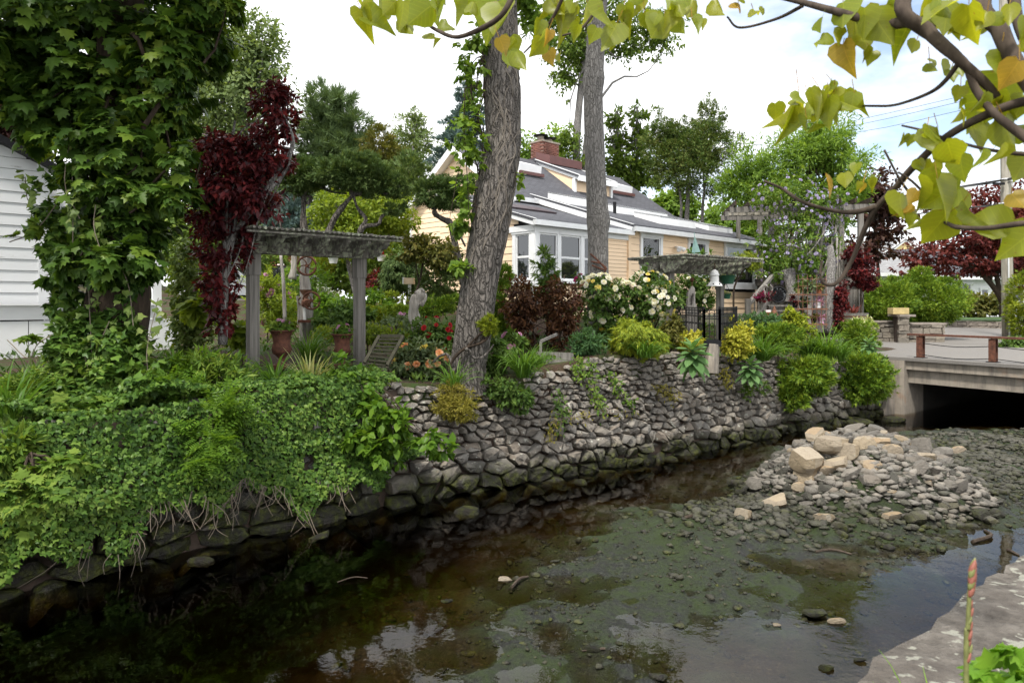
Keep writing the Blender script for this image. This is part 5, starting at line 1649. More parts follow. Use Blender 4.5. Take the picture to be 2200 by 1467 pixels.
tree('pale_tree', 'tall pale olive-green tree behind the dark red plum', 'tree', base_(510, 44), [B_(520, 190, 95, 110, 44), B_(560, 110, 60, 90, 44), B_(450, 120, 80, 150, 45), B_(500, 320, 90, 80, 44), B_(400, 260, 70, 120, 46)], 17000, .26, 'tree_pale', 1, r0=.35, lump=.35, shell=.5, rc=.14, nl=24)
tree('white_pine', 'dark full white pine standing between the plum and the house', 'pine', base_(715, 50), [B_(712, 225, 50, 36, 50), B_(690, 270, 55, 40, 50), B_(745, 275, 52, 42, 50), B_(715, 320, 78, 40, 50), B_(690, 365, 72, 34, 50), B_(765, 340, 50, 35, 50)], 6200, .62, 'pine_needle', 2, 'needle', r0=.35, bk='bark_dark', lump=.35, rc=.16)
tree('larch', 'thin light conifer right of the white pine', 'conifer', base_(893, 55), [B_(893, 255, 22, 26, 55), B_(895, 300, 40, 40, 55), B_(890, 350, 55, 45, 55), B_(860, 330, 35, 50, 56)], 3400, .36, 'tree_pale', 3, 'narrow', r0=.25, lump=.4, shell=.5, nl=16)
tree('blue_spruce', 'tall blue-grey spruce half hidden by the ivied trunk', 'spruce', base_(1000, 46), [B_(1000, 205, 16, 36, 46), B_(1000, 258, 34, 28, 46), B_(1000, 305, 48, 26, 46), B_(995, 350, 60, 28, 46), B_(1040, 380, 50, 30, 46)], 3400, .42, 'spruce_needle', 4, 'conif', r0=.2, bk='bark_dark', lump=.45, rc=.2, flat=.35)
for i, (px, py, rx, ry, Y, m, lab) in enumerate(((800, 400, 60, 60, 40, 'tree_dark', 'dark evergreen mass under the right side of the white pine'), (640, 420, 70, 60, 42, 'pine_needle', 'dim evergreen behind the cloud-pruned junipers at left'), (880, 395, 50, 60, 38, 'tree_dark', 'dark narrow evergreen left of the house gable'), (960, 430, 50, 70, 42, 'tree_dark', 'shaded evergreen just behind the white gable corner'), (560, 400, 60, 80, 43, 'tree_mid', 'green tree filling the gap right of the plum'), (820, 330, 40, 50, 46, 'olive_leaf', 'brownish olive tree between the pine and the larch'))):
    tree('evergreen_tree', lab, 'tree', base_(px, Y), [B_(px, py, rx, ry, Y), B_(px + rx * .5, py + ry * .6, rx * .8, ry * .7, Y), B_(px - rx * .5, py + ry * .7, rx * .8, ry * .7, Y)], 2600, .36, m, 10 + i, 'conif', r0=.2, bk='bark_dark', group=GT, nl=4)
tree('blue_spruce', 'small silvery-blue spruce behind the twisted juniper trunks', 'spruce', base_(632, 27), [B_(632, 425, 24, 30, 27), B_(632, 465, 40, 30, 27), B_(625, 495, 45, 30, 27)], 2200, .20, 'spruce_needle', 20, 'conif', r0=.1, bk='bark_dark', nl=6)
# low far belt, left side
for i, (px, py, rx, ry, Y, m, lab) in enumerate(((420, 500, 70, 70, 32, 'tree_mid', 'leafy green tree glimpsed between the ivied trunk and the plum'), (340, 470, 60, 100, 36, 'tree_mid', 'green tree behind the white corner post'), (30, 280, 70, 70, 17, 'yellowgreen_leaf', 'bright yellow-green maple branch above the clapboard roof'), (20, 130, 60, 120, 30, 'tree_mid', 'green tree at the far left edge above the old building'), (10, 250, 25, 40, 15.5, 'brown_purple_leaf', 'reddish-brown foliage at the left edge'))):
    tree('leafy_tree', lab, 'tree', base_(px, Y), [B_(px, py, rx, ry, Y), B_(px + rx * .4, py + ry * .5, rx * .7, ry * .6, Y)], 2200, .22 if Y > 20 else .17, m, 30 + i, 'leafy' if Y < 20 else 'broad', r0=.12, group=GT, nl=8)

tree('magnolia', 'rounded bright yellow-green shrub tree with pale blooms behind the arbor', 'shrub', base_(770, 23), [B_(720, 455, 62, 48, 23), B_(800, 450, 80, 55, 23), B_(760, 500, 90, 50, 23), B_(860, 480, 40, 45, 23)], 7500, .13, 'yellowgreen_leaf', 40, 'leafy', r0=.1, nl=14, lump=.25, shell=.25)
tree('tall_tulip_tree', 'tall twin-stemmed green tree rising behind the chimney', 'tree', base_(1245, 40), [B_(1225, 60, 50, 50, 40), B_(1235, 110, 55, 45, 40), B_(1215, 160, 35, 35, 40), B_(1300, 30, 60, 50, 40), B_(1390, 55, 60, 36, 41), B_(1420, 90, 50, 20, 41), B_(1340, 95, 50, 35, 41), B_(1180, 30, 40, 40, 40), B_(1235, 330, 35, 40, 40), B_(1210, 300, 25, 25, 40)], 8000, .22, 'tree_mid', 41, 'leafy', trunk=[mpath([(1247, 470), (1238, 330), (1247, 200), (1262, 60), (1270, -80)], 40), mpath([(1252, 470), (1258, 320), (1275, 200), (1300, 90)], 40)], r0=.28, lump=.45, nl=16, shell=.4)
tree('light_tree', 'light green tree behind the chimney and the big ivied trunk', 'tree', base_(1190, 47), [B_(1185, 310, 50, 35, 47), B_(1140, 330, 45, 40, 47), B_(1160, 370, 50, 35, 47)], 2400, .26, 'tree_light', 42, 'broad', r0=.15, lump=.4, shell=.5)
for i, (px, top, rx) in enumerate(((1325, 260, 34), (1368, 250, 34))):
    tree('honey_locust', ('thin airy tree with wispy branches right of the tall grey trunk', 'airy young tree in front of the dark arborvitae')[i], 'tree', base_(px, 44), [B_(px, top, rx * .7, 28, 44), B_(px + 4, top + 50, rx, 34, 44), B_(px, top + 100, rx * 1.2, 34, 44), B_(px + 30, top + 130, rx, 25, 44)], 1500, .30, 'tree_mid', 43 + i, 'narrow', trunk=[mpath([(px, 480), (px + 3, 380), (px, top - 20)], 44)], r0=.12, lump=.5, shell=.6, nl=34, template='leaf')
tree('arborvitae', 'dark multi-stemmed arborvitae behind the right end of the house', 'conifer', base_(1475, 33), [B_(1420, 280, 28, 34, 33), B_(1525, 255, 26, 40, 33), B_(1530, 310, 52, 45, 33), B_(1470, 320, 55, 45, 33), B_(1425, 340, 40, 50, 33), B_(1490, 375, 65, 42, 33), B_(1455, 285, 30, 30, 33)], 14500, .15, 'cedar_leaf', 46, 'conif', trunk=[mpath([(1474, 500), (1478, 420), (1480, 300)], 33), mpath([(1460, 500), (1462, 420), (1430, 320)], 33), mpath([(1508, 500), (1512, 420), (1530, 300)], 33)], r0=.13, lump=.3, nl=10, shell=.28)
tree('ash_tree', 'fresh green feathery tree rising behind the wisteria pergola', 'tree', base_(1750, 31), [B_(1770, 295, 70, 45, 31), B_(1720, 330, 70, 50, 31), B_(1800, 350, 70, 50, 31), B_(1625, 360, 60, 45, 31), B_(1600, 410, 55, 40, 31), B_(1680, 400, 70, 40, 31), B_(1770, 420, 70, 40, 31), B_(1560, 395, 25, 25, 31), B_(1650, 445, 55, 40, 31), B_(1825, 410, 50, 45, 31), B_(1800, 470, 40, 40, 31)], 21000, .20, 'tree_light', 47, 'narrow', trunk=[mpath([(1760, 640), (1735, 450), (1740, 320)], 31), mpath([(1740, 500), (1700, 420), (1640, 360)], 31), mpath([(1745, 470), (1770, 380), (1800, 300)], 31)], r0=.16, lump=.35, nl=22, shell=.4, bk='bark_dark')
tree('purple_leaf_tree', 'airy brownish-purple tree right of the wisteria', 'tree', base_(1900, 35), [B_(1870, 400, 45, 35, 35), B_(1890, 450, 55, 35, 35), B_(1900, 500, 50, 25, 35), B_(1860, 540, 60, 25, 35), B_(1895, 425, 50, 25, 35)], 3600, .22, 'brown_purple_leaf', 48, 'broad', r0=.12, lump=.5, shell=.6, rc=.14, nl=18, bk='bark_dark')
tree('red_maple', 'wide dark-red Japanese maple spreading behind the utility pole', 'tree', base_(2160, 41), [B_(2120, 440, 85, 40, 41), B_(2080, 500, 85, 40, 41), B_(2010, 545, 70, 32, 41), B_(2180, 500, 90, 60, 41), B_(2130, 560, 110, 40, 41), B_(2250, 480, 90, 80, 42), B_(2230, 580, 90, 40, 41), B_(1975, 580, 45, 20, 41)], 15000, .21, 'redmaple_leaf', 49, 'broad', trunk=[mpath([(2155, 680), (2150, 640), (2110, 590), (2060, 560)], 41), mpath([(2152, 650), (2170, 600), (2220, 540)], 41), mpath([(2150, 640), (2140, 580), (2130, 480)], 41)], r0=.22, lump=.25, nl=22, shell=.3, bk='bark_dark', rc=.14, flat=.4)
for i, (px, py, rx, ry, Y, m, lab) in enumerate(((1560, 480, 70, 45, 40, 'tree_light', 'light green foliage seen past the right end of the house roof'), (1640, 520, 60, 45, 40, 'tree_mid', 'green hedge tree behind the deck pergola'), (1450, 440, 40, 30, 41, 'tree_light', 'bright foliage below the arborvitae stems'), (2195, 470, 40, 60, 50, 'tree_mid', 'green tree at the right edge behind the maple'), (2060, 640, 60, 50, 62, 'tree_mid', 'green trees far beyond the white house'), (1760, 560, 60, 60, 38, 'tree_mid', 'shaded tree behind the pergola railing'))):
    tree('leafy_tree', lab, 'tree', base_(px, Y), [B_(px, py, rx, ry, Y), B_(px + rx * .4, py + ry * .6, rx * .7, ry * .6, Y), B_(px - rx * .5, py + ry * .5, rx * .6, ry * .6, Y)], 2600, .26, m, 60 + i, 'broad', r0=.12, group=GT, nl=8)

# clipped yews and shrubs by the driveway
def shrub(name, label, cat, px, Y, blobs, n, size, mat, seed, sty='leafy', stem=None, r0=.03, group=None, bk='bark_dark', nl=6, dz=None, **kw):
    b = G(px, Y)
    if dz is not None: b[2] = dz
    root = thing(name, label, cat, b, group)
    sb = MB()
    g = rs(seed + 500)
    pth = [b - UZ * .05] + ([P(a, c, Y) for a, c in stem] if stem else [np.array([b[0], b[1], (b[2] + blobs[0][2]) / 2]), np.array(blobs[0][:3])])
    n_ = max(6, len(pth) * 3)
    q = spline(pth, n_)
    sb.add(*tube(q, np.linspace(r0, r0 * .5, n_), 7, wob=.08, seed=seed))
    if nl: limbs(sb, list(q[n_ // 2:]), blobs, r0 * .5, nl, g, sides=4)
    sb.build('stem', bk, root, smooth=True)
    leaves('foliage', sty, blobs, n, size, mat, root, seed, **kw)
    return root
shrub('yew', 'broad clipped yew mound left of the driveway pier', 'shrub', 1895, 28.6, [B_(1900, 648, 60, 40, 28.6), B_(1870, 662, 45, 36, 28.6), B_(1925, 615, 25, 18, 28.6), B_(1905, 680, 60, 25, 28.6)], 8500, .14, 'yew_needle', 70, 'conif', r0=.1, shell=.18)
shrub('yew', 'tall spreading yew right of the driveway pier', 'shrub', 2000, 28.8, [B_(2000, 648, 60, 42, 28.8), B_(2035, 612, 30, 16, 28.8), B_(1995, 675, 50, 25, 28.8), B_(1975, 600, 25, 22, 28.8)], 8800, .14, 'yew_needle', 71, 'conif', r0=.1, shell=.18)
shrub('azalea', 'reddish and green hedge beyond the lawn under the maple', 'shrub', 2100, 52, [B_(2080, 655, 50, 20, 52), B_(2130, 655, 45, 20, 52)], 2600, .25, 'olive_leaf', 72, 'broad', shell=.2)
shrub('yew', 'green shrub cut by the right edge beside the pole', 'shrub', 2200, 30, [B_(2205, 640, 34, 50, 30), B_(2200, 690, 30, 30, 30)], 2000, .17, 'gold_needle', 73, 'conif', shell=.2)
shrub('weed_patch', 'low green weeds at the bridge end below the pole', 'plant', 2180, 24, [B_(2185, 742, 36, 18, 24), B_(2160, 752, 20, 10, 24)], 1600, .12, 'shrub_leaf', 74, 'leafy', shell=.3, dz=0)
shrub('purple_shrub', 'dark purple shrub climbing beside the deck post', 'shrub', 1850, 23, [B_(1850, 580, 28, 28, 23), B_(1835, 545, 20, 20, 23), B_(1862, 605, 22, 18, 23)], 2200, .11, 'plum_leaf', 75, 'broad', r0=.04)
shrub('purple_column', 'slim dark purple column of leaves at the right of the plant rack', 'shrub', 1803, 20.5, [B_(1805, 640, 14, 40, 20.5), B_(1800, 680, 12, 30, 20.5)], 1300, .09, 'plum_leaf', 76, 'broad', r0=.03)

# ------------------------------------------------------------------ arbors
def arbor(name, label, pa, pb, ztop, post, nraft, nbat, depth, over, zb_a, zb_b, bh=.20, vert=.09):
    pa, pb = np.asarray(pa, float), np.asarray(pb, float)
    d = pb - pa; d[2] = 0; L = np.linalg.norm(d); d = d / L
    nn = np.array([-d[1], d[0], 0.])
    root = thing(name, label, 'arbor', (pa + pb) / 2 * np.array([1, 1, 0]) + UZ * min(zb_a, zb_b))
    for p_, zb in ((pa, zb_a), (pb, zb_b)):
        c = np.array([p_[0], p_[1], (zb + ztop) / 2])
        V, Fc = box(c, post, post, ztop - zb, (d, nn, UZ))
        po = obj('post', V, Fc, 'weathered_wood', root)
        obj('collar', *box(np.array([p_[0], p_[1], ztop - .19]), post * 1.22, post * 1.22, .36, (d, nn, UZ)), 'weathered_wood', po)
    for sgn in (-1, 1):
        pr_ = [(-over, ztop + bh), (-over, ztop + bh * .45), (-over + .10, ztop), (L + over - .10, ztop), (L + over, ztop + bh * .45), (L + over, ztop + bh)]
        obj('beam', *prism(pr_, nn * .055, np.array([pa[0], pa[1], 0]) + nn * (sgn * (post / 2 + .03) - .027), d, UZ), 'lichen_wood', root)
    zr = ztop + bh + .002
    for i in range(nraft):
        u = -over * .6 + (L + over * 1.2) * i / (nraft - 1)
        hf = depth * .5
        prf = [(-hf, zr + .03), (-hf, zr + .09), (hf, zr + .09), (hf, zr + .03), (hf - .10, zr - .05), (hf - .20, zr - .06), (hf - .27, zr - .13), (hf - .36, ztop + .025), (post * .5 + .07, ztop + .02), (post * .5 + .07, zr - .003), (-post * .5 - .07, zr - .003), (-post * .5 - .07, ztop + .02), (-hf + .36, ztop + .025), (-hf + .27, zr - .13), (-hf + .20, zr - .06), (-hf + .10, zr - .05)]
        obj('rafter', *prism(prf, d * .055, np.array([pa[0], pa[1], 0]) + d * (u - .027), nn, UZ), 'lichen_wood', root)
    g = rs(int(L * 1000) + nbat)
    for k in range(nbat):
        v = -depth * .55 + depth * 1.1 * k / (nbat - 1)
        zz = zr + .105
        q0 = np.array([pa[0], pa[1], 0]) + d * (-over - .12) + nn * v + UZ * (zz + .01 * g.randn())
        q1 = np.array([pa[0], pa[1], 0]) + d * (L + over + .12) + nn * v + UZ * (zz + .01 * g.randn())
        obj('purlin', *beam(q0, q1, .045, .035), 'lichen_wood', root)
    nb = int((L + 2 * over) / vert)
    for k in range(nb):
        u = -over - .05 + (L + 2 * over + .1) * k / (nb - 1)
        zz = zr + .148 + .012 * g.rand()
        q0 = np.array([pa[0], pa[1], 0]) + d * u + nn * (-depth * .62 - .05 * g.rand()) + UZ * zz
        q1 = np.array([pa[0], pa[1], 0]) + d * (u + .03 * g.randn()) + nn * (depth * .62 + .05 * g.rand()) + UZ * (zz + .008 * g.randn())
        V, Fc = tube([q0, q0 * .66 + q1 * .34, q0 * .33 + q1 * .67, q1], .024 + .006 * g.rand(), 6)
        obj('batten', V, Fc, 'lichen_wood', root)
    return root
arbor('arbor', 'weathered grey wooden arbor with two posts and a lichen-crusted slatted top beside the plum tree', P(543, 535, 11.6), P(772, 555, 13.0), 2.42, .168, 7, 5, 1.45, .30, gz(543, 11.6) - .2, gz(772, 13) - .2, .20, .085)
arbor('arbor', 'smaller lichen-crusted wooden arbor by the yellow roses in front of the peach house', P(1438, 583, 16.3), P(1547, 583, 17.5), 2.28, .145, 9, 5, 1.45, .42, gz(1438, 16.3) - .2, gz(1547, 17.5) - .2, .22, .075)

# ------------------------------------------------------------------ wisteria deck pergola
DK = P(1657, 600, 24.6); DK[2] = 0
dd = unit(np.array([.985, -.17, 0])); dn = np.array([-dd[1], dd[0], 0])
def dp(u, v, z): return DK + dd * u + dn * v + UZ * z
ZF = 2.45
dk = thing('deck_pergola', 'raised weathered timber deck with a wisteria-covered pergola at the right end of the house', 'pergola', dp(2, 1, .4))
obj('floor_frame', *box(dp(1.5, 1.15, ZF - .12), 3.3, 2.4, .24, (dd, dn, UZ)), 'weathered_wood', dk)
for k in range(22):
    obj('deck_board', *box(dp(-.1 + k * .152, 1.15, ZF + .016), .142, 2.44, .03, (dd, dn, UZ)), 'weathered_wood', dk)
for u, v in ((0, 0), (1.5, 0), (3.0, 0), (0, 2.2), (3.0, 2.2)):
    obj('post', *box(dp(u, v, 2.6), .17, .17, 4.6, (dd, dn, UZ)), 'weathered_wood', dk)
for z_, h_ in ((ZF + .95, .09), (ZF + .15, .07)):
    obj('rail', *box(dp(1.5, -.02, z_), 2.85, .11, h_, (dd, dn, UZ)), 'weathered_wood', dk)
for k in range(18):
    u = .18 + k * .155
    if abs(u - 1.5) < .1: continue
    obj('baluster', *box(dp(u, -.02, ZF + .55), .04, .04, .72, (dd, dn, UZ)), 'weathered_wood', dk)
for v in (-.1, 1.1, 2.3):
    obj('beam', *box(dp(1.0, v, 4.92), 4.9, .09, .20, (dd, dn, UZ)), 'weathered_wood', dk)
for k in range(10):
    obj('rafter', *box(dp(-1.3 + k * .5, 1.1, 5.11), .06, 3.2, .17, (dd, dn, UZ)), 'bark_dark', dk)
obj('outer_post', *box(dp(-1.05, .6, 4.4), .13, .13, 1.1, (dd, dn, UZ)), 'weathered_wood', dk)
obj('outer_beam', *box(dp(-.7, .6, 4.86), 1.4, .16, .13, (dd, dn, UZ)), 'pole_wood', dk)
for k in range(18):
    obj('skirt_board', *box(dp(.0 + k * .168, .06, 1.42), .155, .03, 1.82, (dd, dn, UZ)), 'weathered_wood', dk)
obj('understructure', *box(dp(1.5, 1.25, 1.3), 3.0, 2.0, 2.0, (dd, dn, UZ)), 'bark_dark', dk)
wz = [B_(1690, 415, 62, 36, 24.0), B_(1640, 430, 35, 34, 23.8), B_(1745, 440, 55, 34, 24.2), B_(1715, 480, 60, 40, 24.0), B_(1775, 470, 35, 55, 24.3), B_(1670, 560, 60, 38, 23.8), B_(1740, 560, 55, 42, 23.9), B_(1650, 520, 28, 40, 23.9), B_(1700, 600, 60, 16, 23.8), B_(1810, 430, 30, 40, 24.5), B_(1795, 530, 22, 35, 24.2)]
wi = thing('wisteria', 'wisteria vine with lilac blossom hanging over the deck pergola and railing', 'vine', dp(1.4, -.25, .6))
m_ = MB()
g = rs(77)
for k in range(5):
    m_.add(*tube([dp(1.0 + .10 * k, -.2, .6), dp(1.1 + .1 * k * math.sin(k), -.25, 1.6), dp(.9 + .2 * k, -.2, 2.6), dp(.5 + .4 * k, -.1, 3.9), dp(.3 + .5 * k, .1, 5.0)], [.09, .06, .035], 7, n=18, wob=.2, seed=k))
limbs(m_, [dp(1.2, -.2, 3.2), dp(.6, -.1, 4.6), dp(2.0, -.1, 4.8), dp(2.2, -.1, 3.0)], wz, .03, 26, g)
m_.build('stem', 'driftwood', wi, smooth=True)
leaves('foliage', 'leafy', wz, 6300, .11, 'weed_leaf', wi, 78, lump=.4, shell=.5, rc=.16)
p_, o_ = surf_pts(wz, 298, g, up=-.2)
bloom('blossom', p_, o_, .105, 'petal_lilac', wi, 79)
# vine pillar: two twisted trunks under the deck
tw = thing('vine_trunk', 'stout fluted grey vine trunk standing under the deck', 'trunk', G(1697, 23.3))
obj('stem', *tube([P(1694, 690, 23.3), P(1700, 650, 23.3), P(1698, 610, 23.4), P(1690, 580, 23.5)], [.22, .19, .20, .24], 16, n=24, wob=.18, seed=3), 'bark_grey', tw, smooth=True)
bt_ = thing('birch_trunk', 'pale grey tree trunk right of the plant rack', 'trunk', G(1782, 20.6))
obj('stem', *tube([P(1784, 715, 20.6), P(1782, 640, 20.6), P(1786, 570, 20.8), P(1784, 530, 21)], [.17, .13, .12, .10], 12, n=24, wob=.05, seed=5), 'bark_grey', bt_, smooth=True)
bl_ = thing('bamboo_pole_bunch', 'bunch of pale vertical poles beside the deck', 'poles', G(1805, 23.5))
for k in range(5):
    obj('pole', *tube([P(1797 + 6 * k, 640, 23.5 + .1 * k), P(1799 + 5 * k, 560, 23.5), P(1798 + 6 * k + (k % 2) * 3, 510 + 8 * k, 23.5)], .035, 6), 'driftwood', bl_)
# stair
st = thing('deck_stair', 'grey wooden stair with a sloping handrail down from the deck', 'stairs', G(1625, 21.6))
q0, q1 = P(1607, 655, 21.4), P(1660, 592, 23.4)
obj('newel', *box((q0[0], q0[1], q0[2] - .35), .15, .15, 1.1), 'weathered_wood', st)
obj('handrail', *beam(q0, q1, .12, .10), 'weathered_wood', st)
obj('stringer', *beam(q0 - UZ * .75, q1 - UZ * .75, .06, .22), 'weathered_wood', st)
for k in range(6):
    f = (k + .5) / 6
    c = q0 * (1 - f) + q1 * f
    obj('tread', *box(c - UZ * .78 + np.array([.45, -.1, 0]), .95, .28, .045), 'weathered_wood', st)
    obj('baluster', *box(c - UZ * .38, .035, .035, .74), 'weathered_wood', st)
# small deck pot shelf
sf = thing('potting_shelf', 'low grey timber shelf holding clay pots and cones under the deck', 'shelf', P(1655, 690, 22.3))
obj('board', *box(P(1655, 681, 22.3), .75, .35, .05), 'weathered_wood', sf)
for sx in (-.3, .3): obj('leg', *box(P(1655, 700, 22.3) + np.array([sx, 0, 0]), .06, .3, .5), 'weathered_wood', sf)
cp = thing('clay_bowl', 'orange clay bowl with a pale block on the potting shelf', 'pot', P(1648, 678, 22.2))
obj('bowl', *lathe(P(1648, 679, 22.2), [(.10, 0), (.17, .10), (.18, .13), (.15, .12)], 14), 'terracotta', cp)
obj('block', *box(P(1650, 669, 22.2), .15, .1, .10), 'trim_white', cp)
cn = thing('clay_cone', 'brown pointed clay cone beside the orange bowl', 'ornament', P(1664, 678, 22.2))
obj('cone', *lathe(P(1664, 679, 22.2), [(.14, 0), (.12, .05), (.04, .25), (.01, .34)], 12), 'copper_rust', cn)
mi = thing('round_mirror', 'round black-framed mirror hanging on the boards under the deck', 'mirror', P(1672, 650, 22.9))
c = P(1672, 633, 22.9)
obj('frame', *ring(c, .26, .028, np.array([1., 0, 0]), UZ, 24, 6), 'iron_black', mi, smooth=True)
th = np.linspace(0, 2 * np.pi, 24, endpoint=False)
V = np.array([c + np.array([.25 * math.cos(t), .01, .25 * math.sin(t)]) for t in th] + [c + np.array([.25 * math.cos(t), .03, .25 * math.sin(t)]) for t in th])
obj('mirror_glass', V, [tuple(range(24)), tuple(range(47, 23, -1))] + [(i, (i + 1) % 24, 24 + (i + 1) % 24, 24 + i) for i in range(24)], 'window_glass', mi)
dr = thing('driftwood_branch', 'forked pale driftwood branch with dark red flowers by the stair', 'driftwood', G(1630, 20.8))
obj('branch', *tube([P(1622, 700, 20.8), P(1634, 665, 20.8), P(1645, 640, 20.8), P(1640, 620, 20.8), P(1648, 612, 20.8)], [.09, .06, .05, .04, .03], 8, n=20, wob=.2, seed=8), 'driftwood', dr, smooth=True)
for k, pts in enumerate((((1634, 665), (1636, 640), (1632, 625), (1641, 612), (1652, 618)), ((1645, 640), (1655, 632), (1660, 620), (1655, 612)), ((1632, 625), (1630, 635), (1626, 640)))):
    obj('twig', *tube(mpath(pts, 20.75), [.03, .012], 6, n=12), 'driftwood', dr, smooth=True)
bb = [B_(1640, 637, 24, 10, 20.7)]
leaves('flowers', 'broad', bb, 70, .06, 'petal_magenta', dr, 81); leaves('foliage', 'broad', bb, 200, .08, 'plum_leaf', dr, 82)
# plant rack
rk = thing('plant_rack', 'rusty wire plant rack with three shelves of succulents beside the deck', 'plant rack', G(1742, 19.8))
Yr = 19.8
xa, xb = XAT(1715, Yr), XAT(1775, Yr)
zt_, zb2 = P(0, 590, Yr)[2], P(0, 705, Yr)[2]
for k in range(7):
    x = xa + (xb - xa) * k / 6
    obj('wire', *tube([(x, Yr, zb2), (x, Yr, zt_ - .05 * (k % 2))], .010, 5), 'copper_rust', rk)
for py in (633, 664, 697):
    z_ = P(0, py, Yr)[2]
    obj('shelf', *box(((xa + xb) / 2 - .05, Yr + .14, z_), xb - xa + .2, .30, .035), 'copper_rust', rk)
for py in (600, 615, 648, 680):
    z_ = P(0, py, Yr)[2]
    obj('wire', *tube([(xa, Yr, z_), (xb, Yr, z_)], .009, 5), 'copper_rust', rk)
for k, (px, py, w, lab, mt, lm) in enumerate(((1718, 632, .16, 'small yellow wooden box planter on the top shelf of the rack', 'gold_stone', 'shrub_leaf'), (1742, 632, .14, 'pot of tall grey-green spikes in the middle of the rack', 'car_black', 'grey_leaf'), (1764, 632, .15, 'brown pot with orange leaves on the top shelf of the rack', 'terracotta', 'olive_leaf'), (1712, 663, .17, 'dark pot of red succulents on the middle shelf', 'car_black', 'plum_leaf'), (1735, 663, .14, 'dark pot of green succulents on the middle shelf', 'car_black', 'shrub_leaf'), (1762, 663, .20, 'white rectangular pot on the middle shelf of the rack', 'trim_white', 'petal_pink'), (1730, 696, .18, 'black nursery pot on the lowest shelf of the rack', 'car_black', 'grey_leaf'), (1752, 696, .16, 'small black pot right of the lowest shelf pot', 'car_black', 'olive_leaf'), (1768, 696, .13, 'white cube pot at the right of the lowest shelf', 'trim_white', 'petal_pink'))):
    c = P(px, py, Yr) + np.array([0, .13, .02])
    po = thing('pot_plant', lab, 'pot plant', c)
    obj('pot', *lathe(c, [(w * .36, 0), (w * .5, w * .85), (w * .54, w * .9), (w * .44, w * .88)], 12), mt, po, smooth=True, sharp=40)
    hh = .22 if 'spikes' in lab else .10
    leaves('leaves', 'narrow', [(c[0], c[1], c[2] + w + hh * .5, w * .5, w * .4, hh * .7)], 70, .12 if hh < .2 else .2, lm, po, 830 + k)
br_ = thing('barrel_planter', 'weathered half-barrel planter with red spiky cordyline', 'planter', P(1832, 700, 21.4))
c = P(1832, 700, 21.4)
obj('barrel', *lathe(c, [(.40, -.25), (.44, .0), (.45, .36), (.46, .40), (.42, .40), (.41, .30)], 18), 'weathered_wood', br_, smooth=True, sharp=40)
for z_ in (.05, .28): obj('hoop', *lathe(c + UZ * z_, [(.452, 0), (.456, .04)], 18), 'rust', br_)
blades('leaves', c + UZ * .35, 26, .40, .05, 'redmaple_leaf', br_, 84, spread=.9, droop=.5)

# ------------------------------------------------------------------ iron fence on a granite post
fe = thing('iron_fence', 'black wrought-iron fence panels meeting at a corner above the wall', 'fence', G(1510, 14.9))
def fpanel(pa, pb, h):
    pa, pb = np.asarray(pa, float), np.asarray(pb, float)
    d = unit(pb - pa); L = np.linalg.norm(pb - pa)
    for z_ in (0, h - .18, h): obj('rail', *beam(pa + UZ * z_, pb + UZ * z_, .022, .022), 'iron_black', fe)
    n = max(3, int(L / .105))
    for k in range(n + 1):
        q = pa + (pb - pa) * k / n
        obj('baluster', *box(q + UZ * h / 2, .016, .016, h, (d, np.array([-d[1], d[0], 0]), UZ)), 'iron_black', fe)
        if k < n: obj('scroll', *ring(q + d * L / n / 2 + UZ * (h - .09), .043, .007, d, UZ, 12, 4), 'iron_black', fe)
        if k < n and k % 2: obj('collar', *box(q + UZ * h * .5, .035, .035, .04), 'iron_black', fe)
    for q in (pa, pb): obj('post', *box(q + UZ * h / 2, .038, .038, h + .05), 'iron_black', fe)
zb_ = P(0, 728, 14.6)[2]
fc = P(1513, 730, 14.5); fa = P(1449, 718, 16.6); fb = P(1582, 715, 15.6)
for q in (fa, fb): q[2] = fc[2]
fd = P(1546, 730, 14.4); fd[2] = fc[2]
hF = .68
fpanel(fa, fc, hF); fpanel(fc, fd, hF * .92); fpanel(fd, fb, hF)
obj('base_plate', *box((fc + fd) / 2 - UZ * .07, .36, .16, .13), 'iron_black', fe)
gp = thing('granite_post', 'rough grey granite post under the corner of the iron fence', 'post', P(1530, 800, 14.4))
obj('shaft', *tube([P(1528, 800, 14.4), P(1530, 770, 14.4), P(1532, 740, 14.45)], [.15, .14, .135], 8, wob=.05, seed=2), 'concrete', gp)
gs = thing('standing_stone', 'pointed grey standing slab of wood behind the iron fence', 'ornament', G(1487, 16.0))
q = P(1487, 720, 16.0)
k_ = 16.0 / F_PX
prf = [(-11, -10), (-10, 60), (-8, 92), (2, 105), (6, 100), (7, 70), (11, 60), (12, -10)]
V, Fc = prism([(a * k_, b * k_) for a, b in prf], np.array([0, .16, 0]), q, np.array([1., 0, 0]), UZ)
obj('slab', V + rs(9).randn(*V.shape) * .006, Fc, 'driftwood', gs)
obj('knot', *tube([P(1485, 655, 15.97), P(1488, 640, 15.97), P(1490, 630, 15.97)], [.02, .035, .02], 8, n=8), 'bark_brown', gs)
ft = thing('iron_finial', 'thin rusty rod with a ball finial behind the fence', 'ornament', G(1487, 16.4))
obj('rod', *tube([P(1487, 640, 16.4), P(1487, 606, 16.4)], .012, 5), 'rust', ft); obj('ball', *lathe(P(1487, 606, 16.4), [(.02, 0), (.05, .04), (.05, .08), (.01, .12)], 10), 'rust', ft)
bh = thing('bell_birdhouse', 'pale bell-shaped hanging birdhouse under the small arbor', 'birdhouse', P(1534, 620, 16.4))
c = P(1535, 612, 16.4)
obj('body', *lathe(c - UZ * .03, [(.13, 0), (.19, .0), (.17, .05), (.105, .10), (.10, .24), (.12, .26), (.10, .30), (.08, .36), (.02, .40)], 18), 'basket_white', bh, smooth=True, sharp=40)
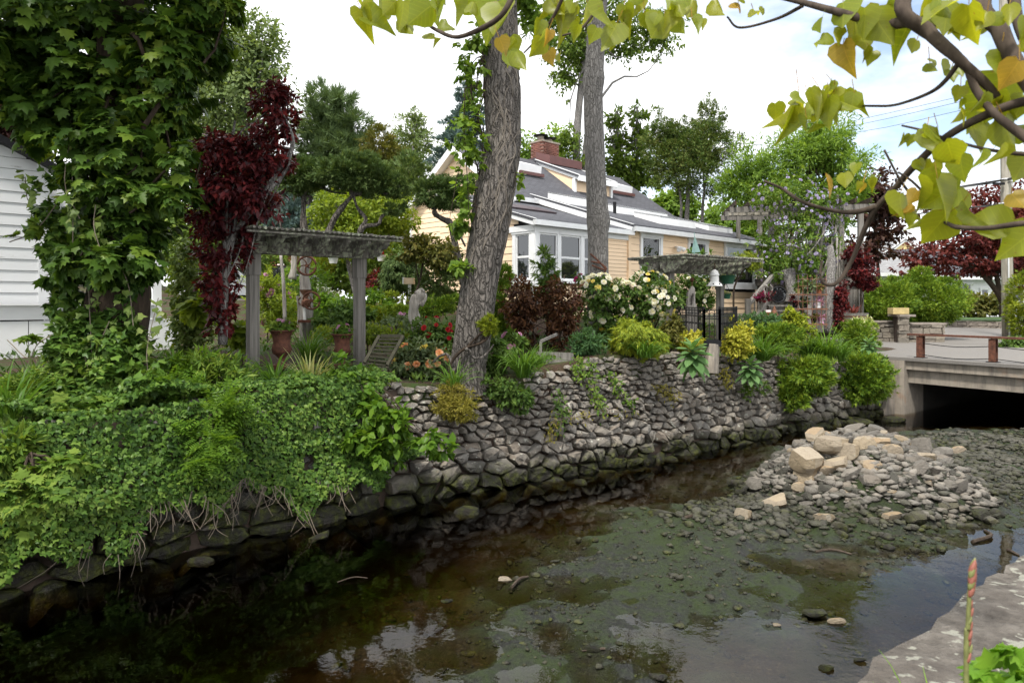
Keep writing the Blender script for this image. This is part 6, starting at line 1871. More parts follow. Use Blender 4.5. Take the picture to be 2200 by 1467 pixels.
for a in range(7): obj('hole', *lathe(c + np.array([.172 * math.cos(a * .9 - 2.9), .172 * math.sin(a * .9 - 2.9), .005]), [(.016, 0), (.016, .03)], 8), 'dark_room', bh)
obj('hook', *tube([c + UZ * .37, c + UZ * .46 + np.array([.02, 0, 0]), c + UZ * .52], .012, 5), 'rust', bh)
for px, py, Y, w, lab in ((1562, 604, 17.4, .22, 'green plastic hanging pot beside the right arbor post'), (1560, 636, 17.6, .13, 'small dark green pot hanging lower on the arbor post')):
    hb = thing('hanging_pot', lab, 'hanging pot', P(px, py + 5, Y))
    c = P(px, py + 6, Y)
    obj('pot', *lathe(c, [(w * .7, 0), (w * .95, w * .95), (w * 1.02, w), (w * .9, w * .98)], 16), 'green_pot', hb, smooth=True, sharp=40)
    for sx in (-1, 0, 1): obj('hanger', *tube([c + np.array([sx * w * .9, 0, w]), c + np.array([0, 0, w * 3.2])], .006, 4), 'iron_black', hb)
    leaves('leaves', 'broad', [(c[0], c[1], c[2] + w * 1.15, w * .8, w * .6, w * .3)], 60, .08, 'pale_leaf', hb, 85)
sb2 = thing('sailboat_ornament', 'verdigris metal sailboat ornament in front of the small window', 'ornament', P(1497, 560, 17.8))
obj('sail', *prism([(0, 0), (.155, .02), (.02, .42)], np.array([0, .015, 0]), P(1492, 543, 17.8), np.array([1., 0, 0]), UZ), 'verdigris', sb2)
obj('jib', *prism([(-.07, .0), (-.01, .0), (-.005, .40)], np.array([0, .015, 0]), P(1492, 543, 17.8), np.array([1., 0, 0]), UZ), 'verdigris', sb2)
obj('hull', *prism([(-.12, .0), (.17, .0), (.12, -.06), (-.07, -.06)], np.array([0, .06, 0]), P(1492, 545, 17.77), np.array([1., 0, 0]), UZ), 'verdigris', sb2)
obj('mast', *tube([P(1492, 575, 17.8), P(1492, 500, 17.8)], .010, 5), 'verdigris', sb2)

# ------------------------------------------------------------------ rusty wheels on a stump
ws = thing('wheel_sculpture', 'weathered stump mounted with a rusty spoked flywheel', 'sculpture', G(657, 15.2))
obj('stump', *tube([G(657, 15.3) - UZ * .1, P(657, 640, 15.3), P(655, 590, 15.3), P(660, 545, 15.3)], [.16, .12, .10, .14], 12, n=24, wob=.14, seed=11), 'driftwood', ws, smooth=True)
X1 = np.array([1., 0, 0])
def wheel(parent, c, r, rim, nsp, mat, curved=True, name='wheel'):
    w = obj(name, *ring(c, r, rim, X1, UZ, 28, 8), mat, parent, smooth=True)
    obj('hub', *tube([c + np.array([0, -.05, 0]), c + np.array([0, .05, 0])], r * .17, 10), mat, w)
    for k in range(nsp):
        a = 6.283 * k / nsp + .4
        p = [c + r * t * (X1 * math.cos(a + (t - .2) * (.7 if curved else 0)) + UZ * math.sin(a + (t - .2) * (.7 if curved else 0))) for t in (.12, .4, .7, .98)]
        obj('spoke', *tube(p, [r * .08, r * .055, r * .06], 6, n=8), mat, w, smooth=True)
    return w
wheel(ws, P(659, 571, 15.05), .205, .024, 5, 'rust')
ml = thing('coffee_mill', 'rusty cast-iron mill with a hopper and a curved-spoke wheel on a stump', 'grinder', P(662, 690, 15.0))
c = P(660, 648, 15.0)
obj('hopper', *lathe(P(657, 640, 15.05), [(.05, 0), (.06, .05), (.145, .17), (.155, .18), (.13, .17)], 4), 'copper_rust', ml)
obj('body', *lathe(P(657, 660, 15.05), [(.06, 0), (.10, .04), (.10, .14), (.05, .20)], 12), 'copper_rust', ml, smooth=True)
wheel(ml, P(669, 646, 14.9), .185, .020, 5, 'rust')
wheel(ml, P(651, 647, 15.2), .10, .012, 4, 'rust')
obj('leg', *tube([P(653, 662, 15.05), P(655, 690, 15.05)], [.025, .035], 8), 'basket_white', ml)
obj('foot', *box(P(660, 690, 15.05), .35, .2, .06), 'rust', ml)
for px0, py0, px1, py1, Y, r_, lab in ((612, 685, 603, 543, 15.9, .045, 'leaning grey driftwood pole behind the arbor, left of the wheels'), (642, 688, 639, 636, 15.5, .04, 'short pale stake left of the rusty mill'), (628, 600, 627, 560, 19, .05, 'thin pale stake near the red shed')):
    t = thing('wooden_stake', lab, 'stake', P(px0, py0, Y)); obj('shaft', *tube([P(px0, py0 + 8, Y), P((px0 + px1) / 2 + 2, (py0 + py1) / 2, Y), P(px1, py1, Y)], [r_, r_ * .85, r_ * .8], 8, n=12, wob=.1, seed=1), 'driftwood', t, smooth=True)
wt_ = thing('pale_snag', 'pale peeling tree trunk left of the flywheel', 'trunk', P(633, 580, 18)); obj('stem', *tube([P(628, 600, 18), P(632, 560, 18), P(630, 535, 18)], [.10, .07, .08], 10, n=14, wob=.2, seed=6), 'driftwood', wt_, smooth=True)

# ------------------------------------------------------------------ urns, lounger, mailbox
def urn(label, c, s, seed, bloomc):
    u = thing('garden_urn', label, 'urn', c)
    obj('base', *box(np.asarray(c) + UZ * .04 * s, .34 * s, .34 * s, .08 * s), 'rust', u)
    obj('bowl', *lathe(np.asarray(c) + UZ * .08 * s, [(.13 * s, 0), (.07 * s, .05 * s), (.055 * s, .10 * s), (.09 * s, .16 * s), (.155 * s, .20 * s), (.185 * s, .28 * s), (.165 * s, .36 * s), (.15 * s, .40 * s), (.165 * s, .52 * s), (.20 * s, .60 * s), (.235 * s, .62 * s), (.235 * s, .64 * s), (.19 * s, .63 * s), (.17 * s, .56 * s)], 22), 'rust', u, smooth=True, sharp=50)
    tp = np.asarray(c) + UZ * .78 * s
    leaves('plant', 'leafy', [(tp[0], tp[1], tp[2], .17 * s, .15 * s, .12 * s)], 300, .085, 'weed_leaf', u, seed)
    g = rs(seed)
    p_, o_ = surf_pts([(tp[0], tp[1], tp[2] + .03, .17 * s, .15 * s, .10 * s)], 7, g)
    bloom('flower', p_, o_, .07, 'petal_pink', u, seed + 1)
    return u
urn('rusty cast-iron urn with pink flowers beside the left arbor post', P(605, 792, 11.9), .94, 861, 0)
urn('rusty cast-iron urn with pink flowers beside the right arbor post', P(735, 790, 12.4), .86, 863, 0)
lc = thing('slatted_lounger', 'olive-weathered slatted chair back leaning beside the right arbor post', 'lounge chair', P(815, 795, 11.9))
a0, a1, b0, b1 = P(783, 780, 11.7), P(815, 722, 12.0), P(832, 785, 11.7), P(866, 722, 12.0)
simple('olive_wood', (.075, .07, .045), .9, 0, .3, 12, .3)
for p0, p1 in ((a0, a1), (b0, b1)): obj('stile', *beam(p0, p1, .05, .08, (0, -1, .3)), 'olive_wood', lc)
for k in range(9):
    f = k / 8
    pa_, pb2 = a0 * (1 - f) + a1 * f, b0 * (1 - f) + b1 * f
    obj('slat', *beam(pa_ + np.array([.03, -.015, 0]), pb2 + np.array([-.03, -.015, 0]), .016, .030 if k < 8 else .06, (0, -.3, 1)), 'olive_wood', lc)
obj('seat_rail', *beam(a0 - UZ * .10 + np.array([0, .02, 0]), b0 - UZ * .06 + np.array([0, .02, 0]), .05, .07), 'olive_wood', lc)
for q in (a0, b0): obj('leg', *beam(q - UZ * .02, q - UZ * .25 + np.array([0, .25, 0]), .05, .05, (0, 1, 0)), 'olive_wood', lc)
mbx = thing('mailbox', 'peach box with a white end on a white post by the weeping hemlock', 'mailbox', G(880, 18.2))
obj('box', *box(P(879, 604, 18.2), .26, .36, .16), 'peach_paint', mbx); obj('end_panel', *box(P(868, 603, 18.15), .03, .34, .17), 'trim_white', mbx)
obj('post', *box(P(880, 626, 18.25), .075, .075, .40), 'trim_white', mbx)
dg = thing('driftwood_figure', 'pale twisted driftwood trunk standing upright among the roses', 'driftwood', G(896, 13.6))
obj('trunk', *tube([P(898, 722, 13.6), P(894, 700, 13.6), P(889, 670, 13.6), P(893, 650, 13.6), P(902, 635, 13.6), P(899, 624, 13.6)], [.085, .10, .10, .115, .12, .085], 16, n=44, wob=.17, seed=21), 'driftwood', dg, smooth=True)
obj('arm', *tube([P(905, 655, 13.55), P(914, 642, 13.5), P(915, 630, 13.5)], [.05, .035, .012], 8, n=12, wob=.15, seed=4), 'driftwood', dg, smooth=True)
obj('arm', *tube([P(896, 630, 13.6), P(906, 623, 13.55), P(911, 626, 13.5)], [.06, .04, .02], 8, n=10, wob=.15, seed=5), 'driftwood', dg, smooth=True)
for px, py, Y, lab in ((716, 566, 19, 'white hanging basket seen under the arbor'), (819, 561, 21, 'white hanging pot with red flowers right of the arbor')):
    hb = thing('hanging_pot', lab, 'hanging pot', P(px, py, Y)); c = P(px, py, Y)
    obj('pot', *lathe(c, [(.10, 0), (.14, .17), (.15, .18), (.12, .17)], 14), 'basket_white', hb, smooth=True, sharp=40)
    obj('hanger', *tube([c + UZ * .18, c + UZ * .7], .006, 4), 'iron_black', hb)
    leaves('flowers', 'broad', [(c[0], c[1], c[2] + .22, .14, .12, .06)], 80, .06, 'petal_red' if px > 800 else 'shrub_leaf', hb, 88)
tbx = thing('timber_step', 'grey timber planter edge with a post under the dark red barberry', 'planter', P(1180, 765, 12.9))
obj('front_board', *beam(P(1148, 762, 12.9), P(1232, 766, 12.9), .06, .13), 'weathered_wood', tbx)
obj('lower_board', *beam(P(1165, 778, 12.85), P(1230, 780, 12.85), .06, .10), 'weathered_wood', tbx)
obj('post', *beam(P(1161, 765, 12.88), P(1162, 733, 12.88), .05, .05, (0, 1, 0)), 'weathered_wood', tbx)
obj('handrail', *beam(P(1162, 733, 12.88), P(1196, 718, 13.3), .04, .05), 'weathered_wood', tbx)

# ------------------------------------------------------------------ vehicles beyond the garden
def car(name, label, c, yaw, paint, L=4.7, W=1.85, H=1.75):
    root = thing(name, label, 'car', c)
    ca, sa = math.cos(yaw), math.sin(yaw)
    ax, ay = np.array([ca, sa, 0]), np.array([-sa, ca, 0])
    c = np.asarray(c, float)
    def W_(u, v, z): return c + ax * u + ay * v + UZ * z
    low = [(-L / 2, .45), (-L / 2 + .05, .95), (-L / 2 + .25, 1.02), (L / 2 - 1.25, 1.02), (L / 2 - .25, .92), (L / 2, .70), (L / 2 - .03, .40), (L / 2 - .5, .30), (-L / 2 + .4, .30)]
    V = []
    for v, ins in ((-W / 2, .0), (-W / 2 + .10, -.06), (W / 2 - .10, -.06), (W / 2, .0)):
        k = 1 - (.05 if ins == 0 else 0)
        V += [W_(u * (1 if ins else .985), v, z if ins else .34 + (z - .34) * .95) for u, z in low]
    n = len(low); Fc = [tuple(range(n)), tuple(range(4 * n - 1, 3 * n - 1, -1))]
    for r_ in range(3): Fc += [(r_ * n + i, (r_ + 1) * n + i, (r_ + 1) * n + (i + 1) % n, r_ * n + (i + 1) % n) for i in range(n)]
    obj('body', np.array(V), Fc, paint, root)
    cab = [(-L / 2 + .12, 1.0), (-L / 2 + .35, H - .08), (-L / 2 + .8, H), (L / 2 - 2.3, H), (L / 2 - 1.9, H - .06), (L / 2 - 1.15, 1.0)]
    V = [W_(u * (1 - .02), -W / 2 + .06 + .16 * (z - 1) / .75, z) for u, z in cab] + [W_(u * (1 - .02), W / 2 - .06 - .16 * (z - 1) / .75, z) for u, z in cab]
    n = len(cab)
    obj('cabin', np.array(V), [tuple(range(n)), tuple(range(2 * n - 1, n - 1, -1))] + [(i, n + i, n + (i + 1) % n, (i + 1) % n) for i in range(n)], paint, root)
    for sg in (-1, 1):
        for u0, u1, u2, u3 in ((-L / 2 + .35, -L / 2 + 1.15, -L / 2 + .55, -L / 2 + 1.15), (-L / 2 + 1.25, -L / 2 + 2.15, -L / 2 + 1.25, -L / 2 + 2.15), (-L / 2 + 2.25, L / 2 - 1.45, -L / 2 + 2.25, L / 2 - 1.95)):
            v0, v1 = sg * (W / 2 - .055), sg * (W / 2 - .19)
            q = [W_(u0, v0, 1.07), W_(u1, v0, 1.07), W_(u3, v1, H - .13), W_(u2, v1, H - .13)]
            o = ay * sg * .02
            obj('window', np.array([p + o for p in q] + [p - o for p in q]), BOXF, 'window_glass', root)
        obj('roof_rail', *tube([W_(-L / 2 + .7, sg * .68, H + .05), W_(L / 2 - 2.4, sg * .68, H + .05)], .022, 6), 'chrome', root)
        obj('headlight', *box(W_(L / 2 - .10, sg * .62, .78), .2, .34, .14, (ax, ay, UZ)), 'chrome', root)
        obj('mirror', *box(W_(L / 2 - 1.5, sg * (W / 2 + .08), 1.08), .12, .18, .14, (ax, ay, UZ)), paint, root)
        for u in (-L / 2 + .95, L / 2 - .95):
            q = W_(u, sg * (W / 2 - .12), .36)
            wl_ = obj('wheel', *tube([q - ay * .12, q + ay * .12], .36, 18), 'tyre', root)
            obj('rim', *tube([q - ay * .13, q + ay * .13], .22, 12), 'chrome', wl_)
    q = [W_(L / 2 - 1.20, -W / 2 + .2, 1.05), W_(L / 2 - 1.20, W / 2 - .2, 1.05), W_(L / 2 - 1.85, W / 2 - .3, H - .10), W_(L / 2 - 1.85, -W / 2 + .3, H - .10)]
    o = ax * .02 + UZ * .02
    obj('windscreen', np.array([p + o for p in q] + [p - o for p in q]), BOXF, 'window_glass', root)
    return root
zc = P(0, 571, 37)[2] - 1.78
car('parked_car', 'black sport utility car parked beyond the garden left of the red shed', (XAT(603, 37), 37, zc), R(176), 'car_black')
car('parked_car', 'white car parked beside the black one, half hidden by the plum leaves', (XAT(488, 34), 34, P(0, 573, 34)[2] - 1.72), R(12), 'car_white')
obj('parking_pad', *box((XAT(560, 36), 36.5, zc - .12), 9, 9, .2), 'asphalt', None, kind='structure', label='asphalt pad under the parked cars')

# ------------------------------------------------------------------ people
def person(label, pts, radii, edges, base, faces, matfn, mats, headc, hr, yaw, hair='hair_dark', cap=False):
    """one continuous skinned body; pts relative to base, root vertex first"""
    root = thing('person', label, 'person', base)
    ca, sa = math.cos(yaw), math.sin(yaw)
    rot = lambda p: (p[0] * ca - p[1] * sa, p[0] * sa + p[1] * ca, p[2])
    me = bpy.data.meshes.new('body')
    me.from_pydata([rot(p) for p in pts], edges, [])
    tmp = bpy.data.objects.new('body', me); COL.objects.link(tmp)
    sk_ = tmp.modifiers.new('skin', 'SKIN')
    for i, r_ in enumerate(radii): me.skin_vertices[0].data[i].radius = (r_, r_) if not isinstance(r_, tuple) else r_
    me.skin_vertices[0].data[0].use_root = True
    tmp.modifiers.new('sub', 'SUBSURF').levels = 2
    dg_ = bpy.context.evaluated_depsgraph_get()
    ev = tmp.evaluated_get(dg_)
    m2 = bpy.data.meshes.new_from_object(ev)
    bpy.data.objects.remove(tmp); bpy.data.meshes.remove(me)
    for m in mats: m2.materials.append(M[m])
    for p in m2.polygons: p.use_smooth = True; p.material_index = matfn(p.center)
    m2.name = 'body'
    link('body', m2, root)
    hc = Vector(rot(headc))
    hv, hf = lathe((hc.x, hc.y, hc.z - .02), [(hr * .98, 0), (hr * 1.06, .05), (hr * .9, .10), (hr * .5, .135), (.01, .145)], 14)
    link('hair', mesh('hair', hv, hf, hair, smooth=True), root)
    if cap:
        f = Vector(rot((0, -hr * 1.5, 0)))
        link('cap', mesh('cap', *lathe((hc.x, hc.y, hc.z + .03), [(hr * 1.10, 0), (hr * 1.08, .06), (hr * .7, .115), (.01, .125)], 14), 'cap_grey', smooth=True), root)
        link('cap_brim', mesh('cap_brim', *box((hc.x + f.x * .75, hc.y + f.y * .75, hc.z + .035), hr * 1.6, hr * 1.6, .015), 'cap_grey'), root)
    return root
pts = [(0, 0, .95), (0, 0, 1.15), (0, -.01, 1.35), (0, 0, 1.46), (0, -.01, 1.54), (0, -.03, 1.62), (0, -.02, 1.72),
       (.17, 0, 1.41), (.24, -.03, 1.16), (.20, -.22, 1.02), (.16, -.32, 1.05), (-.17, 0, 1.41), (-.24, -.03, 1.16), (-.20, -.22, 1.02), (-.16, -.32, 1.05),
       (.09, 0, .88), (.10, -.01, .50), (.10, .02, .09), (.10, -.13, .04), (-.09, 0, .88), (-.10, -.01, .50), (-.10, .02, .09), (-.10, -.13, .04)]
rad = [(.15, .12), (.14, .11), (.17, .12), (.09, .08), .055, .08, .075, .065, .05, .04, .035, .065, .05, .04, .035, .09, .06, .042, .035, .09, .06, .042, .035]
edg = [(0, 1), (1, 2), (2, 3), (3, 4), (4, 5), (5, 6), (3, 7), (7, 8), (8, 9), (9, 10), (3, 11), (11, 12), (12, 13), (13, 14), (0, 15), (15, 16), (16, 17), (17, 18), (0, 19), (19, 20), (20, 21), (21, 22)]
def mfn(c): return 0 if c[2] > 1.50 else (2 if c[2] < .95 else (0 if (abs(c[1]) > .2) else 1))
for i, (px, lab, cap, hair, yaw) in enumerate(((1700, 'person in a grey cap and pale shirt on the deck behind the wisteria', True, 'hair_dark', 1.3), (1768, 'dark-haired person in a white shirt on the right of the deck', False, 'hair_dark', -1.4))):
    q = P(px, 0, 24.9)
    person(lab, pts, rad, edg, (q[0], q[1], ZF + .035), None, mfn, ['skin', 'shirt_pale', 'trouser_navy'], (0, -.02, 1.66), .092, yaw, hair, cap)

# ------------------------------------------------------------------ the big trunks
def bigtrunk(parent, prof, Y, base, sides=44, rings=150, ridge=.055, seed=1, nridge=11, mat='bark_brown', rough=1.0):
    """prof: (row, centre column, width) in pixels from the ground up"""
    ys = np.array([p[0] for p in prof], float)[::-1]; cs = np.array([p[1] for p in prof], float)[::-1]; ws = np.array([p[2] for p in prof], float)[::-1]
    yy = np.linspace(prof[0][0], prof[-1][0], rings)
    th = np.linspace(0, 2 * np.pi, sides, endpoint=False)
    V = []
    for y in yy:
        c = P(np.interp(y, ys, cs), y, Y); r = np.interp(y, ys, ws) / 2 * Y / F_PX
        for t in th:
            q = Vector((math.cos(t) * 2.0, math.sin(t) * 2.0, c[2] * .42 + seed * 7))
            q2 = Vector((math.cos(t) * nridge * .5, math.sin(t) * nridge * .5, c[2] * .9 + seed))
            rr = r * (1 + .05 * rough * mnoise.noise(q) + ridge * (1 - 2 * abs(mnoise.noise(q2))) + .02 * mnoise.noise(q2 * 2.7))
            V.append((c[0] + rr * math.cos(t), c[1] + rr * math.sin(t), c[2]))
    I = np.arange(rings * sides).reshape(rings, sides)
    J = np.roll(I, -1, 1)
    Fc = np.stack([I[:-1], J[:-1], J[1:], I[1:]], -1).reshape(-1, 4)
    return obj('trunk', np.array(V), Fc, mat, parent, smooth=True)
Y1 = 11.9
t1 = thing('leaning_tree', 'thick leaning tree trunk with furrowed grey-brown bark on top of the wall', 'tree', P(1003, 815, Y1))
pf1 = [(845, 996, 112), (815, 1002, 86), (785, 1006, 76), (700, 1019, 79), (600, 1031, 78), (500, 1051, 80), (400, 1064, 84), (330, 1078, 76), (290, 1082, 73), (200, 1079, 77), (100, 1077, 70), (0, 1080, 58), (-200, 1090, 52), (-600, 1110, 40)]
bigtrunk(t1, pf1, Y1, None, seed=1)
g = rs(201)
m_ = MB()
yv = np.array([p[0] for p in pf1], float)[::-1]; cv = np.array([p[1] for p in pf1], float)[::-1]; wv_ = np.array([p[2] for p in pf1], float)[::-1]
for k in range(95):
    y0 = g.uniform(60, 520); ln = g.uniform(60, 260); a0_ = g.rand() * 6.28; da = g.uniform(-2.2, 2.2)
    pts = []
    for f in np.linspace(0, 1, 12):
        y = y0 - ln / 2 + ln * f; a = a0_ + da * f + .25 * math.sin(f * 9 + k)
        c = P(np.interp(y, yv, cv), y, Y1); r = np.interp(y, yv, wv_) / 2 * Y1 / F_PX * (1.0 + .05 * g.rand())
        pts.append((c[0] + r * math.cos(a), c[1] + r * math.sin(a), c[2]))
    m_.add(*tube(pts, g.uniform(.005, .014), 5))
m_.build('vine_stems', 'vine_bark', t1, smooth=True)
can1 = [B_(1060, -620, 420, 300, Y1, 3.6), B_(820, -520, 260, 200, 11.0, 2.4), B_(1350, -560, 260, 220, 12.0, 2.6), B_(1060, -30, 90, 40, 12.4, .7)]
leaves('crown', 'leafy', can1, 1700, .24, 'tree_mid', t1, 202, lump=.4, shell=.5)
leaves('crown', 'leafy', [B_(740, -200, 220, 110, 10.8, 1.6), B_(960, -230, 180, 120, 11.2, 1.6)], 1300, .22, 'tree_mid', t1, 207, lump=.35, shell=.5)
m_ = MB(); limbs(m_, [P(1090, -200, Y1), P(1105, -400, Y1), P(1110, -550, Y1)], can1[:3], .10, 16, g); m_.build('limb', 'bark_brown', t1, smooth=True)
v1 = thing('trunk_vine', 'fresh green vine leaves climbing the left side of the leaning trunk', 'vine', P(1010, 460, 11.7))
vb = [B_(1025, 95, 28, 40, 11.7), B_(1005, 150, 26, 35, 11.6), B_(990, 170, 16, 20, 11.5), B_(1015, 220, 18, 35, 11.6), B_(1005, 300, 30, 45, 11.5), B_(1015, 330, 24, 35, 11.5), B_(1000, 420, 20, 55, 11.6), B_(985, 490, 24, 35, 11.7), B_(1115, 395, 8, 30, 11.9), B_(1000, 265, 22, 20, 11.5), B_(985, 575, 30, 20, 11.6)]
leaves('foliage', 'ovate', vb, 1000, .10, 'tree_light', v1, 203, lump=.5, shell=.6, rc=.2)
m_ = MB(); limbs(m_, [P(1040, y, 11.7) for y in (120, 200, 300, 400, 480)], vb, .014, 26, g); m_.build('stem', 'bark_dark', v1)
v2 = thing('trunk_vine', 'leafy green vine right of the leaning trunk near the top edge', 'vine', P(1140, 60, 12.2))
leaves('foliage', 'ovate', [B_(1150, 45, 40, 45, 12.2), B_(1185, 80, 22, 30, 12.2), B_(1130, 10, 40, 25, 12.2)], 420, .10, 'tree_light', v2, 204, shell=.6)

Y2 = 15.4
t2 = thing('grey_trunk_tree', 'straight slim grey tree trunk in front of the peach house', 'tree', G(1290, Y2))
pf2 = [(760, 1292, 60), (620, 1287, 50), (585, 1285, 44), (500, 1285, 43), (475, 1286, 50), (455, 1284, 46), (400, 1281, 42), (300, 1277, 42), (200, 1274, 41), (170, 1276, 47), (150, 1277, 40), (60, 1281, 38), (0, 1284, 42), (-250, 1295, 34), (-500, 1310, 26)]
bigtrunk(t2, pf2, Y2, None, sides=36, ridge=.03, seed=5, nridge=9, mat='bark_grey', rough=.8)
can2 = [B_(1330, -480, 330, 240, Y2, 3.2), B_(1560, -330, 200, 120, 16, 2.2), B_(1140, -300, 180, 120, 15.5, 2.0)]
leaves('crown', 'leafy', can2, 1000, .24, 'tree_mid', t2, 212, lump=.4, shell=.5)
m_ = MB(); limbs(m_, [P(1295, -200, Y2), P(1302, -350, Y2)], can2, .10, 14, g); m_.build('limb', 'bark_grey', t2, smooth=True)
iv2 = thing('iron_plough', 'rusty iron tool hooked on the grey trunk above the roses', 'ornament', P(1290, 575, 15.1))
for pts in (((1268, 545), (1285, 560), (1303, 580)), ((1270, 562), (1290, 566), (1303, 577), (1298, 585)), ((1272, 570), (1285, 575), (1300, 580))):
    obj('bar', *tube(mpath(pts, 15.1), .02, 6, n=8), 'rust', iv2)

# ------------------------------------------------------------------ ivy-covered maple at the left
Ym = 9.9
mp = thing('ivied_maple', 'large dark maple covered in ivy at the left with broad lobed leaves', 'tree', G(255, Ym))
obj('trunk', *tube([G(250, Ym) - UZ * .3, P(250, 700, Ym), P(258, 560, Ym), P(262, 400, Ym), P(255, 200, Ym), P(262, -60, Ym), P(280, -400, Ym)], [.46, .40, .38, .36, .30, .26, .16], 18, n=60, wob=.08, seed=4), 'bark_dark', mp, smooth=True)
mbl = [B_(215, 60, 215, 95, Ym, 1.2), B_(60, 130, 95, 110, Ym, .9), B_(400, 60, 85, 90, Ym, .8), B_(250, 210, 160, 95, Ym, 1.0), B_(255, 330, 125, 90, Ym, .9), B_(120, 250, 70, 70, Ym, .7), B_(385, 200, 40, 90, Ym, .6), B_(265, 440, 112, 80, Ym, .8),
       B_(400, 350, 45, 45, 9.5, .4), B_(205, 560, 110, 40, 9.2, .55), B_(130, 590, 40, 20, 9.2, .3), B_(300, 490, 48, 50, 9.7, .5), B_(250, 310, 80, 130, 9.25, .3), B_(260, 560, 60, 60, 9.3, .3), B_(360, 110, 70, 70, 9.4, .5), B_(480, 15, 40, 26, 9.7, .4), B_(370, 420, 60, 30, 9.4, .35)]
g = rs(221)
p_, o_ = crown(mbl, 10500, g, .30, .17, 9, .28, .55)
ax_, nr_ = frames(g, p_, o_, .45, .6, .55, .9, .5, .35)
sz_ = .178 * (.55 + .8 * g.rand(len(p_)))
near = np.argsort(p_[:, 1] + .8 * (p_[:, 2] > 6.2) * 5)[:300]
mask = np.ones(len(p_), bool); mask[near] = False
V, Fc = inst('maple', p_[mask], ax_[mask], nr_[mask], sz_[mask])
obj('foliage', V, Fc, 'maple_leaf', mp, kind='stuff')
LM = [mesh('leaf', *T['maple'], 'maple_leaf')]
def leafobj(me, parent, pos, axis, nrm, size, label=None):
    y = Vector(axis).normalized(); x = y.cross(Vector(nrm)).normalized(); z = x.cross(y)
    o = link('leaf', me, parent, tuple(pos - rootloc(parent)), label)
    o.rotation_euler = Matrix((x, y, z)).transposed().to_euler()
    o.scale = (size, size, size)
    return o
for i in near: leafobj(LM[0], mp, p_[i], ax_[i], nr_[i], sz_[i])
m_ = MB(); limbs(m_, [P(255, y, Ym) for y in (60, 160, 260, 380, 480, 560)], mbl, .05, 46, g); m_.build('limb', 'bark_dark', mp, smooth=True)
cm_ = [B_(180, -380, 420, 220, 9.6, 3.0), B_(380, -320, 150, 120, 9.4, 1.6), B_(-160, -60, 220, 260, 9.2, 2.0)]
leaves('canopy', 'maple', cm_, 2200, .25, 'maple_leaf', mp, 223, lump=.35, kind='stuff')
iv = []
for px, py, rx, ry, Y in ((190, 720, 60, 60, 9.5), (150, 760, 50, 50, 9.3), (240, 760, 60, 60, 9.3), (280, 740, 26, 70, 9.6), (240, 830, 130, 50, 9.0), (120, 850, 70, 40, 8.9), (335, 850, 45, 26, 9.2), (120, 480, 40, 90, 9.9), (130, 640, 30, 50, 9.6), (285, 580, 30, 60, 9.6), (195, 480, 40, 60, 9.6)):
    iv.append(B_(px, py, rx, ry, Y))
it = thing('ivy', 'ivy climbing over the foot and sides of the dark maple trunk', 'ivy', G(240, 9.2))
leaves('foliage', 'leafy', iv, 5200, .105, 'ivy_leaf', it, 224, template='ivy', lump=.3, shell=.3)
g = rs(225)
m_ = MB(); pl_, ol_ = [], []
for k, (px, y0, y1) in enumerate(((150, 300, 470), (155, 380, 560), (235, 690, 860), (190, 620, 800), (340, 640, 800), (205, 440, 560), (180, 760, 900), (250, 560, 700), (70, 430, 380))):
    a = P(px, y0, 9.1); b = P(px + g.randn() * 20 + 15, y1, 9.0)
    m_.add(*tube([a, (a + b) / 2 + g.randn(3) * .06, b], .006, 4, n=8))
    for f in np.linspace(0, 1, 16): pl_.append(a + (b - a) * f + g.randn(3) * .05); ol_.append((0, -1, .3))
m_.build('stem', 'dead_twig', it)
pl_, ol_ = np.array(pl_), np.array(ol_, float)
ax_, nr_ = frames(g, pl_, ol_, .2, .7, .8, .4, .9, .3)
V, Fc = inst('ivy', pl_, ax_, nr_, .105 * (.7 + .6 * g.rand(len(pl_)))); obj('hanging_shoots', V, Fc, 'ivy_light', it, kind='stuff')
vy = thing('creeper', 'thin creeper with a few yellowing leaves reaching across the white clapboards', 'vine', P(60, 500, 9.6))
m_ = MB(); m_.add(*tube(mpath(((120, 440), (90, 480), (60, 505), (20, 520)), 9.6), .008, 4, n=12)); m_.add(*tube(mpath(((110, 720), (80, 740), (60, 770), (15, 730)), 8.8), .007, 4, n=12)); m_.build('stem', 'dead_twig', vy)
leaves('foliage', 'maple', [B_(75, 490, 40, 22, 9.6), B_(45, 510, 28, 14, 9.6), B_(70, 725, 50, 18, 8.8)], 60, .11, 'maple_light', vy, 227, lump=.5, shell=.8)

# ------------------------------------------------------------------ ivy bank
g = rs(231)
def zlow(s): return -1.06 - .10 * sstep(-2.5, -5, s) + .16 * np.sin(2.1 * s + 1) + .14 * np.sin(5.3 * s) + .08 * np.sin(11 * s + 2)
n = 42000
s = g.uniform(-13, .9, n); z = g.uniform(-1.4, .45, n)
end = -.1 + .9 * (z + .9)
ok = (z > zlow(s)) & (z < wtop(s) + .1) & (s < np.where(z > -.2, -.4, .25) + .3 * np.sin(6 * z)) & (vnoise(s + 40, z + 40, 1.5, 77) > -.44)
s, z = s[ok], z[ok]
lump_ = .14 + .22 * vnoise(s + 40, z + 40, 1.9, 78) + .13 * vnoise(s + 40, z + 40, 4.5, 79)
pw = wallp(s, z, np.clip(lump_, .04, .6) + .05 * g.rand(len(s)))
b_, t_, nn_ = foot(s)
ow = np.concatenate([-nn_, np.full((len(s), 1), .25)], -1)
n2 = 19000
s2 = g.uniform(-13, .2, n2); p2 = .15 + 3.3 * g.rand(n2) ** 1.4
b2, t2_, nn2 = foot(s2)
xy2 = b2 + nn2 * p2[:, None]
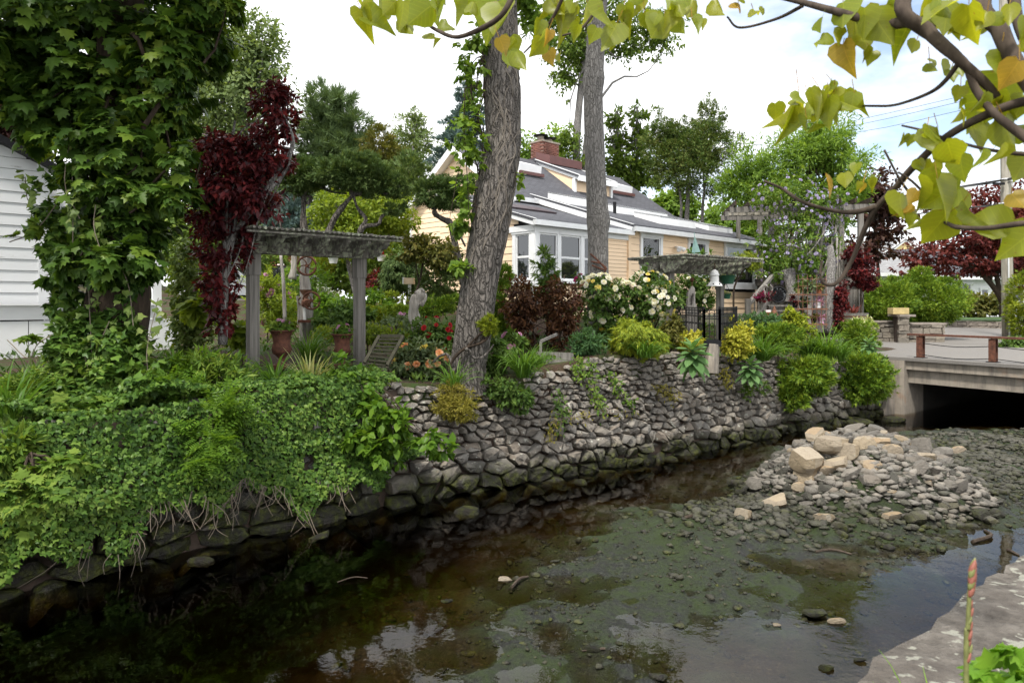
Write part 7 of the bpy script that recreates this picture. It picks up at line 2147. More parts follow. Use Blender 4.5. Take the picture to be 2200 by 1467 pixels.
zz2 = hgt(xy2[:, 0], xy2[:, 1]) + .06 + .34 * np.clip(vnoise(xy2[:, 0] + 60, xy2[:, 1] + 60, 1.6, 80) + .35, 0, 1) * np.clip(1.5 - abs(p2 - .7), .2, 1) + .05 * g.rand(n2)
pa2 = np.concatenate([xy2, zz2[:, None]], -1)
keep = s2 < np.where(p2 < 1.2, .2, -1.4)
pa2 = pa2[keep]
pall = np.concatenate([pw, pa2]); oall = unit(np.concatenate([ow, np.tile([.3, -.45, .8], (len(pa2), 1))]))
ax_, nr_ = frames(g, pall, oall, .15, .8, .75, .45, .9, .45)
V, Fc = inst('ivy', pall, ax_, nr_, (.068 * (.6 + .7 * g.rand(len(pall)))))
obj('ivy', V, Fc, 'ivy_leaf', None, kind='stuff', label='thick carpet of ivy hanging down the left part of the stone wall')
gb = thing('ivy_mound', 'earth mound that carries the ivy along the wall top', 'bank', (*foot(-5.0)[0], -1.2))
s = np.linspace(-13.5, .2, 60); zr_ = np.linspace(-.9, .2, 9)
SSg, ZZg = np.meshgrid(s, zr_, indexing='ij')
lm = .14 + .22 * vnoise(SSg + 40, ZZg + 40, 1.9, 78) + .13 * vnoise(SSg + 40, ZZg + 40, 4.5, 79)
edge_ = np.minimum(1, np.minimum((ZZg + .93) / .2, (.25 - SSg) / 1.0)).clip(0, 1)
Vm = wallp(SSg, ZZg, np.clip(lm, .04, .6) * edge_ - .06 * edge_ - .03).reshape(-1, 3)
I = np.arange(SSg.size).reshape(SSg.shape)
obj('earth', Vm, np.stack([I[:-1, :-1], I[1:, :-1], I[1:, 1:], I[:-1, 1:]], -1).reshape(-1, 4), 'soil', gb, smooth=True)
# dead stems hanging under the ivy
m_ = MB()
for k in range(150):
    s0 = g.choice([-3.6, -3.0, -2.4, -6.0, -8.6, -1.2]) + g.randn() * .45
    z0 = float(zlow(s0)) + .12
    a = wallp(np.array([s0]), np.array([z0]), np.array([.22]))[0]
    d = np.array([g.randn() * .3, -.25 * g.rand(), -.35 - .4 * g.rand()]) * .6
    m_.add(*tube([a, a + d * .5 + g.randn(3) * .03, a + d + np.array([.05 * g.randn(), -.05, .05])], [.005, .003], 4, n=6))
m_.build('dead_stems', 'dead_twig', None, kind='stuff', label='bare dead ivy stems hanging under the green carpet')

def clump(name, label, px, Y, n, L, w, mat, seed, dz=None, group=None, cat='plant', **kw):
    b = G(px, Y)
    if dz is not None: b[2] = dz
    r_ = thing(name, label, cat, b, group)
    blades('leaves', b, n, L, w, mat, r_, seed, **kw)
    return r_
# bank shrubs
def bshrub(name, label, blobs, n, size, mat, seed, sty='leafy', base=None, cat='shrub', **kw):
    c = np.array(blobs[0][:3]); b = np.array(base if base is not None else [c[0], c[1], c[2] - blobs[0][5]])
    root = thing(name, label, cat, b)
    g_ = rs(seed); m = MB()
    limbs(m, [b, b + UZ * .05], blobs, .014, kw.pop('nl', 9), g_, sides=4)
    m.build('stem', 'bark_dark', root)
    leaves('foliage', sty, blobs, n, size, mat, root, seed, **kw)
    return root
bshrub('locust_sapling', 'bright green feathery locust sapling growing out of the ivy', [B_(440, 950, 50, 34, 8.4), B_(470, 890, 60, 40, 8.7), B_(430, 990, 40, 24, 8.3), B_(400, 850, 50, 30, 9.0)], 330, .17, 'bright_leaf', 240, 'pinn', base=P(455, 900, 8.9), lump=.4)
bshrub('sumac_branch', 'arching branch of broad bright green leaves hanging at the right end of the ivy', [B_(770, 830, 40, 40, 10.4), B_(800, 880, 50, 40, 10.2), B_(850, 920, 55, 34, 10.1), B_(905, 950, 45, 26, 10.1), B_(950, 965, 35, 16, 10.1), B_(820, 970, 40, 30, 10.0), B_(780, 940, 40, 30, 10.0), B_(735, 800, 35, 30, 10.5)], 900, .115, 'bright_leaf', 241, 'ovate', base=P(750, 830, 10.7), nl=22, lump=.3, shell=.45)
bshrub('maple_sapling', 'pale green maple seedling leaves at the far left of the bank', [B_(70, 1030, 60, 30, 6.9), B_(120, 1060, 40, 30, 6.9), B_(40, 1080, 50, 30, 6.8), B_(150, 1000, 40, 25, 7.1), B_(60, 1130, 40, 20, 6.8)], 380, .10, 'weed_leaf', 242, 'maple', base=P(60, 990, 7.2))
for i, (px, py, rx, ry, Y, sty, sz, mt, lab) in enumerate(((60, 860, 70, 40, 8.6, 'pinn', .16, 'weed_leaf', 'ferny weeds below the white skirt wall'), (160, 900, 60, 40, 8.2, 'maple', .13, 'weed_leaf', 'lobed-leaf weeds under the ivied trunk'), (400, 790, 60, 40, 9.8, 'narrow', .12, 'bright_leaf', 'light green goldenrod stems right of the white post'), (470, 800, 60, 45, 9.7, 'narrow', .11, 'weed_leaf', 'mixed green weeds left of the arbor post'), (640, 830, 60, 30, 10.2, 'leafy', .085, 'weed_leaf', 'low green groundcover below the urns'), (700, 850, 60, 35, 10.2, 'leafy', .085, 'shrub_leaf', 'low green groundcover right of the variegated yucca'), (800, 815, 40, 18, 10.9, 'leafy', .08, 'weed_leaf', 'leafy green sprigs in front of the lounger'), (20, 960, 50, 40, 7.4, 'narrow', .14, 'weed_leaf', 'long-leaved weeds at the far left of the bank'))):
    bshrub('weed_clump', lab, [B_(px, py, rx, ry, Y), B_(px + rx * .5, py + ry * .3, rx * .6, ry * .7, Y), B_(px - rx * .5, py + ry * .2, rx * .6, ry * .8, Y)], 700 if sty != 'pinn' else 260, sz, mt, 250 + i, sty, cat='plant', lump=.35, shell=.5)
clump('grass_tuft', 'arching tall grass at the left edge of the bank', 20, 7.9, 60, .85, .028, 'blade_leaf', 270, spread=.7, droop=.9)
clump('grass_tuft', 'dark arching strap leaves in front of the white wall', 75, 9.8, 34, .75, .03, 'tree_dark', 271, spread=1.0, droop=.9)
clump('daylily', 'green daylily clump right below the left arbor post', 590, 10.4, 80, .70, .030, 'blade_leaf', 272, spread=.8, droop=1.1)
clump('daylily', 'small daylily tuft at the left of the left arbor post', 520, 10.7, 50, .6, .028, 'blade_leaf', 273, spread=.8, droop=1.0)
clump('yucca', 'cream-striped variegated yucca in front of the urns', 668, 11.0, 46, .62, .042, 'variegated_blade', 274, spread=1.05, droop=.35)
clump('daylily', 'dark green grassy clump between the two urns', 664, 13.0, 110, .80, .022, 'blade_leaf', 275, spread=.75, droop=1.1)

# ------------------------------------------------------------------ dark red plum
Yp = 11.0
pm = thing('purple_plum', 'dark red purple-leaf plum tree with a weeping column left of the arbor', 'tree', G(478, Yp))
m_ = MB()
for pts, r0_ in ((((478, 740), (482, 640), (490, 540), (520, 480), (560, 430), (600, 385), (628, 345)), .07), (((490, 560), (480, 470), (500, 380), (497, 310), (505, 260)), .05), (((560, 430), (590, 380), (625, 330), (628, 290), (600, 230)), .04), (((485, 600), (500, 520), (510, 430)), .04)):
    m_.add(*tube(mpath(pts, Yp - .05), [r0_, r0_ * .35], 9, n=26, wob=.06, seed=3))
pbl = [B_(490, 330, 70, 42, Yp, .7), B_(550, 330, 60, 46, Yp, .6), B_(500, 400, 95, 55, Yp, .8), B_(590, 230, 42, 42, Yp, .35), B_(605, 200, 32, 24, Yp, .3), B_(612, 275, 26, 28, Yp, .3), B_(460, 460, 55, 45, Yp, .5), B_(470, 530, 42, 50, Yp, .4), B_(470, 610, 38, 52, Yp, .35), B_(478, 680, 30, 42, Yp, .3), B_(530, 430, 60, 40, Yp, .5), B_(450, 300, 20, 30, Yp, .3), B_(590, 350, 40, 30, Yp, .4), B_(530, 520, 18, 50, Yp, .2)]
g = rs(281); limbs(m_, mpath(((490, 540), (520, 480), (497, 330), (560, 430), (625, 320)), Yp), pbl, .02, 34, g)
m_.build('trunk', 'bark_grey', pm, smooth=True)
leaves('crown', 'leafy', pbl, 7600, .105, 'plum_leaf', pm, 282, lump=.3, shell=.35)

# ------------------------------------------------------------------ cloud-pruned junipers and garden trees
def jun(label, Y, pads, stems, seed, mat='juniper_needle', r0=.09, bk='bark_brown'):
    base = P(stems[0][0][0], stems[0][0][1], Y)
    r_ = thing('cloud_juniper', label, 'juniper', base)
    m = MB()
    for k, st_ in enumerate(stems): m.add(*tube(mpath(st_, Y), [r0 * (1 if k == 0 else .65), r0 * (.5 if k == 0 else .25)], 9, n=8 * len(st_), wob=.14, seed=seed + k))
    m.build('trunk', bk, r_, smooth=True)
    leaves('needle_pads', 'conif', pads, 1000 * len(pads), .125, mat, r_, seed, lump=.25, shell=.22, rc=.14)
    return r_
jun('twisted juniper with a dome of foliage right above the arbor\'s left half', 17.0, [B_(655, 372, 48, 30, 17), B_(640, 390, 36, 22, 17), B_(680, 380, 26, 24, 17)], [((656, 520), (652, 470), (653, 420), (660, 395)), ((653, 420), (620, 410), (597, 415)), ((597, 415), (600, 450), (604, 490)), ((656, 410), (672, 400), (690, 402), (712, 412), (745, 416)), ((660, 440), (668, 425), (655, 420))], 301)
jun('spreading juniper on a pale leaning trunk behind the arbor', 16.6, [B_(745, 372, 60, 30, 16.6), B_(785, 372, 40, 34, 16.6), B_(720, 365, 28, 18, 16.6), B_(845, 400, 36, 19, 16.6), B_(800, 405, 30, 16, 16.6)], [((703, 505), (718, 470), (740, 440), (760, 418)), ((772, 505), (775, 490), (786, 472), (770, 450), (762, 430), (760, 418)), ((774, 500), (785, 486), (812, 482), (820, 466), (832, 458), (850, 452)), ((760, 418), (775, 405), (780, 390)), ((760, 418), (800, 412), (835, 418)), ((760, 420), (748, 400), (756, 380))], 303, bk='bark_brown')
leaves('needle_tuft', 'conif', [B_(850, 450, 24, 10, 16.6)], 260, .11, 'juniper_needle', bpy.data.objects['cloud_juniper.001'], 304)
jun('juniper with a looped trunk and a round pad in front of the white gable corner', 17.6, [B_(935, 412, 48, 30, 17.6), B_(965, 425, 30, 22, 17.6), B_(985, 405, 30, 24, 17.8)], [((1000, 640), (985, 560), (972, 500), (966, 478), (950, 470), (934, 458), (936, 440), (948, 432), (925, 425)), ((948, 432), (975, 440), (1000, 455)), ((970, 480), (985, 500), (1000, 530))], 305)

SH = [  # name, label, category, px of the base, depth, blobs in px, leaf count, leaf size, material, style
 ('euonymus', 'yellow-green leafy shrub between the white post and the plum', 'shrub', 430, 13.5, [(420, 690, 50, 50), (440, 640, 40, 50), (400, 600, 35, 50)], 1500, .11, 'yellowgreen_leaf', 'leafy'),
 ('tall_shrub', 'green shrub with ivy filling the gap right of the white post', 'shrub', 385, 13, [(405, 640, 30, 70), (410, 720, 38, 50), (395, 560, 26, 60)], 1800, .10, 'ivy_light', 'leafy'),
 ('hosta', 'bright yellow-green hosta at the foot of the plum', 'plant', 520, 12.2, [(515, 715, 30, 18), (425, 660, 30, 22)], 360, .18, 'yellowgreen_leaf', 'ovate'),
 ('rhododendron', 'yellow-green rhododendron with mauve blooms behind the left arbor post', 'shrub', 575, 17, [(580, 650, 42, 52), (565, 620, 36, 36), (600, 690, 32, 36)], 1900, .13, 'yellowgreen_leaf', 'narrow'),
 ('laurel', 'dense rounded green shrub behind the flywheel stump', 'shrub', 655, 18.5, [(635, 630, 34, 50), (675, 625, 38, 56), (655, 660, 45, 40)], 2600, .12, 'bright_leaf', 'narrow'),
 ('peony', 'dark leafy peony mound right of the mill', 'plant', 730, 15, [(720, 690, 50, 26), (760, 680, 40, 26)], 1000, .13, 'shrub_leaf', 'leafy'),
 ('dusty_miller', 'silver-grey dusty miller patch behind the arbor', 'plant', 705, 20, [(700, 635, 24, 22), (725, 645, 24, 16)], 700, .10, 'silver_leaf', 'leafy'),
 ('boxwood', 'small round lime boxwood pad right of the right arbor post', 'shrub', 805, 16, [(805, 673, 26, 12), (790, 680, 14, 9)], 900, .075, 'gold_needle', 'conif'),
 ('standard_azalea', 'olive-green standard azalea on a bare curved stem in front of the peach gable', 'shrub', 888, 17.2, [(905, 528, 48, 22), (940, 545, 36, 28), (880, 545, 26, 18)], 1800, .11, 'olive_leaf', 'leafy'),
 ('hemlock', 'weeping dark green hemlock left of the driftwood figure', 'conifer', 865, 19.5, [(865, 575, 40, 36), (850, 605, 34, 24), (890, 595, 26, 30)], 2600, .16, 'juniper_needle', 'weep'),
 ('holly', 'dark glossy holly left of the leaning trunk', 'shrub', 945, 18, [(945, 600, 44, 44), (960, 560, 30, 40), (930, 640, 44, 30)], 3000, .10, 'tree_dark', 'leafy'),
 ('clipped_hedge', 'flat-topped lime green hedge behind the driftwood figure', 'hedge', 945, 15.8, [(930, 658, 34, 14), (968, 652, 28, 15), (850, 668, 40, 10)], 1700, .085, 'yew_needle', 'conif'),
 ('perennial_bed', 'grey-green perennials between the arbor and the driftwood figure', 'plant', 860, 14.3, [(850, 700, 46, 28), (890, 730, 46, 24), (820, 715, 30, 24)], 1300, .10, 'grey_leaf', 'leafy'),
 ('rose_bush', 'grey-green rose bush with apricot and orange roses beside the lounger', 'rose bush', 905, 12.6, [(890, 765, 52, 30), (930, 770, 44, 30), (870, 790, 30, 20)], 1500, .09, 'grey_leaf', 'leafy'),
 ('rose_bush', 'rose bush with small red roses left of the leaning trunk', 'rose bush', 945, 13.4, [(935, 715, 44, 34), (965, 735, 30, 34), (900, 730, 30, 26)], 1200, .09, 'shrub_leaf', 'leafy'),
 ('juniper', 'bushy green juniper just right of the leaning trunk', 'shrub', 1075, 15, [(1072, 655, 20, 40), (1080, 690, 26, 36), (1082, 592, 18, 18)], 2000, .11, 'yew_needle', 'conif'),
 ('leafy_shrub', 'pieris-like leafy shrub with reddish tips between the two dark red domes', 'shrub', 1175, 14.4, [(1172, 585, 22, 34), (1178, 620, 26, 24), (1170, 555, 12, 20)], 650, .14, 'shrub_leaf', 'narrow'),
 ('cypress', 'rounded golden-green thread cypress mound above the wall', 'shrub', 1372, 13.6, [(1368, 720, 50, 34), (1390, 735, 36, 28), (1345, 735, 30, 24)], 2800, .10, 'gold_needle', 'weep'),
 ('spurge', 'round blue-green spurge in front of the white roses', 'plant', 1265, 13.3, [(1265, 735, 32, 24), (1250, 750, 24, 18)], 1100, .09, 'bluegreen_leaf', 'narrow'),
 ('barberry', 'brownish barberry left of the yellow shrub', 'shrub', 1442, 14.7, [(1440, 715, 26, 32), (1455, 700, 20, 20)], 1300, .075, 'olive_leaf', 'leafy'),
 ('euonymus', 'small yellow variegated shrub left of the granite post', 'shrub', 1490, 14.6, [(1490, 730, 26, 18), (1475, 740, 18, 12)], 900, .075, 'yellow_leaf', 'leafy'),
 ('euonymus', 'large bright yellow variegated shrub right of the granite post', 'shrub', 1586, 15.0, [(1583, 725, 32, 32), (1590, 750, 26, 22), (1570, 740, 24, 22)], 2200, .075, 'yellow_leaf', 'leafy'),
 ('perennial', 'blue-green perennials below the deck stair', 'plant', 1625, 17, [(1620, 692, 32, 16), (1650, 690, 26, 14)], 1100, .10, 'bluegreen_leaf', 'narrow'),
 ('spirea', 'golden spirea under the potting shelf', 'shrub', 1705, 17.2, [(1702, 688, 24, 18), (1715, 710, 26, 24), (1695, 672, 12, 10)], 1500, .085, 'gold_needle', 'leafy'),
 ('yew', 'low spreading yew in front of the blue-green perennials', 'shrub', 1672, 16.4, [(1670, 715, 40, 18), (1685, 730, 36, 22), (1650, 722, 24, 14)], 1900, .10, 'yew_needle', 'conif'),
 ('hanging_juniper', 'feathery juniper spilling over the wall left of the last shrub', 'shrub', 1725, 16.4, [(1735, 795, 45, 26), (1715, 825, 48, 26), (1700, 852, 30, 20), (1755, 815, 26, 24)], 3400, .13, 'yew_needle', 'conif'),
 ('hanging_juniper', 'broad juniper spilling over the wall next to the bridge', 'shrub', 1850, 18.2, [(1845, 790, 46, 28), (1865, 820, 44, 34), (1830, 830, 40, 34), (1880, 795, 26, 24)], 4200, .13, 'yew_needle', 'conif'),
 ('yew', 'small yew beside the road above the bridge corner', 'shrub', 1848, 20, [(1845, 715, 32, 26), (1860, 740, 22, 26), (1830, 735, 20, 24)], 1700, .11, 'yew_needle', 'conif'),
 ('variegated_shrub', 'cream-variegated shrub by the barrel planter', 'shrub', 1850, 20.6, [(1855, 694, 24, 12), (1825, 706, 24, 14)], 800, .09, 'pale_leaf', 'leafy'),
 ('climbing_rose', 'dark green climber with pale flowers on a trellis against the house behind the small arbor', 'shrub', 1480, 19.5, [(1475, 620, 42, 30), (1510, 615, 30, 34), (1455, 640, 26, 30), (1425, 610, 24, 24), (1500, 650, 30, 24)], 2600, .11, 'shrub_leaf', 'leafy'),
 ('standard_pine', 'small mop-headed golden conifer on a thin stem before the picture window', 'shrub', 1578, 19.5, [(1605, 558, 26, 18), (1590, 566, 16, 12), (1618, 566, 14, 10)], 1300, .10, 'gold_needle', 'weep'),
 ('window_shrub', 'leafy shrub top under the small window behind the sailboat ornament', 'shrub', 1500, 20.5, [(1500, 550, 26, 12), (1520, 560, 16, 10)], 500, .11, 'bright_leaf', 'leafy'),
 ('bonsai', 'small lime pad of foliage on a crooked branch in front of the leaning trunk', 'shrub', 975, 11.5, [(1050, 694, 17, 12), (1052, 708, 12, 10)], 500, .07, 'gold_needle', 'conif'),
 ('lily_bed', 'leafy perennials right of the leaning trunk\'s foot', 'plant', 1075, 12.4, [(1075, 745, 30, 30), (1060, 780, 24, 24), (1100, 735, 24, 24)], 1200, .09, 'shrub_leaf', 'leafy'),
 ('wall_fern', 'green leafy plant trailing over the wall under the daylilies', 'plant', 1085, 11.7, [(1090, 840, 36, 26), (1120, 860, 26, 22), (1060, 830, 24, 20)], 1000, .08, 'shrub_leaf', 'leafy'),
 ('young_shrub', 'small green shrub at the base of the house wall left of the bay', 'shrub', 1085, 17.5, [(1085, 620, 12, 16)], 300, .09, 'yew_needle', 'conif'),
 ('creeping_juniper', 'fine green trailing plant on the wall below the dark daylilies', 'plant', 1600, 15.2, [(1605, 840, 14, 20), (1640, 830, 14, 16)], 400, .07, 'weed_leaf', 'narrow'),
 ('golden_perennial', 'yellow-orange flowering perennials left of the mailbox', 'plant', 850, 19, [(850, 640, 28, 14), (830, 655, 26, 12)], 500, .10, 'yellowgreen_leaf', 'narrow'),
 ('azalea', 'dark purple-leaved azalea under the hanging pot', 'shrub', 815, 21, [(815, 600, 24, 18), (800, 615, 18, 14)], 700, .10, 'plum_leaf', 'leafy'),
 ('topiary_yew', 'golden rounded shrub seen through the arbor under the beam', 'shrub', 695, 24, [(693, 570, 26, 18)], 700, .11, 'gold_needle', 'conif'),
 ('driveway_shrubs', 'dark green shrubs lining the far drive behind the arbor', 'shrub', 700, 30, [(700, 560, 60, 40), (780, 560, 60, 40), (570, 555, 50, 24), (840, 550, 50, 40), (735, 600, 50, 26), (830, 606, 50, 20), (640, 600, 40, 20)], 4600, .2, 'tree_mid', 'leafy'),
 ('garden_shrub', 'layered light green shrubs in the middle of the garden behind the arbor', 'shrub', 740, 17.5, [(735, 660, 46, 24), (790, 640, 34, 22), (690, 660, 26, 26), (845, 665, 44, 18), (610, 700, 26, 22)], 2600, .11, 'bright_leaf', 'leafy'),
 ('perennial', 'pale green perennials between the urns and the red roses', 'plant', 790, 13.8, [(790, 715, 34, 22), (845, 725, 30, 22), (700, 715, 40, 18)], 1300, .09, 'yellowgreen_leaf', 'narrow'),
 ('edge_plant', 'leafy plant at the bridge abutment corner', 'plant', 1900, 18.6, [(1905, 800, 12, 26), (1890, 770, 14, 12)], 400, .09, 'shrub_leaf', 'leafy'),
]
stems = {'standard_azalea': [(885, 655), (900, 610), (908, 565), (906, 540)], 'standard_pine': [(1576, 640), (1580, 610), (1592, 590), (1602, 565)], 'bonsai': [(965, 800), (975, 770), (1000, 748), (1030, 738), (1048, 725), (1050, 705)]}
made = {}
for i, (nm, lab, cat, px, Y, bl, n, sz, mt, sty) in enumerate(SH):
    made[lab] = shrub(nm, lab, cat, px, Y, [B_(a, b, c, d, Y) for a, b, c, d in bl], n, sz, mt, 320 + i, sty, stem=stems.get(nm), r0=.035 if nm in stems else .02, lump=.28)
def blooms_on(label, n, size, mat, seed, up=.5):
    r_ = made[label]; row = [q for q in SH if q[1] == label][0]
    g_ = rs(seed)
    p_, o_ = surf_pts([B_(a, b, c, d, row[4]) for a, b, c, d in row[5]], n, g_, up=up)
    bloom('flower', p_, o_, size, mat, r_, seed)
blooms_on('yellow-green rhododendron with mauve blooms behind the left arbor post', 8, .16, 'petal_pink', 401)
blooms_on('grey-green rose bush with apricot and orange roses beside the lounger', 20, .13, ['petal_orange', 'petal_orange', 'petal_orange', 'petal_yellow'], 402)
blooms_on('rose bush with small red roses left of the leaning trunk', 18, .10, 'petal_red', 403)
blooms_on('dark green climber with pale flowers on a trellis against the house behind the small arbor', 26, .12, 'petal_white', 404)
blooms_on('rounded bright yellow-green shrub tree', 0, .1, 'petal_white', 405) if False else None
blooms_on('leafy perennials right of the leaning trunk\'s foot', 9, .09, 'petal_pink', 406)
blooms_on('grey-green perennials between the arbor and the driftwood figure', 12, .08, 'petal_pink', 407)
blooms_on('leafy shrub top under the small window behind the sailboat ornament', 3, .08, 'petal_white', 408)
bz = made['small lime pad of foliage on a crooked branch in front of the leaning trunk']
obj('branch', *tube(mpath(((1000, 748), (1010, 755), (1018, 768), (1035, 768), (1052, 752), (1060, 740)), 11.45), [.03, .012], 7, n=24, wob=.12, seed=9), 'bark_brown', bz, smooth=True)
obj('branch', *tube(mpath(((930, 778), (945, 765), (962, 762), (975, 790)), 11.5), [.02, .025], 7, n=16, wob=.12, seed=7), 'bark_brown', bz, smooth=True)

# dark red twin domes
bd = thing('barberry', 'two dark red-brown clipped domes of barberry grown together above the timber step', 'shrub', G(1165, 14))
bdb = [B_(1122, 640, 44, 42, 14), B_(1205, 638, 42, 42, 14), B_(1120, 675, 36, 34, 14), B_(1208, 680, 36, 40, 14), B_(1128, 715, 24, 36, 14), B_(1198, 718, 24, 40, 14), B_(1150, 650, 30, 30, 14)]
m_ = MB(); g = rs(431)
for a, b in (((1135, 770), (1125, 650)), ((1195, 770), (1205, 650)), ((1150, 770), (1140, 690))): m_.add(*tube(mpath((a, ((a[0] + b[0]) / 2 + 4, (a[1] + b[1]) / 2), b), 14), [.03, .018], 6, n=8))
limbs(m_, mpath(((1125, 690), (1205, 690)), 14), bdb, .012, 22, g, sides=4); m_.build('stem', 'bark_dark', bd)
leaves('foliage', 'leafy', bdb, 4200, .085, 'barberry_leaf', bd, 432, lump=.22, shell=.25)
# white and yellow roses
rw = thing('rose_bush', 'big rose bush smothered in white and yellow blooms in front of the grey trunk', 'rose bush', G(1320, 15))
rwb = [B_(1290, 625, 48, 36, 15), B_(1300, 670, 44, 40, 15), B_(1310, 710, 30, 34, 15), B_(1340, 640, 40, 36, 15)]
limb_ = MB(); limbs(limb_, [G(1315, 15), G(1320, 15) + UZ * .2], rwb, .015, 16, g, sides=4); limb_.build('stem', 'bark_dark', rw)
leaves('foliage', 'leafy', rwb, 2600, .09, 'shrub_leaf', rw, 441, lump=.25)
p_, o_ = surf_pts(rwb[:2] + rwb[3:], 74, g, up=.9); bloom('flower', p_, o_, .115, ['petal_white', 'petal_white', 'petal_white', 'petal_white', 'petal_yellow'], rw, 442)
ry_ = thing('rose_bush', 'second rose bush with paler yellow roses left of the small arbor', 'rose bush', G(1395, 15.2))
ryb = [B_(1390, 615, 48, 30, 15.2), B_(1410, 650, 48, 36, 15.2), B_(1380, 660, 44, 30, 15.2)]
limb_ = MB(); limbs(limb_, [G(1390, 15.2), G(1395, 15.2) + UZ * .2], ryb, .015, 14, g, sides=4); limb_.build('stem', 'bark_dark', ry_)
leaves('foliage', 'leafy', ryb, 2200, .09, 'shrub_leaf', ry_, 443, lump=.25)
p_, o_ = surf_pts(ryb, 72, g, up=.7); bloom('flower', p_, o_, .12, ['petal_white', 'petal_white', 'petal_white', 'petal_white', 'petal_yellow'], ry_, 444)
mg = thing('rhododendron', 'magenta flowers peeking out left of the white roses', 'shrub', G(1255, 15.6))
mgb = [B_(1250, 605, 18, 14, 15.6), B_(1240, 655, 12, 20, 15.6), B_(1260, 680, 18, 20, 15.6)]
leaves('foliage', 'leafy', mgb, 400, .1, 'shrub_leaf', mg, 445); p_, o_ = surf_pts(mgb, 18, g); bloom('flower', p_, o_, .11, 'petal_magenta', mg, 446)

# strap-leaved clumps along the wall top
for i, (px, Y, n, L, w, mt, lab, kw) in enumerate((
  (1125, 11.9, 150, .82, .026, 'blade_leaf', 'large daylily clump cascading over the wall right of the leaning trunk', dict(spread=.85, droop=1.3, lean=(0, -.25, 0))),
  (1385, 13.2, 110, .62, .026, 'blade_leaf', 'daylily clump hanging over the wall below the golden cypress', dict(spread=.9, droop=1.4, lean=(0, -.25, 0))),
  (975, 11.15, 60, .55, .022, 'blade_leaf', 'thin daylily tuft at the foot of the leaning trunk', dict(spread=.9, droop=1.2)),
  (1640, 15.6, 170, .85, .026, 'blade_leaf', 'wide dark daylily clump spilling over the wall in the right half', dict(spread=.9, droop=1.25, lean=(0, -.2, 0))),
  (1600, 15.5, 110, .70, .026, 'blade_leaf', 'smaller daylily clump left of the wide dark one', dict(spread=.9, droop=1.25, lean=(0, -.2, 0))),
  (1775, 17.3, 190, 1.05, .032, 'bright_leaf', 'tall bright green daylily clump above the hanging juniper', dict(spread=.75, droop=1.2)),
  (1735, 17.4, 110, .95, .030, 'blade_leaf', 'grassy clump just left of the tall bright daylilies', dict(spread=.75, droop=1.1)),
  (830, 18.2, 110, .85, .035, 'blade_leaf', 'upright iris leaves right of the arbor', dict(spread=.5, droop=.5)),
  (1805, 17.6, 90, .8, .03, 'blade_leaf', 'daylily clump right of the tall bright one', dict(spread=.8, droop=1.2)),
  (1160, 12.7, 40, .5, .02, 'blade_leaf', 'young leaves in the timber step planter', dict(spread=.7, droop=.8)))):
    clump('daylily', lab, px, Y, n, L, w, mt, 460 + i, **kw)
# mulleins: every big leaf is its own piece
TMU = fan(sym([(0, 0, 0), (.10, .10, .02), (.20, .42, .05), (.15, .78, .0), (0, 1.0, -.10)]), -.04)
MUL = mesh('leaf', *TMU, 'mullein_leaf', smooth=True)
for px, py, Y, s_, lab in ((1488, 770, 13.7, .50, 'large soft-leaved mullein rosette hanging on the wall below the iron fence'), (1612, 800, 14.9, .40, 'narrower mullein rosette on the wall right of the granite post'), (1868, 752, 18.5, .36, 'mullein with pale leaves by the bridge corner'), (1770, 800, 16.9, .34, 'mullein leaves half hidden between the junipers')):
    c = P(px, py, Y)
    mu = thing('mullein', lab, 'plant', c)
    obj('stem', *tube([c - UZ * .2, c + UZ * .25], [.03, .015], 7), 'mullein_leaf', mu)
    g = rs(int(px))
    for k in range(30):
        a = k * 2.4; el = .95 - 1.9 * (k / 30) ** .8
        d = np.array([math.cos(a) * math.cos(el), math.sin(a) * math.cos(el) - .25, math.sin(el)])
        leafobj(MUL, mu, c + UZ * (.24 - .30 * k / 30), d, (d[0] * -.5, d[1] * -.5 - .2, .9), s_ * (.55 + .5 * (k / 30)) * (.85 + .3 * g.rand()))
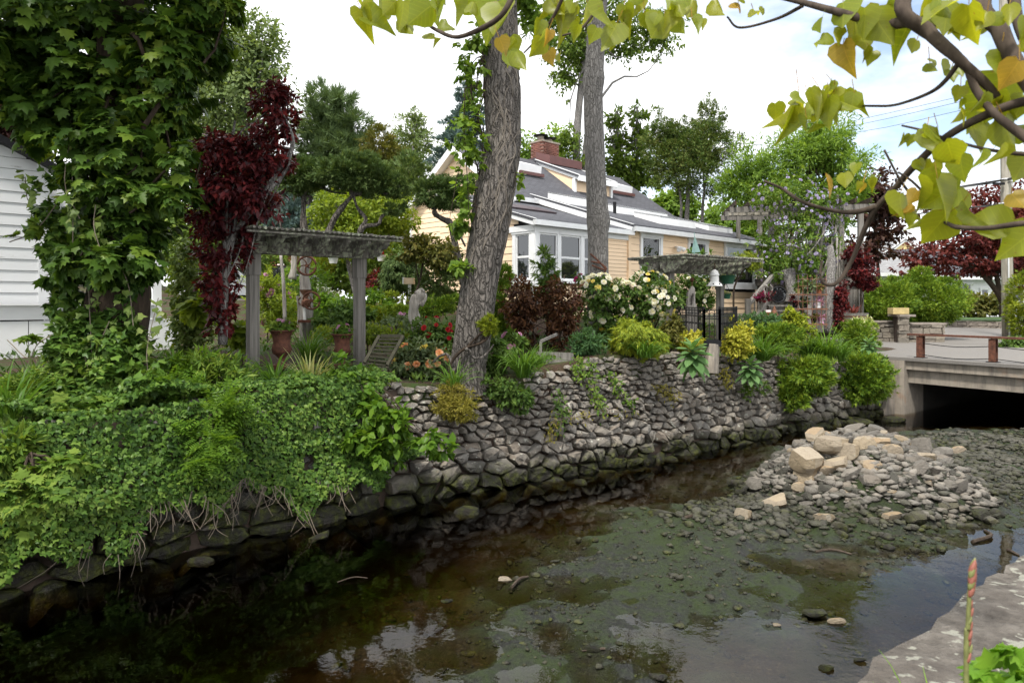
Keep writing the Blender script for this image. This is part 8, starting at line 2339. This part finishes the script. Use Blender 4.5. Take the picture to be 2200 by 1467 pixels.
# creepers and yellow moss on the wall face
def walls(px, py):
    """(s, z) on the wall face behind a pixel"""
    best = None
    for s in np.arange(-12, 16, .05):
        z = -1.5
        q = wallp(np.array([s]), np.array([0.]), np.array([.0]))[0]
        x = CX + F_PX * q[0] / q[1]
        if best is None or abs(x - px) < best[0]: best = (abs(x - px), s, CAMZ + (HZ - py) / F_PX * q[1])
    return best[1], best[2]
for i, (pts, mt, n, lab) in enumerate(((((1262, 780), (1268, 830), (1278, 880)), 'weed_leaf', 170, 'green creeper hanging straight down the middle of the wall'), (((1190, 840), (1195, 880), (1192, 915)), 'shrub_leaf', 120, 'short dark creeper on the wall left of the hanging one'), (((1300, 800), (1320, 840), (1345, 870)), 'weed_leaf', 120, 'slanting creeper on the wall right of the hanging one'), (((1240, 775), (1235, 810)), 'weed_leaf', 110, 'leafy sprig at the wall top above the creepers'), (((1400, 830), (1440, 850)), 'dry_moss', 150, 'yellowed dry moss tuft on the wall under the golden cypress'), (((1545, 790), (1550, 830)), 'dry_moss', 150, 'yellowish dry grass on the wall by the granite post'), (((1170, 935), (1185, 900), (1340, 880)), 'dry_moss', 120, 'thin yellow stonecrop scattered in the wall joints'))):
    g = rs(480 + i)
    path = []
    for a, b in pts:
        s, z = walls(a, b); path.append(wallp(np.array([s]), np.array([z]), np.array([.12]))[0])
    pth = spline(path, 30)
    r_ = thing('wall_creeper', lab, 'creeper', pth[0])
    obj('stem', *tube(pth, .008, 4), 'dead_twig', r_)
    pp_ = pth[g.randint(0, 30, n)] + g.randn(n, 3) * np.array([.07, .03, .07])
    ax_, nr_ = frames(g, pp_, np.tile([.2, -1., .2], (n, 1)), .3, .8, .5, .4, .8, .4)
    V, Fc = inst('leaf' if mt != 'dry_moss' else 'narrow', pp_, ax_, nr_, .085 * (.6 + .7 * g.rand(n))); obj('leaves', V, Fc, mt, r_)
ym = thing('moss_clump', 'yellow-green mossy stonecrop spilling over the wall at the foot of the leaning trunk', 'plant', P(975, 880, 11.0))
leaves('foliage', 'narrow', [B_(975, 845, 36, 22, 11.1), B_(985, 875, 40, 24, 10.95), B_(960, 870, 30, 20, 10.95), B_(990, 895, 28, 12, 10.9)], 3600, .05, 'dry_moss', ym, 491, lump=.3, shell=.3)

# ------------------------------------------------------------------ ground cover and far woods
g = rs(501)
n = 15000
s = g.uniform(-13, 16, n); p = .45 + 8.5 * g.rand(n) ** 1.25
b, t, nn = foot(s); xy = b + nn * p[:, None]
dens = vnoise(xy[:, 0] + 70, xy[:, 1] + 70, .9, 91)
hq = (xy - H0[:2]) @ dh[:2], (xy - H0[:2]) @ nh[:2]
ok = (dens > -.12) & ~((hq[0] > -.3) & (hq[0] < 13) & (hq[1] > -.2))
xy = xy[ok]; n = len(xy)
z = hgt(xy[:, 0], xy[:, 1]) + .03 + .22 * g.rand(n) * (dens[ok] + .3)
pos = np.concatenate([xy, z[:, None]], -1)
ax_, nr_ = frames(g, pos, np.tile([0, -.2, 1.], (n, 1)), .5, .9, .1, .7, .4, .5)
V, Fc = inst('leaf', pos, ax_, nr_, .12 * (.5 + .9 * g.rand(n)))
obj('ground_cover', V, Fc, 'shrub_leaf', None, kind='stuff', label='low mixed perennials and ground cover between the garden shrubs')
fb = []
for px in range(-140, 1010, 60): fb.append(B_(px, 535 + 20 * math.sin(px * .03), 55, 90 + 15 * math.sin(px * .05), 58 + 5 * math.sin(px)))
for px in range(1400, 2500, 60): fb.append(B_(px, 608 + 12 * math.sin(px * .04), 55, 50, 74))
leaves('far_woods', 'broad', fb, 21000, .5, 'tree_mid', None, 502, kind='stuff', label='green wall of woodland behind the garden and the houses', lump=.35, shell=.3)

# ------------------------------------------------------------------ foreground: redbud branches across the top, weeds and a bud spike at the bottom right
rb = thing('redbud_branch', 'near redbud branches with heart-shaped yellow-green leaves reaching in from the top right', 'tree branch', P(2300, 200, 1.9))
BR = [  # pixel paths, depths, radii
 (((2420, -260), (2060, -170), (1941, 0), (1995, 68), (2050, 119), (2108, 172), (2150, 215)), (2.2, 2.1, 1.9, 1.85, 1.8, 1.8, 1.8), (.027, .018, .009)),
 (((2300, -380), (2118, -40), (2149, 68), (2183, 136), (2230, 210), (2330, 330)), (2.2, 1.9, 1.8, 1.75, 1.7, 1.7), (.027, .020, .017)),
 (((2173, -40), (2188, 50), (2215, 120)), (1.9, 1.85, 1.8), (.016, .012)),
 (((1560, -30), (1702, 0), (1757, 14), (1842, 37), (1920, 51), (1955, 48), (2000, 70)), (2.3, 2.2, 2.1, 2.0, 1.95, 1.9, 1.88), (.006, .02)),
 (((2330, 200), (2200, 218), (2115, 249), (2030, 297), (1961, 361), (1927, 399), (1886, 443), (1859, 491), (1830, 560), (1800, 606), (1775, 611), (1763, 595), (1766, 560)), (1.7, 1.75, 1.8, 1.9, 2.0, 2.05, 2.1, 2.15, 2.2, 2.2, 2.2, 2.2, 2.2), (.012, .010, .007, .004)),
 (((1886, 443), (1840, 455), (1791, 453), (1723, 433), (1680, 405), (1641, 389)), (2.1, 2.15, 2.2, 2.2, 2.25, 2.25), (.009, .006, .004)),
 (((2060, 135), (2030, 175), (1995, 201), (1927, 225), (1880, 228), (1822, 225), (1740, 212)), (1.8, 1.85, 1.9, 2.0, 2.05, 2.1, 2.15), (.007, .004, .003)),
 (((2250, 330), (2200, 293), (2132, 239), (2091, 181), (2070, 130), (2010, 90)), (1.65, 1.7, 1.75, 1.8, 1.8, 1.82), (.012, .010, .008)),
 (((2300, 330), (2200, 331), (2115, 320), (2030, 297), (1980, 280), (1938, 270)), (1.7, 1.75, 1.8, 1.9, 1.95, 2.0), (.006, .004, .003)),
 (((2030, 477), (2057, 488), (2120, 490), (2200, 480), (2320, 470)), (1.85, 1.8, 1.75, 1.7, 1.65), (.005, .008)),
 (((906, 44), (940, 66), (983, 80), (1041, 58), (1080, 30), (1110, -20), (1180, -120)), (2.5, 2.45, 2.4, 2.35, 2.3, 2.3, 2.3), (.005, .009, .011)),
 (((1126, 114), (1160, 78), (1190, 35), (1220, -30)), (2.4, 2.4, 2.35, 2.3), (.003, .007)),
 (((1208, 77), (1245, 65), (1275, 30), (1310, -30)), (2.3, 2.3, 2.3, 2.3), (.003, .007)),
 (((1562, 36), (1590, 60), (1668, 41), (1726, 12)), (2.3, 2.3, 2.25, 2.2), (.003, .006)),
 (((1110, -120), (1300, -60), (1560, -40), (1760, -60), (2060, -170)), (2.3, 2.3, 2.25, 2.2, 2.1), (.012, .018, .024)),
 (((760, -40), (900, -60), (1110, -120)), (2.6, 2.5, 2.3), (.006, .012)),
 (((1900, 322), (1930, 380), (1950, 410)), (2.0, 2.0, 2.02), (.003, .004)), (((1990, 420), (1960, 390), (1930, 370)), (2.0, 2.0, 2.0), (.004, .003)),
]
for pts, Ys, rr in BR:
    q = [P(a, b, Y) for (a, b), Y in zip(pts, Ys)]
    obj('branch', *tube(q, rr, 9, n=6 * len(pts), wob=.05, seed=2), 'bark_twig', rb, smooth=True)
LV = """783 45 85|800 8 60|838 15 62|868 30 80|903 30 92|938 22 72|962 58 60|985 18 72|1012 22 62|1055 40 118|1080 98 52 o|1097 102 70|1103 128 62|1155 102 58|1182 122 46 o|1178 78 40 o|1190 18 60|1212 42 90|1236 68 50|1262 36 60|1292 32 92|1314 78 88|1276 74 48|1345 32 62|1370 16 60|1392 48 62|1412 58 92|1442 46 60|1462 26 50|1482 22 72|1497 52 50|1542 22 72|1582 18 50 o|1622 28 42|
1815 30 95|1832 72 95|1817 122 90 o|1856 88 62|1871 122 46|1892 58 105|1936 78 95|1962 100 44|1992 58 64|2032 38 84|2086 50 118|2056 64 72|2112 46 62|2002 148 46|2032 148 52|2046 160 42|2142 140 84|2172 158 84 o|2122 215 150|2102 288 84|2162 290 110|2192 228 74|
1668 240 56|1686 272 36|1702 262 88|1742 238 84|1716 212 50|1762 214 72|1776 236 82|1802 226 82|1818 212 62|1832 216 52|1853 226 48|1726 268 60|1790 200 50|
1782 396 64 o|1816 386 46|1872 396 36 o|1852 404 30 o|1996 288 62|2012 308 104|2042 330 84|1996 372 74 o|1976 356 42|1932 440 84|1962 422 46 o|1946 452 42 o|2032 422 126|2046 442 116|2012 490 104|2078 462 96|2192 360 84|2186 430 60 o|2192 518 116|1955 300 34 o|2150 330 60|2070 250 50|1990 20 60|2170 30 60|2195 100 70|2060 200 44|1905 20 60"""
g = rs(521)
HM = {k: [mesh('leaf', np.stack([T['heart'][0][:, 0] * a, T['heart'][0][:, 1], T['heart'][0][:, 2] * c * 1.5 + .35 * np.abs(T['heart'][0][:, 0]) * d - .16 * T['heart'][0][:, 1] ** 2 * c], -1), T['heart'][1], k, smooth=True) for a, c, d in ((1, 1, 0), (.85, 1.6, .8), (.7, 2.0, 1.4), (1.05, .6, .4))] for k in ('redbud_leaf', 'redbud_orange')}
for rec in LV.replace('\n', '').split('|'):
    f = rec.split()
    px, py, ln = float(f[0]), float(f[1]), float(f[2])
    Y = np.interp(px, [780, 1300, 1700, 2000, 2200], [2.55, 2.3, 2.12, 1.9, 1.72]) + g.uniform(-.12, .12)
    s_ = ln * Y / F_PX * .76
    d = unit(np.array([g.randn() * .42, g.randn() * .25, -1.0]))
    nr = unit(np.array([g.randn() * .7, -1.0 if g.rand() < .5 else 1.0, .25]))
    top = P(px, py, Y) - d * s_ * .5
    leafobj(HM['redbud_orange' if len(f) > 3 and g.rand() < .75 else 'redbud_leaf'][g.randint(4)], rb, top, d, nr, s_)
    if g.rand() < .85:
        d2 = unit(d + g.randn(3) * .5); t2_ = top + g.randn(3) * s_ * .45
        leafobj(HM['redbud_leaf'][g.randint(4)], rb, t2_, d2, unit(nr + g.randn(3) * .5), s_ * (.65 + .4 * g.rand()))
    if g.rand() < .6: obj('petiole', *tube([top + d * s_ * .06, top + UZ * .035 + g.randn(3) * .012], .0012, 4), 'redbud_orange', rb)

nw = thing('near_weeds', 'bright green weeds growing behind the parapet at the bottom right corner', 'plant', (1.22, 1.46, 0.0))
nwb = [(1.20, 1.62, .70, .07, .08, .07), (1.26, 1.62, .78, .06, .08, .05), (1.14, 1.60, .64, .05, .06, .06), (1.28, 1.64, .62, .09, .08, .09), (1.20, 1.60, .52, .10, .1, .10)]
m_ = MB(); limbs(m_, [np.array([1.22, 1.46, .0]), np.array([1.24, 1.48, .15])], nwb, .005, 16, g, sides=4); m_.build('stem', 'near_weed', nw)
leaves('foliage', 'ovate', nwb, 170, .062, 'near_weed', nw, 531, template='maple', shell=.5)
simple('bud_red', (.22, .075, .05), .6, 0, .3, 40, .1); simple('bud_green', (.15, .16, .05), .6, 0, .3, 40, .1)
sp_ = thing('bud_spike', 'tall reddish asparagus-like flower bud spike in front of the parapet', 'plant', (1.02, 1.53, 0))
c0 = np.array([1.02, 1.53, 0.]); tp_ = P(2085, 1225, 1.55)
pth = [c0, P(2076, 1440, 1.55), P(2080, 1340, 1.55), tp_]
obj('stem', *tube(pth, [.006, .0055, .005, .004], 8, n=20), 'bud_green', sp_, smooth=True)
TB = lathe((0, 0, 0), [(.15, 0), (.30, .25), (.28, .55), (.12, .9), (.01, 1.0)], 7)
BM = mesh('bud', TB[0], TB[1], 'barberry_leaf', smooth=True); BM2 = mesh('bud', TB[0], TB[1], 'redbud_orange', smooth=True)
BM.materials[0] = M['bud_red']; BM2.materials[0] = M['bud_green']
for k in range(26):
    f = k / 25
    y = 1228 + 78 * f if k < 18 else 1310 + (k - 18) * 16
    c = P(2085 - 6 * (y - 1225) / 200, y, 1.55)
    a = k * 2.4
    o = link('bud', BM if k % 4 else BM2, sp_, tuple(c - rootloc(sp_)))
    o.rotation_euler = (math.sin(a) * .35, math.cos(a) * .35, a)
    s_ = .020 - .006 * abs(f - .4) if k < 18 else .013
    o.location = tuple(c - rootloc(sp_) + np.array([math.sin(a + 1) * .003, math.cos(a) * .003, 0]))
    o.scale = (s_ * 1.1, s_ * 1.1, s_ * 1.9)
clump('grass_tuft', 'few thin grass blades growing in the parapet joint', 2030, 1.75, 7, .22, .005, 'near_weed', 541, dz=.44, spread=.5, droop=.4)
# sticks on the creek
for i, (pts, r_, lab) in enumerate((((( 1752, 1192), (1790, 1186), (1830, 1192)), .02, 'curved bare stick arching over the shallow pool'), (((1100, 1262), (1118, 1248), (1135, 1240)), .02, 'short forked stick in the shallows'), (((1300, 1395), (1250, 1400)), .012, 'thin stick lying in the lower shallows'), (((725, 1252), (760, 1245), (790, 1243)), .008, 'pale thin twig floating on the dark water'), (((2090, 1165), (2130, 1155), (2115, 1140)), .03, 'pale broken log end by the right pool'), (((2165, 1182), (2190, 1194)), .02, 'short dark stick under the pole reflection'), (((1470, 1128), (1520, 1123)), .03, 'grey log half buried in the mud left of the heap'))):
    q = []
    for k, (a, b) in enumerate(pts):
        x, y = onw(a, b); q.append((x, y, max(WL, float(bed(x, y))) + .01 + (.02 if k == 1 and len(pts) > 2 else 0)))
    t = thing('stick', lab, 'stick', q[0]); obj('wood', *tube(q, [r_, r_ * .5], 6, n=10, wob=.1), 'bark_twig', t)
